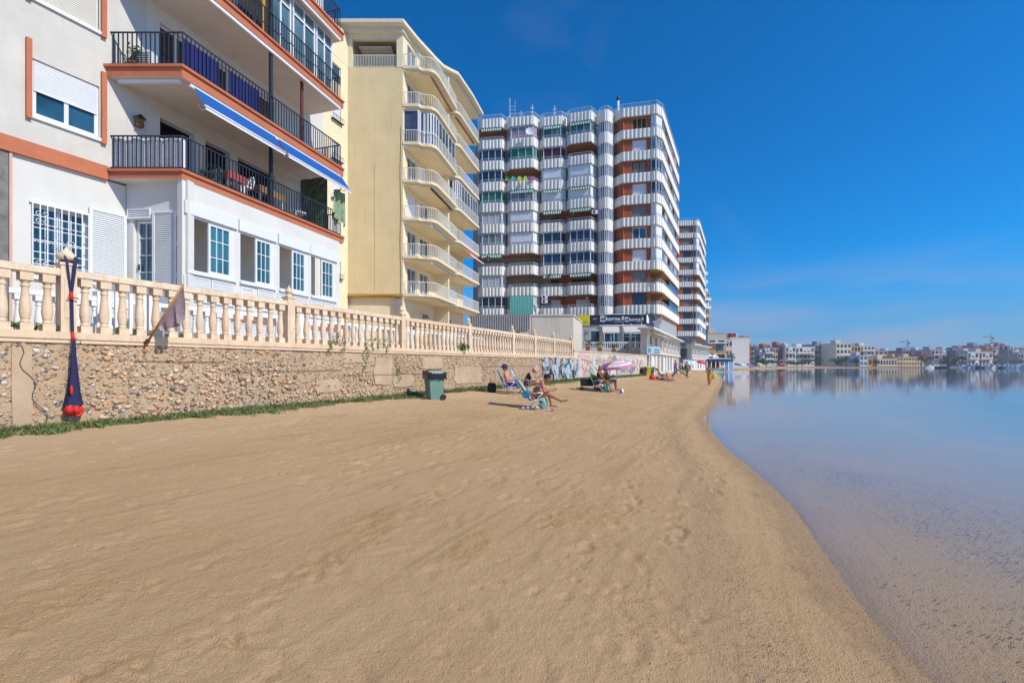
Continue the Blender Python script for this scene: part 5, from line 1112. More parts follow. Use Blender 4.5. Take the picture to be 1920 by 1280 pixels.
# ---------------------------------------------------------------- second and third towers
T2=thing('apartment_tower','second ribbed tower with brick panels, standing beyond the big one','apartment tower',(40,104,.7))
Z2=[9.27-PH+2.79*k for k in range(10)]
def XQ(x,Y): return XP(x,Y)
end_block(T2,XQ(1264,104.5),XQ(1270,103.4),XQ(1300,103),XQ(1306,102.7),XQ(1312,103.8),XQ(1323.5,121),Z2,['D','D','G','D','B','G','D','G','G'],['N','N','O','O','O','W','N','W','L'],lod=1)
q=MB(); q.prism([XQ(1262,105.5),XQ(1300,104.6),(42.2,105.4),(50.6,121),(40,132),(28,120)],.7,Z2[9]+.6); q.build('core',M('tower_core',(.30,.24,.20),.9,.2),T2)
q=MB(); ribs(q,*XQ(1270,104.2),*XQ(1304,103.9),5.4,8.2,.3,.05); q.build('ribbed_base',gr,T2)
podium('b','lower white glazed podium at the foot of the second tower',XP(1296,90),(46.4,107),.55,2.9,5.6,7,7,(WHT,glass('podium_glass2',(.22,.21,.17),.08,.4)))
def block(name,label,cat,x0,x1,ytop,Y,col,z0=.6,depth=11,rot=0,fl=3.0,style='balc',roof=None,group=None,nwin=3,side=None,par=.5,seed=0):
    "a distant building: walls, floors of balconies, separate windows, parapet roof with stair heads"
    r=random.Random(seed or int(x0*7+ytop)); a=XP(x0,Y); b_=XP(x1,Y); W=b_[0]-a[0]; zt=EYE+(HZ-ytop)/F*Y; c,s=math.cos(rot),math.sin(rot); f=Fr(a[0],a[1],c,s); W=W/max(.5,c)
    wm=M('far_wall_%d'%int(x0),col,.85,.08,.6,streak=.12); T=thing(name,label,cat,(a[0]+W/2,Y,z0),group)
    q=MB(); q.box(f,0,W,-depth,0,z0-.5,zt-par); q.build('wall',wm,T)
    q=MB(); q.box(f,-.15,W+.15,-depth-.1,.12,zt-par,zt-par+.25); q.box(f,W*.3,W*.3+min(3,W*.4),-depth*.6,-depth*.3,zt-par+.25,zt+1.6); q.build('roof',roof or wm,T)
    if side: q=MB(); q.box(f,W,W+.05,-depth,-.0,z0,zt-par-.02); q.build('side_wall',side,T)
    nf=max(1,int((zt-par-z0)/fl)); h=(zt-par-z0)/nf
    dk=(GLS,TG['navy'],TG['dark'],M('far_window',(.07,.09,.12),.4,.3,.5))
    for k in range(nf):
        zz_=z0+k*h
        if style=='balc':
            q=MB(); q.box(f,W*.06,W*.94,.0,1.0,zz_-.1+.05,zz_+.1); q.box(f,W*.06,W*.94,.93,1.0,zz_+.1,zz_+1.0); bl=q.build('balcony',M('far_balcony',(.66,.64,.60),.8,.08) if r.random()<.7 else wm,T)
        for i in range(nwin):
            a_=W*(i+.18)/nwin; c_=W*(i+.82)/nwin; q=MB(); q.box(f,a_,c_,-.05,.02+.01*(i%2),zz_+(.15 if style=='balc' else 1.0),zz_+h*.80); q.build('window',r.choice(dk),T)
            if style=='balc' and r.random()<.25: q=MB(); q.box(f,a_,c_,.021+.01*(i%2),.06,zz_+h*.45,zz_+h*.8); q.build('shutter',WSH,T)
    return T,f,W,zt
block('apartment_tower','narrow pinkish tower just showing past the second ribbed tower','apartment tower',1312,1327,496,158,(.50,.36,.30),depth=12,rot=.5,nwin=2,fl=2.9)
block('apartment_tower','low salmon end of the farthest tower beside the second ribbed tower','apartment tower',1322,1332,545,172,(.52,.30,.22),depth=10,rot=.5,nwin=2,fl=2.9)
T_,f_,W_,zt_=block('apartment_building','beige building with a blank upper wall and blue glazed balcony behind the blue beach bar','building',1327,1361,622,150,(.52,.46,.38),nwin=2,style='plain',fl=20,depth=12)
q=MB(); q.box(f_,0,W_,.03,1.2,8.6,8.9); q.box(f_,W_*.3,W_*.95,.03,1.1,5.0,5.2); q.build('balcony_slab',ALU,T_)
q=MB(); q.box(f_,W_*.45,W_*.85,.04,.12,6.0,8.5); q.build('glazed_screen',GLS,T_); q=MB(); q.box(f_,0,W_,.025,.1,5.2,8.59); q.build('ochre_wall',M('ochre_wall',(.50,.30,.14),.85,.12),T_)
q=MB(); q.box(f_,W_*.5,W_*.95,1.02,1.1,5.2,6.1); q.build('parapet',M('orange_parapet',(.52,.26,.12),.8,.1),T_)
block('house','narrow cream house with small windows between the beige building and the blank white one','house',1361,1373,634,152,(.60,.54,.46),nwin=2,style='plain',depth=10)
T_,f_,W_,zt_=block('apartment_building','white block with a large blank side wall and stacked balconies on its sea front','building',1369,1406,631,165,(.66,.64,.62),nwin=1,style='none',depth=14,fl=3)
for ch in list(T_.children):
    if ch.name.startswith('window'): bpy.data.objects.remove(ch)
fs=Fr(*XP(1406.4,165),.5,1)
for k in range(5):
    z=.8+k*1.95; q=MB(); q.box(fs,0,14,0,1.5,z-.12,z+.06); q.box(fs,.0,14,1.42,1.5,z+.06,z+.9); q.build('balcony',WSH,T_)
    q=MB(); q.box(fs,.4,13,-.0,.05,z+.1,z+1.75); q.build('window',(GLS,TG['dark'])[k%2],T_)
q=MB(); q.box(f_,W_,W_+.3,-.2,.1,.6,9.2); q.build('corner_trim',BRK,T_)
q=MB(); q.box(f_,1.2,3.2,-4,-2,zt_,zt_+1.4); q.build('roof_tank',M('dark_red_tank',(.25,.03,.03),.7,.1),T_)
q=MB(); q.box(f_,W_*.72,W_+.2,-8,-.5,zt_-.3,zt_+.35); q.build('tile_roof',TER,T_)
# small shops between the second podium and the beach bar
def hut(label,px0,px1,Y,h,col,roofc,group=None):
    a=XP(px0,Y); b_=XP(px1,Y); f=Fr(*a,1,.12); W=b_[0]-a[0]; T=thing('beach_hut',label,'beach hut',(a[0]+W/2,Y,.6),group)
    q=MB(); wall_open(q,f,0,W,.2,.6+h,[(W*.2,W*.8,1.0,.6+h*.75)],0,.2); q.box(f,0,.2,-3,-.21,.2,.6+h); q.box(f,W-.2,W,-3,-.21,.2,.6+h); q.build('wall',col,T)
    q=MB(); q.box(f,W*.2,W*.8,-.6,-.5,.6,.6+h*.8); q.build('counter',TG['dark'],T)  # dark panel filling the opening, the shade inside put into its colour
    q=MB(); p=f.p; ap=p(W/2,-1.5,.6+h+1.2); c=[p(-.3,.3,.6+h),p(W+.3,.3,.6+h),p(W+.3,-3.3,.6+h),p(-.3,-3.3,.6+h)]
    for i in range(4): q.face([c[i],c[(i+1)%4],ap])
    q.face(c[::-1]); q.build('roof',roofc,T)
WT_=M('tent_white',(.72,.74,.78),.7,.03); RD=M('red_shop',(.42,.09,.05),.8,.15)
hut('red beach kiosk with a white pyramid roof at the foot of the second podium',1318,1338,118,3.2,RD,WT_); hut('smaller brick-red kiosk with a white tent roof behind the blue beach bar',1338,1351,128,2.9,RD,WT_)
# beach bar with blue fascia
bb=thing('beach_bar','open beach bar with a long blue fascia and white posts at the water edge','beach bar',(47.5,105,.4)); a=XP(1326,103.6); b_=XP(1366,104.2); c_=XP(1374,107); f=Fr(*a,b_[0]-a[0],b_[1]-a[1]); L=math.dist(a,b_); f2q=Fr(*b_,c_[0]-b_[0],c_[1]-b_[1]); L2q=math.dist(b_,c_)
DB=M('bar_blue',(.01,.035,.20),.6,.1); LB=M('bar_light_blue',(.10,.26,.55),.6,.1)
q=MB(); q.box(f,0,L,.0,.12,2.35,2.95); q.box(f2q,.13,L2q,.0,.12,2.35,2.95); q.build('fascia',DB,bb); q=MB(); q.box(f,-.3,L+.4,-5,.3,2.96,3.1); q.build('roof',ALU,bb)
for i in range(6): q=MB(); q.box(f,L*i/5-.08,L*i/5+.08,-.12,.0,.1,2.35); q.build('post',ALU,bb)
q=MB(); q.box(f,L*.85,L*.97,-.2,-.12,.2,2.3); q.box(f2q,.2,L2q-.1,-.1,0,.2,2.3); q.build('door',LB,bb); q=MB(); q.box(f,0,L,-4.8,-4.6,.1,2.9); q.build('back_wall',TG['dark'],bb)
q=MB(); q.box(f,L*.15,L*.8,-3,-2.4,.3,1.4); q.build('counter',M('bar_counter',(.28,.10,.05),.7,.2),bb); q=MB(); q.box(f,L*.1,L*.8,.0,.04,.25,.85); q.build('windbreak',M('bar_turquoise',(.06,.28,.36),.7,.2,2),bb)
# ---------------------------------------------------------------- trees, palms
FOL=[M('crown_a',(.045,.085,.025),.8,.35,1),M('crown_b',(.07,.12,.035),.8,.35,1),M('crown_c',(.028,.055,.02),.8,.3,1)]
BRKT=M('bark',(.10,.07,.045),.9,.2,5)
def tree(name,label,x,y,z0,h,w_,seed,n=420,size=.35,group='trees along the far shore',mats=None):
    r=random.Random(seed); T=thing(name,label,'tree',(x,y,z0),group); q=MB(); q.tube([(x,y,z0-.2),(x+.1,y,z0+h*.3),(x+.2,y,z0+h*.6)],[.18*h/5,.14*h/5,.08*h/5],7)
    for i in range(5): an=i*1.3; q.tube([(x+.1,y,z0+h*.3),(x+math.cos(an)*w_*.4,y+math.sin(an)*w_*.4,z0+h*(.55+.08*i%.2))],[.09*h/5,.03],5)
    q.build('trunk',BRKT,T); q=MB()
    lobes=[(r.uniform(-.62,.62)*w_,r.uniform(-.5,.5)*w_,z0+h*r.uniform(.42,.85),r.uniform(.28,.5)*w_,r.uniform(.14,.26)*h) for _ in range(9)]
    for (lx,ly,lz_,rr,rz) in lobes: leaves(q,n//9,(x+lx,y+ly,lz_),(rr,rr,rz),size,r,flat=1)
    q.build('crown',mats or FOL,T)
def palm(label,x,y,z0,h,seed,group='palms on the far promenade'):
    r=random.Random(seed); T=thing('palm_tree',label,'palm tree',(x,y,z0),group); q=MB(); q.tube([(x,y,z0-.2),(x+.15,y,z0+h*.5),(x+.1,y,z0+h)],[.28,.2,.18],7); q.build('trunk',BRKT,T); q=MB()
    for i in range(22):
        an=i*2.4+r.random()*.4; el_=r.uniform(-.35,1.1); L=r.uniform(2.0,2.8); prev=None
        for j in range(6):
            u=j/5; d=L*u; px_=x+.1+math.cos(an)*d*math.cos(el_); py_=y+math.sin(an)*d*math.cos(el_); pz=z0+h+math.sin(el_)*d-1.4*u*u*1.2
            wd=.42*math.sin(math.pi*min(1,u*.9+.08)); n_=(-math.sin(an)*wd,math.cos(an)*wd); cur=((px_-n_[0],py_-n_[1],pz-.12),(px_,py_,pz+.05),(px_+n_[0],py_+n_[1],pz-.12))
            if prev: q.face([prev[0],cur[0],cur[1],prev[1]],j%3); q.face([prev[1],cur[1],cur[2],prev[2]],(j+1)%3)
            prev=cur
    q.build('crown',FOL,T)
x,y=XP(1361,120); tree('garden_tree','dark flowering bush tree behind the blue beach bar',x,y,.6,4.2,2.6,3,500,.28,None,FOL+[M('rust_flowers',(.35,.12,.04),.8,.2)])
lz2=gz(300,300)
fars=[('dense green trees left of the big dark tree, at the end of the beach',1437,212,3.6,5,420),('low green bushes in front of the purple block on the far shore',1456,214,3.2,5,420),('thin light green tree at the left end of the far beach',1424,200,3.8,2.5,250),('largest dark round tree on the far shore',1504,232,6.2,7,700),('olive shrub mass before the largest dark tree',1488,222,2.6,7,500),('yellow-green tree right of the largest dark tree',1532,240,5,4,350),('green tree below the cream block on the far shore',1578,245,5.4,5,500),('green tree at the left foot of the cream block',1566,243,4.2,3,300),('dark green trees below the brown-orange block',1605,250,5.2,4,450),('small dark tree beside the low yellow house',1641,250,4.2,2.5,250),('bright green tree among the harbour palms',1768,252,4.5,4,350),('dark bush at the right end of the harbour',1912,262,4.6,5,400),('dark tree at the left foot of the purple-grey block',1694,262,5.0,4,300),('dark green trees at the very start of the far beach',1446,205,2.6,4,300)]
for i,(lb,px,Y,h,w_,n) in enumerate(fars): x,y=XP(px,Y); tree('shore_tree',lb,x,y,.7,h,w_,60+i,n,.4)
for i,(px,Y,h,lb) in enumerate(((1727,240,4.6,'palm in front of the white end wall on the harbour'),(1736,242,4.0,'palm just right of the white end wall'),(1745,238,4.4,'palm at the left of the pink roofed kiosk'),(1777,240,3.9,'palm between the bright green tree and the green awnings'),(1791,240,3.7,'palm in front of the balconied grey block'),(1804,242,4.8,'tallest palm before the navy block'),(1586,236,4.6,'palm standing in front of the cream block'))): x,y=XP(px,Y); palm(lb,x,y,.7,h,i)
# ---------------------------------------------------------------- town across the water
tw=[(1419,1434,652,245,(.20,.22,.27),'grey-blue block at the left end of the far town','balc',3,0),(1433,1450,649,250,(.30,.26,.28),'brown-roofed block with blue balconies beside the orange-sided one','balc',3,0),(1449.5,1458,651,252,(.56,.38,.27),'narrow orange-beige block in the far town','plain',2,0),(1459,1473,645,255,(.17,.12,.15),'dark purple block with a reddish top','balc',2,0),(1473,1492,648,252,(.66,.66,.68),'white block with blue awnings beside the dark purple one','balc',3,0),
(1491.5,1527,649,256,(.70,.68,.64),'long stepped white block behind the largest dark tree','balc',5,0),(1528,1567.5,644,275,(.36,.31,.34),'wide mauve-grey block of the far town','plain',6,0),(1568,1596,642,262,(.68,.61,.47),'tall cream block with rows of dark windows','plain',4,0),(1596.3,1613.5,647,268,(.50,.31,.15),'brown-orange gabled block behind the green trees','plain',3,0),(1613,1640,647,275,(.68,.62,.50),'stepped cream block right of the brown-orange one','balc',4,0),
(1640.5,1664,656,290,(.52,.33,.32),'pinkish block with a white stair head','balc',3,0),(1612,1627,665,248,(.52,.55,.66),'small pale blue house near the waterline','plain',2,0),(1627.4,1636,669,249,(.55,.28,.08),'small orange house on the far waterfront','plain',1,0),(1645,1682,671,250,(.62,.54,.36),'long low yellow building with dark arches','plain',7,0),(1664.5,1680,657,300,(.64,.61,.60),'white set-back house above the low yellow building','plain',2,0),(1682.3,1693,668,252,(.58,.38,.24),'low orange and blue shop row end','plain',2,0),
(1692,1724,656,285,(.27,.20,.25),'long purple-grey block under the left crane','balc',5,0),(1724.3,1737,655,283,(.70,.66,.58),'white gable end beside the purple-grey block','none',1,0),(1693.5,1735,668,256,(.60,.47,.27),'long low yellow market building with blue awnings','plain',8,0),(1737.5,1746,664,262,(.32,.13,.15),'small dark red house by the palms','plain',1,0),
(1746,1774,654,270,(.46,.44,.44),'grey block with balconies behind the harbour palms','balc',4,0),(1774.3,1792,654.5,272,(.60,.58,.54),'cream balconied block behind the harbour palms','balc',3,0),(1792.3,1814,656,266,(.16,.19,.27),'navy glass block beside the harbour palms','balc',3,0),(1801,1822,652,300,(.52,.25,.16),'block with an orange tile top behind the navy one','plain',2,0),(1814.4,1835,658,268,(.60,.62,.60),'pale balconied block right of the navy one','balc',3,0),(1826,1860,646,310,(.33,.29,.37),'big mauve block behind the harbour front','plain',4,0),
(1835.4,1861,658,275,(.60,.50,.42),'colourful narrow houses below the mauve block','balc',4,0),(1861.3,1868,652,280,(.56,.26,.17),'narrow orange balconied block','balc',1,0),(1868.3,1880,648,282,(.62,.52,.40),'cream block with blind windows below the right crane','plain',2,0),(1880.3,1893.5,646,281,(.36,.26,.33),'tall mauve block by the marina','none',1,0),(1894,1908,648,279,(.60,.52,.44),'cream stepped block at the marina','balc',2,0),(1908.4,1924,660,270,(.28,.33,.40),'low blue-grey block at the right edge of the town','plain',3,0),(1924.5,1965,655,280,(.58,.54,.48),'pale block past the right end of the harbour','balc',4,0),(1966,2010,650,285,(.50,.44,.40),'brown block past the right end of the harbour','balc',4,0)]
for i,(x0,x1,yt,Y,c_,lb,st,nw,ro) in enumerate(tw): block('town_block',lb,'building',x0,x1,yt,Y,c_,nwin=nw,style=st,group='buildings across the water',rot=0,depth=14,roof=(TER if i in (1,3,8,23) else None),fl=3.0 if yt<662 else 2.4)
def crane(label,px,ytop,Y,jx0,jx1,jy,mat):
    x,y=XP(px,Y); zt=EYE+(HZ-ytop)/F*Y; T=thing('tower_crane',label,'crane',(x,y,.7),'cranes over the far town'); zj=EYE+(HZ-jy)/F*Y; q=MB(); s=.5
    for i in (-s,s):
        for j in (-s,s): q.tube([(x+i,y+j,.7),(x+i,y+j,zj)],.14,4)
    n=int((zj-.7)/2)
    for k in range(n): z=.7+k*2; q.tube([(x-s,y-s,z),(x+s,y-s,z+2)],.09,4)
    q.build('mast',mat,T); q=MB(); q.tube([(x,y,zj),(x,y,zt)],.2,4); q.tube([(x,y,zt),(XP(jx0,Y)[0]*.5+x*.5,y,zj+.6)],.06,4); q.build('tower_top',mat,T)
    q=MB(); xa,xb=XP(jx0,Y)[0],XP(jx1,Y)[0]
    q.tube([(xa,y,zj+.2),(xb,y,zj-.1)],.17,4); q.tube([(xa,y,zj+.2),(x,y,zj+1.1)],.1,4); q.build('jib',mat,T); q=MB(); q.box(W0,xb-1.4,xb-.2,-y-.5,-y+.5,zj-1.3,zj-.2); q.build('counterweight',mat,T)
crane('blue-green tower crane above the purple-grey block',1701.5,636,330,1687,1706,641,M('crane_teal',(.08,.17,.20),.6,.1)); crane('reddish tower crane above the marina blocks',1859.5,627,340,1844,1864,632,M('crane_red',(.22,.15,.17),.6,.1))
# quay and moored boats
q=MB(); q.prism([XP(1612,226),(300,222.4),(300,231),(150,231)],-.8,.62); q.prism([XP(1690,219.5),(420,219.5),(420,231),XP(1690,226)],-.8,.55); qy=q.build('quay',M('quay_stone',(.22,.19,.17),.9,.2),None); qy['kind']='structure'
HW=M('boat_white',(.72,.73,.74),.35,.04); HB=M('boat_navy',(.03,.05,.12),.35,.08); CBN=M('boat_window',(.03,.05,.07),.2,.2); CV=M('boat_cover',(.04,.10,.28),.7,.1)
def boat(label,x,y,L,hull,mast=False,rz=0):
    T=thing('moored_boat',label,'boat',(x,y,0),'boats moored in the far marina'); f=Fr(x,y,math.cos(rz),math.sin(rz)); q=MB(); n=8; w_=L*.16; top=[];bot=[]
    for i in range(n+1):
        u=i/n; hw=w_*min(1,math.sin(math.pi*(.30+.70*(1-u)))*1.15) if u>.3 else w_; hw=w_*(1-max(0,(u-.45)/.55)**2); top.append((L*(u-.5),hw,.75+.35*u)); bot.append((L*(u-.5)*.92,hw*.6,-.15))
    p=f.p
    for sg in (1,-1):
        for i in range(n): q.face([p(bot[i][0],sg*bot[i][1],bot[i][2]),p(bot[i+1][0],sg*bot[i+1][1],bot[i+1][2]),p(top[i+1][0],sg*top[i+1][1],top[i+1][2]),p(top[i][0],sg*top[i][1],top[i][2])])
    for i in range(n): q.face([p(top[i][0],top[i][1],top[i][2]-.08),p(top[i+1][0],top[i+1][1],top[i+1][2]-.08),p(top[i+1][0],-top[i+1][1],top[i+1][2]-.08),p(top[i][0],-top[i][1],top[i][2]-.08)])
    q.face([p(bot[0][0],bot[0][1],bot[0][2]),p(bot[0][0],-bot[0][1],bot[0][2]),p(top[0][0],-top[0][1],top[0][2]),p(top[0][0],top[0][1],top[0][2])]); q.build('hull',hull,T)
    q=MB(); q.hexa([p(-L*.15,w_*.7,.8),p(L*.22,w_*.5,.8),p(L*.22,-w_*.5,.8),p(-L*.15,-w_*.7,.8),p(-L*.12,w_*.6,1.7),p(L*.1,w_*.45,1.7),p(L*.1,-w_*.45,1.7),p(-L*.12,-w_*.6,1.7)]); cb=q.build('cabin',HW,T)
    q=MB(); q.box(f,-L*.1,L*.08,-w_*.64,w_*.64,1.2,1.5); q.build('cabin_window',CBN,cb)
    q=MB(); q.box(f,-L*.45,-L*.17,-w_*.8,w_*.8,1.0,1.15); q.build('cover',CV,T)
    if mast: q=MB(); q.tube([(x,y,1.5),(x,y,9.5)],.06,4); q.tube([p(-L*.35,0,2.0),(x,y,2.1)],.07,4); q.build('mast',MET,T)
rb_=random.Random(12)
bl=[(1742,207,'white boat moored below the pink roofed kiosk'),(1768,208,'small boat at the left end of the marina row'),(1806,203,'boat with red trim cover right of the palms'),(1820,202,'motorboat below the pale balconied block'),(1833,201,'boat below the colourful narrow houses'),(1841,200,'short boat left of the first mast'),(1852,200,'sailing boat under the left part of the mauve block'),(1862,198,'sailing boat below the orange balconied block'),(1872,199,'sailing boat below the cream block with blind windows'),(1882,197,'motorboat below the tall mauve block'),(1891,198,'sailing boat below the seam of mauve and cream blocks'),(1900,196,'motorboat below the cream stepped block'),(1909,196,'long boat near the right end of the marina'),(1918,197,'sailing boat at the right end of the marina'),(1926,195,'motorboat past the end of the marina row')]
for i,(px,Y,lb) in enumerate(bl): x,y=XP(px,Y); boat(lb,x,y,rb_.uniform(4.5,6.5),HB if i%4==1 else HW,mast='sailing' in lb,rz=rb_.uniform(-.4,.4))
for px,Y,c_,lb in ((1521,118,(.5,.6,.1),'small yellow-green buoy floating left of the white ones'),(1547,118,(.75,.75,.7),'white buoy floating in the middle of the bay'),(1572,108,(.12,.12,.08),'dark buoy floating right of the white one')):
    x,y=XP(px,Y); t_=thing('buoy',lb,'buoy',(x,y,0),'buoys in the bay'); q=MB(); q.ball((x,y,.12),.24,10); q.build('float',M('buoy_%d'%px,c_,.5,.05),t_); q=MB(); q.tube([(x,y,.3),(x,y,.62)],.05,5); q.build('top_mark',M('buoy_%d'%px,c_,.5,.05),t_)
# ---------------------------------------------------------------- weeds and creepers on the coping
WO=.02
for i,(px,s,lb) in enumerate(((27,1,'green weed between the first two cream balusters at the left edge'),(68,.9,'green weed just left of the post with the hanging strap'),(107,.8,'green weed tucked against the left side of the strap post'),(222,1,'green weed between balusters right of the strap post'),(255,.9,'green weed just left of the foot of the flag pole'),(284,.5,'small green weed behind the flag pole'),(313,.5,'small green weed under the drooping flag'),(340,.5,'small green weed right of the drooping flag'))):
    tq=WF.t_at(px,WO-.1); x,y,_=WF.p(tq,WO-.1,0); plant('weed',lb,(x,y,2.2+.07*s),(.05,.05,.075*s),int(46*s),.028,'weeds between the balusters',seed=20+i)
tq=WF.t_at(867,.03); x,y,_=WF.p(tq,.06,0); plant('weed','round leafy bush of green weed growing on the coping near the fourth post',(x,y,2.36),(.28,.12,.16),260,.045,None,seed=40)
def creeper(label,px0,px1,drops,seed):
    r=random.Random(seed); ta,tb=WF.t_at(px0),WF.t_at(px1); T=thing('creeper',label,'creeper',WF.p((ta+tb)/2,.06,2.2),'creepers hanging over the coping'); q=MB(); qs=MB()
    for (px,z0,z1) in drops:
        tq=WF.t_at(px); n=max(2,int(abs(z0-z1)/.06)); pts=[]
        for i in range(n+1):
            z=z0+(z1-z0)*i/n; tt_=tq+.05*math.sin(i*.9+seed)+r.uniform(-.03,.03); pts.append(WF.p(tt_,.075,z)); leaves(q,5,WF.p(tt_,.09,z),(.05,.04,.05),.034,r)
        qs.tube(pts,.006,4)
    q.build('foliage',[LEAF[0],LEAF[1],M('leaf_bright',(.22,.34,.07),.6,.3,9)],T); qs.build('stem',M('green_stem',(.12,.14,.05),.8,.2),T)
creeper('bright green creeper hanging over the coping with two arms, nearer the camera',612,645,((614,2.24,1.98),(620,2.42,2.1),(628,2.5,2.25),(636,2.42,2.2),(640,2.3,2.02)),1)
creeper('long creeper trailing down the wall below the second post bay',680,728,((682,2.2,1.62),(686,2.4,1.9),(697,2.42,2.1),(708,2.44,2.15),(718,2.45,2.2),(724,2.35,2.05)),2)
creeper('thin yellowish creeper clinging low on the wall by the third post',738,752,((742,1.95,1.5),(746,1.6,1.25)),3)
# ---------------------------------------------------------------- hanging strap bundle on the post
NV=M('strap_navy',(.018,.018,.075),.8,.2,20,80,.3); RDC=M('strap_red',(.62,.03,.02),.7,.15,12,60,.3)
tp=wt(7.05); T=thing('hammock','folded navy fabric hammock with red ends hanging from the post finial down the wall','hammock',WF.p(tp,.02,1.0))
zt_p=lambda y:EYE+(HZ-y)/120.5
def spt(px,py,o=.05): return WF.p(WF.t_at(px,o),o,EYE+(HZ-py)/(F/WF.p(WF.t_at(px,o),o,0)[1]))
def ribbon(q,pts,w_,m=0,th=.006):
    for (a,b_,wa,wb) in zip(pts[:-1],pts[1:],w_[:-1],w_[1:]):
        d=Vector((WF.dx,WF.dy,0)); n_=Vector((WF.nx,WF.ny,0)); a=Vector(a); b_=Vector(b_)
        q.hexa([a-d*wa-n_*th,a+d*wa-n_*th,a+d*wa+n_*th,a-d*wa+n_*th,b_-d*wb-n_*th,b_+d*wb-n_*th,b_+d*wb+n_*th,b_-d*wb+n_*th],m)
q=MB(); q.tube([WF.p(tp+.07*math.cos(a),PO+.07*math.sin(a),3.31) for a in [i*math.pi/6 for i in range(13)]],.012,5)
ribbon(q,[spt(121,478,.0),spt(126,492,.03),spt(133,550,.02)],[.012,.013,.012]); ribbon(q,[spt(142,482,.0),spt(140,500,.025),spt(134,551,.024)],[.022,.024,.016]); q.build('strap_loop',NV,T)
q=MB(); ribbon(q,[spt(134,552,.025),spt(136.5,622,.06)],[.022,.014]); ribbon(q,[spt(131,545,.02),spt(134,624,.05)],[.004,.004]); q.build('strap',NV,T)
q=MB(); q.tube([spt(126,559,.04),spt(134,557.5,.05),spt(147,560,.04)],.011,5); q.tube([spt(133,548,.045),spt(135,562,.05)],.018,6); q.build('red_tie',RDC,T); q=MB(); q.tube([spt(136,622,.07),spt(137.5,640,.075)],.022,6); q.tube([spt(133,637,.07),spt(141,637,.07)],.012,5); q.build('red_tie',RDC,T)
q=MB(); pts=[spt(138+8*math.cos(a)+6,640+6*math.sin(a),.08) for a in [i*.7 for i in range(8)]]; q.tube(pts,.006,5); q.build('cord',NV,T)
q=MB(); prof=[(638,.018),(652,.024),(680,.036),(710,.054),(735,.072),(752,.095),(760,.115)]
k0=len(q.v); n=18
for (py,w_) in prof:
    cx_,cy_,cz_=spt(138.5,py,.09)
    for j in range(n):
        an=2*math.pi*j/n; rr=1+.16*math.sin(an*5+py*.02); q.v.append((cx_+WF.dx*w_*math.cos(an)*rr+WF.nx*w_*.55*math.sin(an)*rr,cy_+WF.dy*w_*math.cos(an)*rr+WF.ny*w_*.55*math.sin(an)*rr,cz_))
for i in range(len(prof)-1):
    for j in range(n): A=k0+i*n+j; B=k0+i*n+(j+1)%n; q.f.append((A,A+n,B+n,B)); q.m.append(0); q.s.append(True)
q.build('fabric_body',NV,T)
q=MB(); r5=random.Random(8)
for k in range(13):
    a0_=r5.uniform(0,6.3); px=126+k*2.2; p0=spt(px*.6+138*.4,756,.10); p1=spt(px,768,.13+.03*math.sin(k)); p2=spt(px-1+2*math.sin(k*2),779-abs(px-139)*.15,.09); q.tube([p0,p1,p2],[.026,.040,.024],6)
q.tube([spt(150,762,.12),spt(155,770,.12),spt(149,778,.11),spt(141,779,.11)],.024,6); q.build('red_end',RDC,T)
q=MB(); q.ball(spt(134,731,.165),(.02,.02,.075),8); q.build('red_patch',RDC,T)
# ---------------------------------------------------------------- drooping flag on a leaning pole
pb=Vector(WF.p(WF.t_at(274,.06),.065,2.06)); n_=Vector((WF.nx,WF.ny,0)); d_=Vector((WF.dx,WF.dy,0)); pt=pb+n_*.56+d_*.30+Vector((0,0,1.04))
T=thing('flag','faded mauve flag drooping from a wooden pole stuck slanting out of the wall','flag',pb)
q=MB(); q.tube([pb-(pt-pb)*.05,pt],.016,7); q.build('pole',M('pole_wood',(.45,.20,.035),.7,.2,8),T); q=MB(); q.tube([pb-n_*.05,pb+(pt-pb)*.06],.035,7); q.build('socket',IRON,T)
q=MB(); nu,nv=14,16; k0=len(q.v)
for i in range(nu+1):
    u=i/nu
    for j in range(nv+1):
        v_=j/nv; top=pt+(pb-pt)*(u*.66); L=.62-.30*u+.0; h=Vector((0,0,-1))*(v_*L)+d_*(-.0+.045*math.sin(u*14+v_*2)*v_)+n_*(.05*math.sin(u*11+1+v_*3)*v_+.0)+ (pb-pt).normalized()*(-.30*u*v_*.5)
        q.v.append(tuple(top+h))
for i in range(nu):
    for j in range(nv): a=k0+i*(nv+1)+j; q.f.append((a,a+1,a+nv+2,a+nv+1)); q.m.append(0); q.s.append(True)
q.build('cloth',M('mauve_cloth',(.30,.22,.235),.9,.22,7),T)
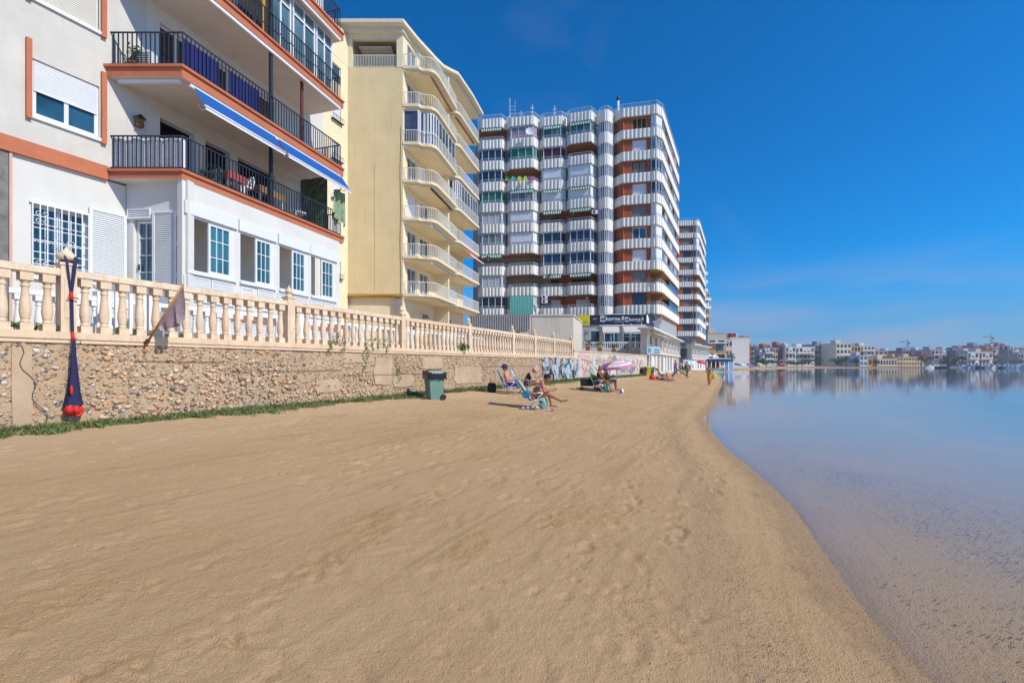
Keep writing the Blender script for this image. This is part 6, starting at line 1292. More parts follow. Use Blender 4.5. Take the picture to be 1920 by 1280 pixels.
# ---------------------------------------------------------------- bins
def wheelie(label,x,y,z,rz,mb_,ml,s=1,bag=True,group=None,stretch=1.0):
    T=thing('wheelie_bin',label,'bin',(x,y,z),group,rz); ORG[T.name]=(0,0,0); h=.80*s
    q=MB(); 
    def fr_box(q,x0,x1,y0,y1,z0,X0,X1,Y0,Y1,z1,m=0): q.hexa([(x0,y0,z0),(x1,y0,z0),(x1,y1,z0),(x0,y1,z0),(X0,Y0,z1),(X1,Y0,z1),(X1,Y1,z1),(X0,Y1,z1)],m)
    fr_box(q,-.18*s,.18*s,-.19*s,.17*s,.015,-.235*s,.235*s,-.27*s,.235*s,h); fr_box(q,-.25*s,.25*s,-.285*s,.25*s,h-.05,-.26*s,.26*s,-.295*s,.26*s,h)
    for i in range(-1,2): fr_box(q,i*.1*s-.012,i*.1*s+.012,-.20*s,-.185*s,.08,i*.12*s-.012,i*.12*s+.012,-.285*s,-.26*s,h-.06)
    q.build('body',mb_,T)
    q=MB(); fr_box(q,-.27*s,.27*s,-.32*s,.27*s,h+.05,-.25*s,.25*s,-.29*s,.25*s,h+.10); fr_box(q,-.2*s,.2*s,-.22*s,.18*s,h+.101,-.17*s,.17*s,-.18*s,.14*s,h+.125)
    q.tube([(-.2*s,.3*s,h+.03),(.2*s,.3*s,h+.03)],.018*s,6); q.build('lid',ml,T)
    for sx in (-1,1): q=MB(); q.tube([(sx*.17*s,.2*s,.09*s),(sx*.225*s,.2*s,.09*s)],.09*s,14,sm=False); q.build('wheel',M('rubber',(.02,.02,.022),.7,.1),T)
    if bag:
        q=MB(); k0=0; n=28
        prof=[(1.06,h+.055),(1.14,h+.02),(1.12,h-.06),(1.10,h-.13)]
        for i,(g,zz_) in enumerate(prof):
            for j in range(n):
                an=2*math.pi*j/n; c_,s_=math.cos(an),math.sin(an); k=1/max(abs(c_),abs(s_)); q.v.append((c_*k*.25*s*g*(1+.03*math.sin(j*2.3)),s_*k*.27*s*g-.012,zz_+(-.05*abs(math.sin(j*1.3)) if i==3 else 0)))
        for i in range(3):
            for j in range(n): A=i*n+j; B=i*n+(j+1)%n; q.f.append((A,A+n,B+n,B)); q.m.append(0); q.s.append(True)
        q.build('bin_liner',M('black_plastic',(.012,.012,.014),.3,.2,8,20,.5,spec=.6),T)
    return T
P0=base(815,750,.62); P0.y=13.9; P0.x=(815-CX)/F*13.9
wheelie('grey-green wheelie bin with a black liner and dark green lid against the pebble wall',P0.x,P0.y,gz(P0.x,P0.y)-.02,-1.0,M('bin_green',(.15,.27,.23),.5,.12,3,30,.1,streak=.3,dirt=(.20,.22,.16)),M('lid_green',(.03,.10,.055),.45,.1),1.0)
x,y=XP(1214,43.6); wheelie('yellow wheelie bin at the end of the graffiti wall',x,y,gz(x,y),.2,M('bin_yellow',(.55,.50,.01),.5,.08),M('lid_yellow',(.60,.52,.01),.5,.08),1.0,False)
x,y=XP(1220.5,44.6); wheelie('dark green wheelie bin standing right of the yellow one',x,y,gz(x,y),.2,M('bin_dark_green',(.02,.12,.09),.5,.08),M('lid_green',(.03,.10,.055),.45,.1),1.0,False)
x,y=XP(1207.5,43.4); wheelie('low purple-brown bin standing left of the yellow one',x,y,gz(x,y),.2,M('bin_purple',(.09,.04,.06),.6,.1),M('bin_purple',(.09,.04,.06),.6,.1),.9,False)
# ---------------------------------------------------------------- people
SKIN={'tan':M('skin_tan',(.40,.17,.085),.55,.10,9),'red':M('skin_rosy',(.58,.27,.19),.55,.10,9),'pale':M('skin_pale',(.60,.37,.26),.55,.08,9),'brown':M('skin_brown',(.28,.115,.05),.5,.10,9)}
EYEM=M('eye_dark',(.02,.015,.012),.2,0)
LIPM=M('lip',(.32,.09,.08),.5,0)
def solid(name, caps, balls, mat, parent, vox=.012, smooth=4):
    "tapered limbs and ellipsoids fused into ONE continuous surface"
    q=MB()
    for (a,ra,b_,rb) in caps:
        a=Vector(a); b_=Vector(b_); L=(b_-a).length; n=12
        if L<1e-6: q.ball(a,ra,n); continue
        d=(b_-a)/L; pts=[];rs=[]
        for k in (-.92,-.7,-.35): pts.append(a+d*ra*k); rs.append(ra*math.sqrt(1-k*k))
        for k in (0,.25,.5,.75,1): pts.append(a+d*L*k); rs.append(ra+(rb-ra)*k)
        for k in (.35,.7,.92): pts.append(b_+d*rb*k); rs.append(rb*math.sqrt(1-k*k))
        q.tube(pts,rs,n)
    for (c_,r_,*rot) in balls:
        k0=len(q.v); q.ball((0,0,0),r_,14); Rm=Matrix.Rotation(rot[0],3,'Y') if rot else Matrix.Identity(3)
        if len(rot)>1: Rm=rot[1]@Rm
        for i in range(k0,len(q.v)): q.v[i]=tuple(Rm@Vector(q.v[i])+Vector(c_))
    o=q.build('tmp_solid',mat); m=o.modifiers.new('r','REMESH'); m.mode='VOXEL'; m.voxel_size=vox; m.use_smooth_shade=True
    s=o.modifiers.new('s','SMOOTH'); s.iterations=smooth; s.factor=.45
    dg=bpy.context.evaluated_depsgraph_get(); me=bpy.data.meshes.new_from_object(o.evaluated_get(dg)); bpy.data.objects.remove(o); me.name=name
    for p in me.polygons: p.use_smooth=True
    ob=bpy.data.objects.new(name,me); COL.objects.link(ob); ob.parent=parent; ORG[ob.name]=(0,0,0); return ob
def V3(*a): return Vector(a)
def person(label, loc, rz, skin, hairc, pose, female=True, wear=(), hair='short', hat=None, vox=.011, s=1.0, group=None, build=1.0):
    """pose: pelvis height, spine direction, head direction (where the face looks), arm and leg directions; +x is forward, +y the person's left.
    wear: list of (garment, material)"""
    T=thing('person',label,'person',loc,group,rz); T.scale=(s,s,s); ORG[T.name]=(0,0,0)
    N_=lambda v:Vector(v).normalized()
    pel=V3(*pose.get('pelvis',(0,0,.9))); sp_=N_(pose.get('spine',(0,0,1))); sp2=N_(pose.get('chest',pose.get('spine',(0,0,1)))); look=N_(pose.get('look',(1,0,0))); side=V3(0,1,0)
    waist=pel+sp_*.17; chest=waist+sp2*.20; neck=chest+sp2*.135; nd=N_(pose.get('neck',sp2)); head=neck+nd*.165
    fwd=side.cross(sp2).normalized(); fwd0=side.cross(sp_).normalized(); bw=build
    sw=.165 if female else .19
    J={}
    caps=[(pel-side*.055,.098*bw,pel+side*.055,.098*bw),(waist,.100*bw,waist+sp2*.02,.100*bw),(waist-side*.04,.092*bw,waist+side*.04,.092*bw),(chest-side*.07,.098*bw,chest+side*.07,.098*bw),(neck-side*(sw-.05)-sp2*.035,.052,neck+side*(sw-.05)-sp2*.035,.052),(neck-sp2*.02,.050,head-nd*.07,.046)]
    up=(head-neck).normalized(); hx=(look-up*look.dot(up)); hx=hx.normalized() if hx.length>1e-3 else fwd; hup=side.cross(hx)*-1; hup=hx.cross(side); hup=look.cross(side)*1.0
    hz=look.cross(side); hz=-hz if hz.z<-1 else hz
    hz=(side.cross(look)*-1); Hm=Matrix((look,side,look.cross(side))).transposed()
    H=lambda x,y,z:head+Hm@V3(x,y,z)
    balls=[(head+Hm@V3(-.012,0,.028),(.094,.074,.088),0,Hm),(head+Hm@V3(.022,0,-.035),(.068,.058,.078),0,Hm),(H(.098,0,-.012),(.016,.012,.022),0,Hm),(H(.0,.076,-.01),(.016,.012,.028),0,Hm),(H(.0,-.076,-.01),(.016,.012,.028),0,Hm),(H(.07,0,-.085),(.026,.024,.02),0,Hm)]
    if female: balls+=[(chest+fwd*.075+side*.07+sp2*.0,(.062,.058,.058)),(chest+fwd*.075-side*.07,(.062,.058,.058))]
    else: balls+=[(waist+fwd*.05*bw,(.11*bw,.13*bw,.12*bw))]
    for i,sg in (('l',1),('r',-1)):
        sh=neck-sp2*.045+side*sg*sw; ua=N_(pose['ua_'+i]); fa=N_(pose['fa_'+i]); el=sh+ua*.275; wr=el+fa*.235
        caps+=[(sh,.050*bw,el,.036*bw),(el,.037*bw,wr,.024)]
        pn=V3(*pose.get('palm_'+i,(0,-sg,0))); pn=(pn-fa*pn.dot(fa)); pn=pn.normalized() if pn.length>1e-3 else V3(0,0,1); ax=fa.cross(pn).normalized()
        pc=wr+fa*.045
        for k in (-1.5,-.5,.5,1.5): caps.append((wr+fa*.012+ax*k*.011,.013,wr+fa*.082+ax*k*.0195,.0105))
        for k,ln in ((-1.5,.062),(-.5,.074),(.5,.070),(1.5,.055)):
            b0_=wr+fa*.085+ax*k*.0205; b1=b0_+(fa+pn*.25).normalized()*ln*.5; b2_=b1+(fa+pn*.9).normalized()*ln*.5; caps+=[(b0_,.0092,b1,.0085),(b1,.0085,b2_,.0072)]
        th0=wr+fa*.025-ax*.022*sg*0+ax*(-.024); th1=th0+(fa-ax*.9+pn*.3).normalized()*.04; caps+=[(th0,.0125,th1,.0105),(th1,.0105,th1+(fa-ax*.3+pn*.5).normalized()*.032,.0085)]
        hp=pel+side*sg*.088; td=N_(pose['th_'+i]); sd_=N_(pose['sh_'+i]); kn=hp+td*.415; an=kn+sd_*.40; ft=N_(pose.get('ft_'+i,(1,0,-.15)))
        caps+=[(hp,.088*bw,kn,.054*bw),(kn,.053*bw,kn+sd_*.14,.054*bw),(kn+sd_*.14,.054*bw,an,.033),(an-ft*.035+sd_*.03,.031,an+ft*.05+sd_*.035,.029),(an+ft*.05+sd_*.035,.031,an+ft*.135+sd_*.045,.026)]
        for k in range(5): b0_=an+ft*.145+sd_*.048+ft.cross(sd_).normalized()*sg*(k-2)*.0145; caps.append((b0_,.0115,b0_+ft*(.036-.004*k),.0085))
        J[i]=dict(sh=sh,el=el,wr=wr,hp=hp,kn=kn,an=an,ft=ft,sd=sd_,fa=fa)
    body=solid('body',caps,balls,skin,T,vox,5)
    for sg in (1,-1):
        q=MB(); q.ball(H(.077,sg*.030,.004),.0105,8); q.build('eye',EYEM,T)
    q=MB(); q.tube([H(.084,-.022,-.052),H(.091,0,-.054),H(.084,.022,-.052)],.006,5); q.build('mouth',LIPM,T)
    hm=M('hair_%s'%('_'.join(str(int(c*1000)) for c in hairc)),hairc,.6,.3,30,90,.3)
    if hair!='bald':
        hb=[(H(-.028,0,.042),(.092,.084,.088),0,Hm),(H(-.045,0,.0),(.072,.08,.078),0,Hm)]
        if hair=='long': hb+=[(H(-.06,0,-.10),(.04,.075,.12),0,Hm)]
        if hair=='bun': hb+=[(H(-.06,0,.12),(.045,.045,.042),0,Hm)]
        if hair=='bob': hb+=[(H(-.02,.06,-.03),(.06,.03,.08),0,Hm),(H(-.02,-.06,-.03),(.06,.03,.08),0,Hm),(H(-.06,0,-.06),(.04,.07,.07),0,Hm)]
        solid('hair',[],hb,hm,T,vox,2)
    if hat:
        q=MB(); n=18; rings=[(.15,.02),(.155,.03),(.100,.055),(.098,.11),(.085,.135),(.02,.14)] if hat[0]=='bucket' else [(.22,.04),(.215,.05),(.095,.06),(.09,.12),(.05,.145),(.01,.15)]
        for (rr,zz_) in rings:
            for j in range(n): an_=2*math.pi*j/n; q.v.append(tuple(H(rr*math.cos(an_)-.01,rr*math.sin(an_)*.95,zz_-(.025 if rr>.14 else 0))))
        for a_ in range(len(rings)-1):
            for j in range(n): A=a_*n+j; B=a_*n+(j+1)%n; q.f.append((A,B,B+n,A+n)); q.m.append(0); q.s.append(True)
        q.f.append(tuple((len(rings)-1)*n+j for j in range(n))); q.m.append(0); q.s.append(True); q.build('hat',hat[1],T)
    g=.011
    for w_ in wear:
        nm,mt_=w_[0],w_[1]; cc=[];bb_=[]
        if nm in ('briefs','shorts','trunks','bottoms'):
            cc=[(pel-side*.055,.100*bw+g,pel+side*.055,.100*bw+g)]; ln={'briefs':.10,'bottoms':.10,'shorts':.55,'trunks':.62}[nm]
            for i in 'lr': cc.append((J[i]['hp'],.090*bw+g,J[i]['hp']+(J[i]['kn']-J[i]['hp'])*ln,(.088-.03*ln)*bw+g+(.01 if ln>.3 else 0)))
        if nm in ('bikini_top',): cc=[(chest-side*.075+fwd*.01,.097*bw+g*.6,chest+side*.075+fwd*.01,.097*bw+g*.6)]; bb_=[(chest+fwd*.078+side*.07,(.062+g,.058+g,.058)),(chest+fwd*.078-side*.07,(.062+g,.058+g,.058))]
        if nm=='top': cc=[(waist-side*.04,.094*bw+g,waist+side*.04,.094*bw+g),(chest-side*.07,.1*bw+g,chest+side*.07,.1*bw+g),(waist,.1*bw+g,chest,.1*bw+g),(neck-side*(sw-.05)-sp2*.06,.05+g,neck+side*(sw-.05)-sp2*.06,.05+g)]; bb_=[(chest+fwd*.078+side*.07,(.065+g,.06+g,.06)),(chest+fwd*.078-side*.07,(.065+g,.06+g,.06))] if female else []
        if nm=='swimsuit': cc=[(pel-side*.055,.1*bw+g,pel+side*.055,.1*bw+g),(pel,.1*bw+g,waist,.098*bw+g),(waist,.1*bw+g,chest,.1*bw+g),(chest-side*.07,.1*bw+g,chest+side*.07,.1*bw+g)]+[(J[i]['hp'],.09*bw+g,J[i]['hp']+(J[i]['kn']-J[i]['hp'])*.08,.088*bw+g) for i in 'lr']; bb_=[(chest+fwd*.078+side*.07,(.065+g,.06+g,.06)),(chest+fwd*.078-side*.07,(.065+g,.06+g,.06))]
        if nm=='shirt': cc=[(waist-side*.05,.105*bw+g,waist+side*.05,.105*bw+g),(pel,.1*bw+g,waist,.104*bw+g),(chest-side*.07,.1*bw+g,chest+side*.07,.1*bw+g),(neck-side*(sw-.05)-sp2*.045,.054+g,neck+side*(sw-.05)-sp2*.045,.054+g)]+[(J[i]['sh'],.054+g,J[i]['sh']+(J[i]['el']-J[i]['sh'])*.55,.052+g) for i in 'lr']
        if nm=='trousers': cc=[(pel-side*.055,.1*bw+g,pel+side*.055,.1*bw+g)]+[(J[i]['hp'],.09+g,J[i]['kn'],.062+g) for i in 'lr']+[(J[i]['kn'],.062+g,J[i]['an'],.045+g) for i in 'lr']
        if nm=='skirt': 
            mid=(J['l']['kn']+J['r']['kn'])/2; cc=[(pel-side*.05,.105+g,pel+side*.05,.105+g),(pel-side*.04,.11,mid-side*.06,.105),(pel+side*.04,.11,mid+side*.06,.105),(pel,.12,mid,.12),(mid-side*.05,.10,mid-V3(0,.05,.12),.10),(mid+side*.05,.10,mid-V3(0,-.05,.12),.10)]
        solid(nm,cc,bb_,mt_,T,vox,3)
    return T,J,H
def chair(label,loc,rz,sling,frame,recl=.9,seat_h=.26,group='folding beach chairs',cloth=None,s=1.0):
    "low folding beach chair: two side frames, crossed legs, sling seat and tall back"
    T=thing('beach_chair',label,'chair',loc,group,rz); ORG[T.name]=(0,0,0); T.scale=(s,s,s); w=.25; bl=.72; bx,bz=-.20-math.cos(recl)*bl,seat_h+math.sin(recl)*bl
    for sg in (1,-1):
        q=MB(); q.tube([(.24,sg*w,seat_h+.02),(-.20,sg*w,seat_h-.03),(bx,sg*w,bz)],.012,6); q.tube([(.20,sg*w,seat_h+.21),(-.28,sg*w,seat_h+.19)],.014,6); q.build('side_frame',frame,T)
        q=MB(); q.tube([(-.24,sg*(w+.015),0.005),(.20,sg*(w+.015),seat_h+.21)],.011,6); q.build('leg',frame,T); q=MB(); q.tube([(.26,sg*(w-.015),0.005),(-.22,sg*(w-.015),seat_h+.20)],.011,6); q.build('leg',frame,T)
    q=MB(); q.tube([(-.24,-w-.015,.01),(-.24,w+.015,.01)],.011,6); q.tube([(.26,-w,.01),(.26,w,.01)],.011,6); q.tube([(bx,-w,bz),(bx-.02,-w*.7,bz+.03),(bx-.02,w*.7,bz+.03),(bx,w,bz)],.012,6); q.build('crossbar',frame,T)
    q=MB(); n=7
    for i in range(n):
        for j in range(5):
            pass
    def sheet(q,a,b_,sag,nx=8,ny=6):
        k0=len(q.v); 
        for i in range(nx+1):
            u=i/nx
            for j in range(ny+1):
                v_=j/ny; x=a[0]+(b_[0]-a[0])*u; z=a[1]+(b_[1]-a[1])*u; y=-w+2*w*v_; sg_=sag*math.sin(math.pi*v_)*math.sin(math.pi*min(1,u*.9+.05)); nx_,nz_=-(b_[1]-a[1]),(b_[0]-a[0]); l=math.hypot(nx_,nz_); q.v.append((x+nx_/l*sg_,y,z+nz_/l*sg_))
        for i in range(nx):
            for j in range(ny): A=k0+i*(ny+1)+j; q.f.append((A,A+1,A+ny+2,A+ny+1)); q.m.append(0); q.s.append(True)
    sheet(q,(.23,seat_h+.02),(-.20,seat_h-.03),.03); q.build('seat',sling,T); q=MB(); sheet(q,(-.20,seat_h-.03),(bx,bz),.03); q.build('backrest',sling,T)
    return T
FRM=M('chair_tube',(.62,.64,.68),.35,.05,metal=.3); BLS=stripes('blue_white_sling',(.05,.12,.42),(.62,.66,.72),9,(0,0,1)); TQS=stripes('turquoise_lime_sling',(.06,.45,.62),(.34,.60,.22),3.2,(.5,.9,.2),thr=.55)
CYS=M('cyan_sling',(.10,.48,.62),.8,.25,4); GNS=M('lime_sling',(.34,.55,.22),.8,.15,5)
def ground(px,Y): x=(px-CX)/F*Y; return Vector((x,Y,gz(x,Y)))
sit=lambda **k:dict(dict(pelvis=(-.06,0,.34),spine=(-.25,0,1),look=(1,0,-.15),ua_l=(.35,.25,-1),fa_l=(1,-.1,.05),ua_r=(.35,-.25,-1),fa_r=(1,.1,.05),th_l=(1,.12,.28),sh_l=(.45,0,-1),th_r=(1,-.12,.28),sh_r=(.45,0,-1),ft_l=(1,.1,-.1),ft_r=(1,-.1,-.1)),**k)
# woman bending forward in the nearest chair
c0_=ground(1006,13.3); rz=-.10
C1=chair('nearest beach chair, with a turquoise and lime towel over its back',(c0_.x,c0_.y,c0_.z),rz,CYS,FRM,recl=.98)
person('woman in a pink top bending forward over her lap in the nearest beach chair',(c0_.x,c0_.y,c0_.z),rz,SKIN['tan'],(.012,.010,.012),
 dict(pelvis=(-.06,0,.37),spine=(.30,0,1),chest=(.75,0,1),neck=(1,0,.62),look=(.55,-.12,-.85),ua_l=(.35,.25,-1),fa_l=(1,-.45,.12),ua_r=(.25,-.3,-1),fa_r=(1,.45,.15),th_l=(1,.12,.30),sh_l=(.25,0,-1),th_r=(1,-.14,.12),sh_r=(1,-.10,-.48),ft_l=(1,.05,-.05),ft_r=(1,0,.25)),True,(('bikini_top',M('pink_top',(.72,.34,.42),.7,.08)),('briefs',M('red_bottom',(.38,.04,.05),.7,.1))),hair='bun',vox=.009)
# towel over the chair back and a roll cushion
T=thing('beach_towel','turquoise and lime striped towel draped over the back of the nearest chair','towel',(c0_.x,c0_.y,c0_.z),None,rz); ORG[T.name]=(0,0,0)
q=MB(); bl=.72; recl=.98
for i in range(12):
    for j in range(10):
        def tp_(u,v_): d=.12+u*.80; return (-.20-math.cos(recl)*d*bl/.8+.0+.03*math.sin(recl)+.012*math.sin(v_*9+u*3),-.27+.54*v_,.24+math.sin(recl)*d*bl/.8*.92+.045+.03*math.cos(recl))
        u0,u1,v0,v1=i/12,(i+1)/12,j/10,(j+1)/10; q.face([tp_(u0,v0),tp_(u0,v1),tp_(u1,v1),tp_(u1,v0)],(0,0,0,1,1,0,2,2,2,2)[j],True)
q.build('cloth',[CYS,M('teal_stripe',(.02,.22,.42),.8,.1),GNS],T)
T=thing('cushion','round blue and green roll cushion at the side of the nearest chair','cushion',(c0_.x,c0_.y,c0_.z),None,rz); ORG[T.name]=(0,0,0); q=MB(); q.tube([(-.30,-.34,.42),(-.30,-.26,.42),(-.30,.2,.42)],[.10,.115,.11],12); q.build('roll',M('cushion_blue',(.02,.20,.34),.8,.3,3),T)
# things on the sand beside her
p=ground(992,12.95); T=thing('beach_towel','crumpled blue and white towel on the sand in front of the nearest chair','towel',(p.x,p.y,p.z)); q=MB()
def crump(x,y): return .02+.045*abs(math.sin(x*9+y*5))*abs(math.cos(x*5-y*11))
for i in range(16):
    for j in range(8):
        g=lambda a,b_:(p.x-.28+a*.56/16+.03*math.sin(b_*2),p.y-.12+b_*.24/8+.02*math.sin(a),p.z+crump(a*.1,b_*.12)+.01); q.face([g(i,j),g(i+1,j),g(i+1,j+1),g(i,j+1)],(i//2)%2,True)
q.build('cloth',[M('towel_blue',(.05,.10,.38),.85,.15),M('towel_white',(.60,.64,.72),.85,.1)],T)
def bag(label,p,w_,h,mat,strap=True,seed=0,d=.6):
    T=thing('beach_bag',label,'bag',(p.x,p.y,p.z),None); q=MB(); n=16; k0=0; pr=[(.75,0),(.95,.1),(1.05,.35),(1.0,.7),(.85,.92),(.55,1.0)]
    for (g,u) in pr:
        for j in range(n): an=2*math.pi*j/n; q.v.append((p.x+w_/2*g*math.cos(an)*(1+.06*math.sin(j*1.7+seed)),p.y+w_/2*d*g*math.sin(an)*(1+.06*math.sin(j*2.3)),p.z+h*u+.01*math.sin(j*2+seed)))
    for i in range(len(pr)-1):
        for j in range(n): A=i*n+j; B=i*n+(j+1)%n; q.f.append((A,B,B+n,A+n)); q.m.append(0); q.s.append(True)
    q.f.append(tuple((len(pr)-1)*n+j for j in range(n))); q.m.append(0); q.s.append(True); q.f.append(tuple(reversed(range(n)))); q.m.append(0); q.s.append(False); q.build('bag_body',mat,T)
    if strap: q=MB(); q.tube([(p.x-w_*.2,p.y,p.z+h*.95),(p.x-w_*.12,p.y,p.z+h*1.25),(p.x+w_*.12,p.y,p.z+h*1.25),(p.x+w_*.2,p.y,p.z+h*.95)],.009,5); q.build('handle',mat,T)
bag('pale turquoise beach bag under the knees of the woman in the pink top',ground(1018,13.45),.24,.30,M('bag_aqua',(.20,.46,.44),.8,.3,9),seed=1)
def sandal(label,px,Y,mt_):
    p=ground(px,Y); T=thing('sandal',label,'sandal',(p.x,p.y,p.z+.01),'sandals beside the nearest chair'); q=MB(); q.prism([(p.x-.12,p.y-.03),(p.x-.05,p.y-.04),(p.x+.09,p.y-.045),(p.x+.125,p.y),(p.x+.09,p.y+.045),(p.x-.05,p.y+.035),(p.x-.12,p.y+.03)],p.z+.005,p.z+.035); q.build('sole',mt_,T); q=MB(); q.tube([(p.x+.02,p.y-.05,p.z+.035),(p.x+.04,p.y-.02,p.z+.08),(p.x+.04,p.y+.02,p.z+.08),(p.x+.02,p.y+.05,p.z+.035)],.013,6); q.build('strap',mt_,T)
sandal('white and pink sandal nearer the turquoise bag',1025,12.9,M('sandal_white',(.72,.60,.62),.6,.05)); sandal('pink sandal nearer the foot of the woman in the pink top',1034,12.9,M('sandal_pink',(.62,.25,.33),.6,.05))
# couple by the wall
p=ground(957,17.1); chair('blue and white striped beach chair under the man in the navy hat',p,-.12,BLS,FRM,recl=1.15)
person('man in a navy bucket hat and blue shorts sitting back by the pebble wall',p,-.12,SKIN['red'],(.2,.18,.16),sit(look=(1,0,-.35),sh_l=(.75,0,-1),sh_r=(.6,0,-1)),False,(('trunks',M('blue_trunks',(.02,.05,.30),.7,.1)),),hair='short',hat=('bucket',M('navy_hat',(.025,.025,.09),.8,.1)),vox=.012,build=1.12)
p=ground(988,17.7); chair('beach chair with a pale back under the reader in the pink hat',(p.x-.1,p.y,p.z),-.12,M('pale_sling',(.55,.62,.74),.8,.12,4),M('dark_tube',(.12,.14,.20),.4,.1),recl=1.1,seat_h=.30)
person('person in a pink sun hat leaning over a tablet by the wall',p,-.10,SKIN['pale'],(.30,.24,.18),sit(pelvis=(-.02,0,.38),spine=(.15,0,1),chest=(.6,0,1),neck=(1,0,.7),look=(.6,0,-.8),th_l=(1,.12,.35),th_r=(1,-.12,.3),fa_l=(1,-.3,.1),fa_r=(1,.3,.1),sh_l=(.7,0,-1),sh_r=(.5,0,-1)),True,(('swimsuit',M('black_suit',(.015,.015,.018),.7,.1)),),hair='short',hat=('bucket',M('pink_hat',(.70,.36,.40),.8,.08)),vox=.012)
T=thing('tablet','dark tablet held on the lap of the reader in the pink hat','tablet',(p.x+.42,p.y-.05,p.z+.62)); q=MB(); q.hexa([(p.x+.28,p.y-.15,p.z+.60),(p.x+.50,p.y-.17,p.z+.63),(p.x+.50,p.y+.10,p.z+.63),(p.x+.28,p.y+.12,p.z+.60),(p.x+.28,p.y-.15,p.z+.615),(p.x+.50,p.y-.17,p.z+.645),(p.x+.50,p.y+.10,p.z+.645),(p.x+.28,p.y+.12,p.z+.615)]); q.build('case',M('tablet_dark',(.02,.02,.02),.4,0),T)
q=MB(); q.hexa([(p.x+.295,p.y-.135,p.z+.6175),(p.x+.485,p.y-.155,p.z+.6435),(p.x+.485,p.y+.085,p.z+.6435),(p.x+.295,p.y+.105,p.z+.6175),(p.x+.295,p.y-.135,p.z+.619),(p.x+.485,p.y-.155,p.z+.645),(p.x+.485,p.y+.085,p.z+.645),(p.x+.295,p.y+.105,p.z+.619)]); q.build('screen',GLS,T)
bag('black backpack lying against the grass left of the man in the navy hat',ground(922,17.3),.34,.36,M('black_bag',(.015,.015,.02),.7,.2),seed=3)
# pair under the pink parasol
p=ground(1124,21.0); chair('beach chair under the woman on the left below the pink parasol',p,-.42,M('multicolour_sling',(.10,.30,.16),.8,.5,5),FRM,recl=1.2,seat_h=.32)
person('woman in a dark swimsuit with grey-blond hair seated below the pink parasol',p,-.42,SKIN['brown'],(.30,.24,.14),sit(pelvis=(-.05,0,.44),spine=(.02,0,1),chest=(.2,0,1),look=(1,0,-.3),ua_l=(.6,.1,-1),fa_l=(.4,-.35,1),ua_r=(.6,-.1,-1),fa_r=(.4,.35,1),th_l=(1,.1,.05),th_r=(1,-.1,.1),sh_l=(.35,0,-1),sh_r=(.15,0,-1)),True,(('swimsuit',M('dark_suit',(.02,.02,.03),.7,.1)),),hair='bob',vox=.012)
p2=ground(1140,22.0); chair('beach chair under the man on the right below the pink parasol',p2,-.35,M('teal_sling',(.02,.30,.34),.8,.2),FRM,recl=1.2,seat_h=.32)
person('bare-chested man seated right under the pink parasol with arms folded',p2,-.35,SKIN['brown'],(.35,.2,.12),sit(pelvis=(-.05,0,.44),spine=(-.1,0,1),look=(1,-.15,-.1),ua_l=(.4,.2,-1),fa_l=(.9,-.6,.35),ua_r=(.4,-.2,-1),fa_r=(.9,.6,.35),th_l=(1,.25,.12),th_r=(1,-.2,.12),sh_l=(.1,0,-1),sh_r=(.1,0,-1)),False,(('trunks',M('grey_trunks',(.25,.22,.22),.7,.1)),),hair='short',vox=.012,build=1.05)
# the parasol: tilted, striped gores, one orange and violet
def parasol(label,px,Y,h,rad,mats,tilt=(0,0),gores=8,group=None,name='beach_parasol',nring=5):
    g=ground(px,Y); T=thing(name,label,'parasol',(g.x,g.y,g.z),group); top=Vector((g.x+tilt[0]*h*.3,g.y+tilt[1]*h*.3,g.z+h)); ax=Vector((tilt[0],tilt[1],1)).normalized()
    q=MB(); q.tube([(g.x,g.y,g.z-.1),(g.x,g.y,g.z+h*.62),tuple(top)],.016,6); q.build('pole',FRM,T); u_=ax.cross(Vector((0,1,0))).normalized(); v_=ax.cross(u_)
    q=MB(); rings=nring; n=gores*2
    def pt_(i,j):
        f=j/rings; an=2*math.pi*i/n; sc_=1 if i%2==0 else .965; rr=rad*f*(sc_ if j else 1); dz=-.30*rad*f**1.6+(.0 if i%2==0 else .01); return top+u_*rr*math.cos(an)+v_*rr*math.sin(an)+ax*dz
    for i in range(n):
        for j in range(rings):
            m_=mats[1][(i//2)%gores]; m_= m_ if not isinstance(m_,tuple) else m_[j%len(m_)]
            a,b_,c_,d=pt_(i,j),pt_(i,j+1),pt_(i+1,j+1),pt_(i+1,j)
            q.face([a,b_,c_] if j==0 else [a,b_,c_,d],m_,False)
        a,b_=pt_(i,rings),pt_(i+1,rings); m_=mats[1][(i//2)%gores]; m_=m_ if not isinstance(m_,tuple) else m_[-1]; q.face([a,a-ax*.09,b_-ax*.09,b_],m_)
    q.build('canopy',mats[0],T); q=MB()
    for i in range(0,n,2): q.tube([top-ax*.02,pt_(i,rings//2)-ax*.012,pt_(i,rings)-ax*.012],.005,4)
    q.build('ribs',FRM,T); return T
pm_=[M('par_pink',(.62,.26,.33),.7,.06),M('par_white',(.74,.70,.68),.7,.04),M('par_orange',(.72,.16,.03),.7,.05),M('par_violet',(.30,.10,.36),.7,.05),M('par_cream',(.72,.62,.42),.7,.05)]
st_=(0,1,0,1,1,0,1,1,0)
parasol('tilted pink and white striped parasol with one orange and violet panel',1156,21.6,1.50,.86,(pm_,[(2,2,2,2,2,3,3,3,3),st_,st_,st_,st_,st_,st_,(4,4,4,1,4)]),tilt=(-.12,-.10),nring=9)
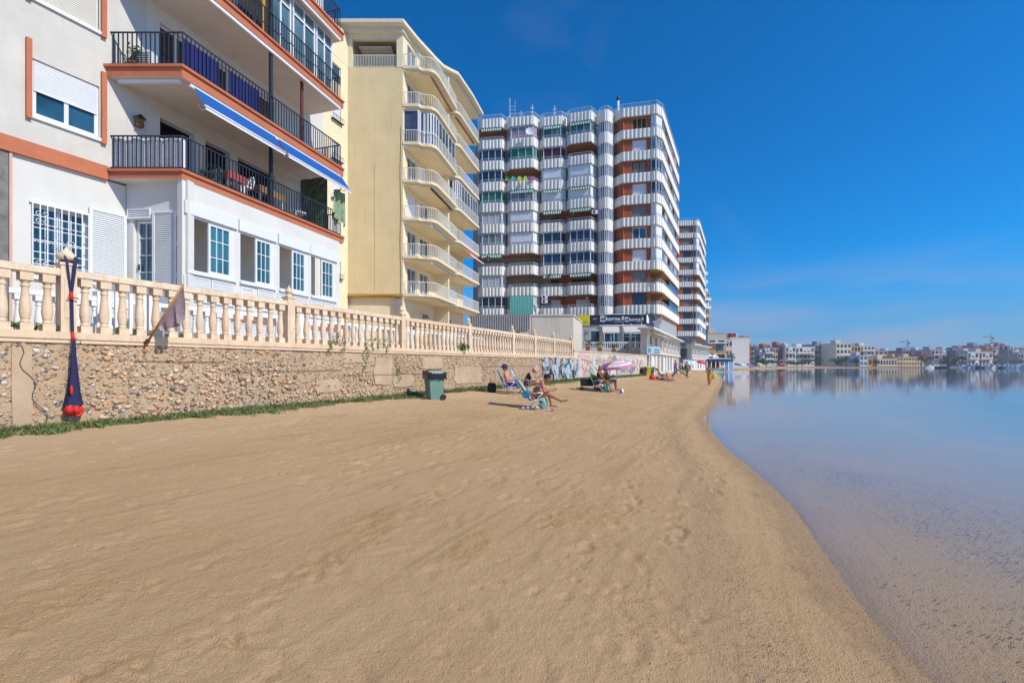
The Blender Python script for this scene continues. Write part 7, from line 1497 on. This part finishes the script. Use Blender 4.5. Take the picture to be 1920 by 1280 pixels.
# black folding cart, bags and ball
g=ground(1104,21.2); T=thing('beach_cart','black fabric folding beach cart left of the parasol pair','cart',(g.x,g.y,g.z)); BLK=M('black_canvas',(.012,.012,.014),.8,.2); q=MB(); q.hexa([(g.x-.36,g.y-.2,g.z+.22),(g.x+.42,g.y-.2,g.z+.22),(g.x+.42,g.y+.2,g.z+.22),(g.x-.36,g.y+.2,g.z+.22),(g.x-.38,g.y-.22,g.z+.56),(g.x+.44,g.y-.22,g.z+.52),(g.x+.44,g.y+.22,g.z+.52),(g.x-.38,g.y+.22,g.z+.56)]); q.build('tub',BLK,T)
for i in (-.3,.34):
    for j in (-.2,.2): q=MB(); q.tube([(g.x+i,g.y+j-.03,g.z+.09),(g.x+i,g.y+j+.03,g.z+.09)],.09,12,sm=False); q.build('wheel',M('rubber',(.02,.02,.022),.7,.1),T)
q=MB(); q.tube([(g.x-.38,g.y,g.z+.25),(g.x-.42,g.y,g.z+.7)],.012,5); q.tube([(g.x-.42,g.y-.1,g.z+.7),(g.x-.42,g.y+.1,g.z+.7)],.014,5); q.build('handle',FRM,T)
bag('red beach bag under the chair of the woman below the parasol',ground(1127,21.3),.22,.20,M('bag_red',(.50,.06,.05),.7,.15),seed=5)
bag('bright turquoise bag between the two chairs under the parasol',ground(1137,20.95),.34,.32,M('bag_turq',(.02,.40,.42),.7,.2),seed=6)
bag('multicoloured bag standing on the black beach cart',Vector((g.x+.2,g.y+.05,g.z+.5)),.30,.24,M('bag_multi',(.25,.35,.08),.8,.6,6),seed=7)
g=ground(1165,20.9); T=thing('beach_ball','small white and blue ball at the feet of the man under the parasol','ball',(g.x,g.y,g.z)); q=MB(); q.ball((g.x,g.y,g.z+.11),.115,16); 
for i in range(len(q.m)): q.m[i]=1 if (i%16)//2%4==1 else 0
q.build('ball',[WPL,M('ball_blue',(.12,.2,.45),.5,.05)],T)
# sunbathers further on
lie=dict(pelvis=(0,0,.14),spine=(-1,0,.05),chest=(-1,0,.12),neck=(-1,0,.35),look=(.0,0,1),ua_l=(-.2,1,-.1),fa_l=(.8,-.3,.3),ua_r=(.3,-1,-.1),fa_r=(.9,.3,.1),th_l=(1,.1,.75),sh_l=(.6,0,-1),th_r=(1,-.1,.02),sh_r=(1,0,-.05),ft_l=(1,0,-.2),ft_r=(.3,0,1))
g=ground(1241,36.5); T=thing('beach_towel','dark towel under the sunbather in black swimwear','towel',(g.x,g.y,g.z)); q=MB(); q.prism([(g.x-1.0,g.y-.35),(g.x+.95,g.y-.45),(g.x+1.0,g.y+.3),(g.x-.95,g.y+.4)],g.z+.0,g.z+.05); q.build('cloth',M('towel_rust',(.25,.10,.06),.9,.2),T)
person('sunbather in black swimwear lying on a towel with one knee raised',(g.x,g.y,g.z+.02),0,SKIN['tan'],(.05,.03,.02),lie,True,(('briefs',M('black_suit',(.015,.015,.018),.7,.1)),('bikini_top',M('black_suit',(.015,.015,.018),.7,.1))),hair='long',vox=.016)
g=ground(1242,38.2); chair('turquoise and white low beach chair behind the sunbather in black',g,-.2,M('sling_sky',(.10,.30,.50),.8,.3),FRM,recl=.8)
person('reclining person in blue shorts with bent knees behind the sunbather in black',g,-.2,SKIN['tan'],(.35,.30,.15),sit(pelvis=(-.06,0,.32),spine=(-.8,0,1),ua_r=(-.4,-.3,1),fa_r=(-1,.4,.3),th_l=(1,.2,.45),sh_l=(.6,0,-1),th_r=(1,-.1,.5),sh_r=(.5,0,-1)),True,(('shorts',M('blue_shorts',(.04,.12,.30),.7,.1)),('top',M('lime_top',(.35,.45,.15),.7,.1))),hair='short',vox=.016)
bag('bright red round bag on the sand left of the sunbathers',ground(1222.5,36.4),.42,.40,M('bag_scarlet',(.70,.02,.03),.6,.1),seed=8)
# walkers
walk=lambda **k:dict(dict(pelvis=(0,0,.90),spine=(.04,0,1),look=(1,0,0),ua_l=(.25,.12,-1),fa_l=(.5,0,-1),ua_r=(-.3,-.12,-1),fa_r=(0,0,-1),th_l=(-.25,0,-1),sh_l=(-.45,0,-1),th_r=(.35,0,-1),sh_r=(.08,0,-1),ft_l=(1,0,-.5),ft_r=(1,0,.1)),**k)
g=ground(1330,34.4); T,J,H=person('woman in an orange sarong and patterned top walking towards the camera along the water',(g.x,g.y,g.z),-1.75,SKIN['brown'],(.10,.05,.03),walk(ua_l=(.1,.35,-1),fa_l=(.5,-.4,-.4),ua_r=(.1,-.35,-1),fa_r=(.6,.4,-.6)),True,(('top',M('patterned_top',(.22,.22,.20),.8,.5,14)),('skirt',M('orange_sarong',(.62,.25,.01),.8,.12))),hair='long',vox=.014,s=.98)
gb=Vector((g.x+.30,g.y-.12,g.z+.52)); bag('lime green bag carried by the woman in the orange sarong',gb,.26,.34,M('bag_lime',(.35,.55,.08),.7,.1),seed=9)
g=ground(1288,43.8); person('bare-chested man in green shorts walking towards the camera',(g.x,g.y,g.z),-1.6,SKIN['brown'],(.05,.04,.03),walk(),False,(('trunks',M('green_trunks',(.03,.17,.10),.7,.1)),),hair='short',vox=.016)
g=ground(1266.5,51.5); person('person in a wide sun hat, lilac top and blue trousers by the white podium',(g.x,g.y,g.z),-2.3,SKIN['tan'],(.08,.05,.04),walk(),True,(('shirt',M('lilac_shirt',(.36,.27,.38),.8,.1)),('trousers',M('blue_trousers',(.10,.16,.28),.8,.1))),hair='short',hat=('wide',M('straw_hat',(.10,.07,.06),.9,.1)),vox=.018)
g=ground(1276,54.5); person('person in an olive shirt standing beyond the tilted board',(g.x,g.y,g.z),2.6,SKIN['tan'],(.10,.08,.05),walk(th_l=(0,0,-1),sh_l=(0,0,-1),th_r=(0,0,-1),sh_r=(0,0,-1)),False,(('shirt',M('olive_shirt',(.30,.26,.14),.8,.1)),('shorts',M('brown_shorts',(.20,.13,.07),.8,.1))),hair='short',vox=.02)
g=ground(1281,57); person('person in a pale shirt standing by the pale blue parasol',(g.x,g.y,g.z),2.0,SKIN['tan'],(.10,.08,.05),walk(th_l=(0,0,-1),sh_l=(0,0,-1),th_r=(0,0,-1),sh_r=(0,0,-1)),True,(('shirt',M('pale_shirt',(.50,.50,.58),.8,.1)),('shorts',M('navy_shorts',(.04,.05,.12),.8,.1))),hair='short',vox=.02)
g=ground(1364,97); person('person in a white shirt at the water in front of the blue beach bar',(g.x-.8,g.y,max(g.z,.0)),2.0,SKIN['tan'],(.10,.08,.05),walk(),False,(('shirt',M('white_shirt',(.74,.74,.74),.8,.05)),('shorts',M('red_shorts',(.55,.16,.12),.8,.1))),hair='short',vox=.025)
# pale blue parasol behind the man in green shorts, tilted board, little stand
pb_=[M('par_sky',(.34,.55,.72),.7,.06),M('par_sky_white',(.62,.70,.76),.7,.05)]
parasol('pale blue parasol standing behind the man in green shorts',1290,52,1.75,.66,(pb_,[0,1]*4),tilt=(.1,-.55))
g=ground(1271,46); T=thing('ramp_board','white and turquoise board propped up like a low ramp near the podium','board',(g.x,g.y,g.z)); TB_=M('board_turq',(.30,.52,.50),.6,.1)
def plank(q,a,b_,w_,th,m=0): q.hexa([(a[0],a[1]-w_,a[2]),(b_[0],b_[1]-w_,b_[2]),(b_[0],b_[1]+w_,b_[2]),(a[0],a[1]+w_,a[2]),(a[0],a[1]-w_,a[2]+th),(b_[0],b_[1]-w_,b_[2]+th),(b_[0],b_[1]+w_,b_[2]+th),(a[0],a[1]+w_,a[2]+th)],m)
q=MB(); plank(q,(g.x-.1,g.y,g.z+.80),(g.x+.95,g.y-.3,g.z+.02),.32,.05); q.build('deck',TB_,T); q=MB(); plank(q,(g.x-.62,g.y,g.z),(g.x-.08,g.y,g.z+.78),.30,.05); q.build('support',M('board_slate',(.08,.14,.16),.6,.1),T)
g=ground(1251,41); T=thing('side_table','small white folding table on one leg behind the sunbathers','table',(g.x,g.y,g.z)); q=MB(); q.tube([(g.x,g.y,g.z),(g.x,g.y,g.z+.62)],.03,6); q.lathe(g.x,g.y,[(.2,g.z),(.2,g.z+.03),(.03,g.z+.06)],12); q.build('leg',WPL,T); q=MB(); q.lathe(g.x,g.y,[(.24,g.z+.62),(.25,g.z+.65),(.24,g.z+.66)],16); q.tube([(g.x-.12,g.y,g.z+.66),(g.x-.12,g.y,g.z+.85)],.03,6); q.tube([(g.x+.1,g.y,g.z+.66),(g.x+.1,g.y,g.z+.82)],.035,6); q.build('tabletop',WPL,T)
# parasols of the far beach
pr_=[((.02,.07,.30),'blue'),((.10,.40,.42),'teal'),((.50,.03,.06),'red'),((.05,.14,.40),'bright blue'),((.50,.42,.34),'beige'),((.55,.58,.62),'pale grey')]
for i,(px,Y,ci,lb) in enumerate(((1383,118,0,'dark blue parasol right of the blue beach bar'),(1392,124,5,'pale grey parasol between two blue ones past the beach bar'),(1399,126,4,'beige parasol past the beach bar'),(1405,124,3,'bright blue parasol at the corner of the blank white block'),(1443,172,1,'teal parasol on the far curve of the beach'),(1452,176,1,'second teal parasol, right of the first, on the far curve of the beach'),(1463,180,2,'red parasol on the far curve of the beach'),(1467,184,2,'second red parasol, right of the first, on the far curve of the beach'),(1424,160,4,'beige parasol left of the teal ones on the far beach'),(1315,86,2,'dark red parasol left of the beach bar'))):
    c_=pr_[ci][0]; mm=[M('far_par_%d'%ci,c_,.7,.08),M('far_par_l%d'%ci,tuple(min(.7,x*1.6+.03) for x in c_),.7,.08)]; parasol(lb,px,Y,2.0,.95,(mm,[0,1]*4),tilt=(.1,-.3),group='parasols along the far beach')
# ---------------------------------------------------------------- wrack: dead leaf litter along the water, shells
def litter(name,n,fn,mats,label,cat,seed):
    r=np.random.default_rng(seed); V_=[];Fc=[];Mi=[];k=0
    for i in range(n):
        q_=fn(r)
        if q_ is None: continue
        x,y,z,L=q_; a=r.normal(.45,.55); w_=r.uniform(.07,.16)*L+.0008; dx,dy=math.cos(a)*L,math.sin(a)*L; nx_,ny_=-math.sin(a)*w_,math.cos(a)*w_; b_=r.normal(0,.25)*L
        V_+=[(x-dx+nx_,y-dy+ny_,z),(x-dx-nx_,y-dy-ny_,z),(x-nx_+b_*.5,y-ny_+b_*.3,z+.006),(x+nx_+b_*.5,y+ny_+b_*.3,z+.006),(x+dx,y+dy,z+.002)]; Fc+=[(k,k+1,k+2,k+3),(k+3,k+2,k+4)]; mi=int(r.integers(0,len(mats))); Mi+=[mi,mi]; k+=5
    me=bpy.data.meshes.new(name); me.from_pydata(V_,[],Fc)
    for m_ in mats: me.materials.append(m_)
    me.polygons.foreach_set('material_index',Mi); o=bpy.data.objects.new(name,me); COL.objects.link(o); tag(o,label,cat,None,'stuff')
def sub(r):
    Y=2.0+8*r.random()**1.15; o=.1+abs(r.normal(0,1))*1.5+r.random()*1.2
    if fbm(np.array([Y*.9+o]),np.array([o*1.1]),3,91)[0]+.12*r.normal()<.0: return None
    X=np.interp(Y,SHY,SHX)+o; return X,Y,float(-.03*min(o*.8,5))+.004,r.uniform(.006,.022)
litter('seagrass_litter',9000,sub,[M('litter_a',(.24,.16,.10),.9,.2),M('litter_b',(.18,.12,.08),.9,.2),M('litter_c',(.13,.10,.08),.9,.2)],'dark dead seagrass leaves lying on the bottom of the shallows','seagrass',3)
def wrack(r):
    Y=1.7+16*r.random()**1.3; o=r.choice([.92,.88,1.6,.28],p=[.45,.2,.15,.2])+r.normal(0,.13)+.12*math.sin(Y*1.7); X=np.interp(Y,SHY,SHX)-o
    return X,Y,gz(X,Y)+.006,r.uniform(.003,.009)
litter('wrack_line',7000,wrack,[M('wrack_c',(.28,.18,.10),.9,.2),M('wrack_a',(.22,.15,.09),.9,.2),M('wrack_d',(.17,.11,.07),.9,.2)],'thin line of shell grit and dead seagrass washed up along the water','debris',5)
def grit(r):
    Y=1.6+12*r.random()**1.5; a_=WX0+WT*Y+1; b_=np.interp(Y,SHY,SHX)-.1; X=a_+(b_-a_)*r.random()**.6
    return X,Y,gz(X,Y)+.012,r.uniform(.002,.006)
litter('beach_grit',4000,grit,[M('wrack_b',(.13,.09,.06),.9,.2),M('grit_dark',(.11,.075,.05),.9,.2),M('grit_shell',(.62,.56,.50),.7,.1),M('wrack_a',(.20,.14,.09),.9,.2)],'scattered crumbs of shell and dry seagrass on the sand','debris',6)

# ---------------------------------------------------------------- sea air
hb=bpy.data.meshes.new('haze'); vs=[(-3500,-200,-4.5),(9500,-200,-4.5),(9500,4200,-4.5),(-3500,4200,-4.5),(-3500,-200,46),(9500,-200,46),(9500,4200,46),(-3500,4200,46)]
hb.from_pydata(vs,[],[(0,3,2,1),(4,5,6,7),(0,1,5,4),(1,2,6,5),(2,3,7,6),(3,0,4,7)]); ho=bpy.data.objects.new('haze',hb); COL.objects.link(ho); tag(ho,'thin pale sea haze over the water and the far town','haze',None,'stuff')
hm_=bpy.data.materials.new('haze'); hm_.use_nodes=True; t=hm_.node_tree; t.nodes.remove(t.nodes['Principled BSDF']); pv=t.nodes.new('ShaderNodeVolumePrincipled'); pv.inputs['Color'].default_value=(.86,.92,1,1); pv.inputs['Density'].default_value=.00042; pv.inputs['Anisotropy'].default_value=.2
t.links.new(pv.outputs[0],t.nodes['Material Output'].inputs['Volume']); hb.materials.append(hm_)
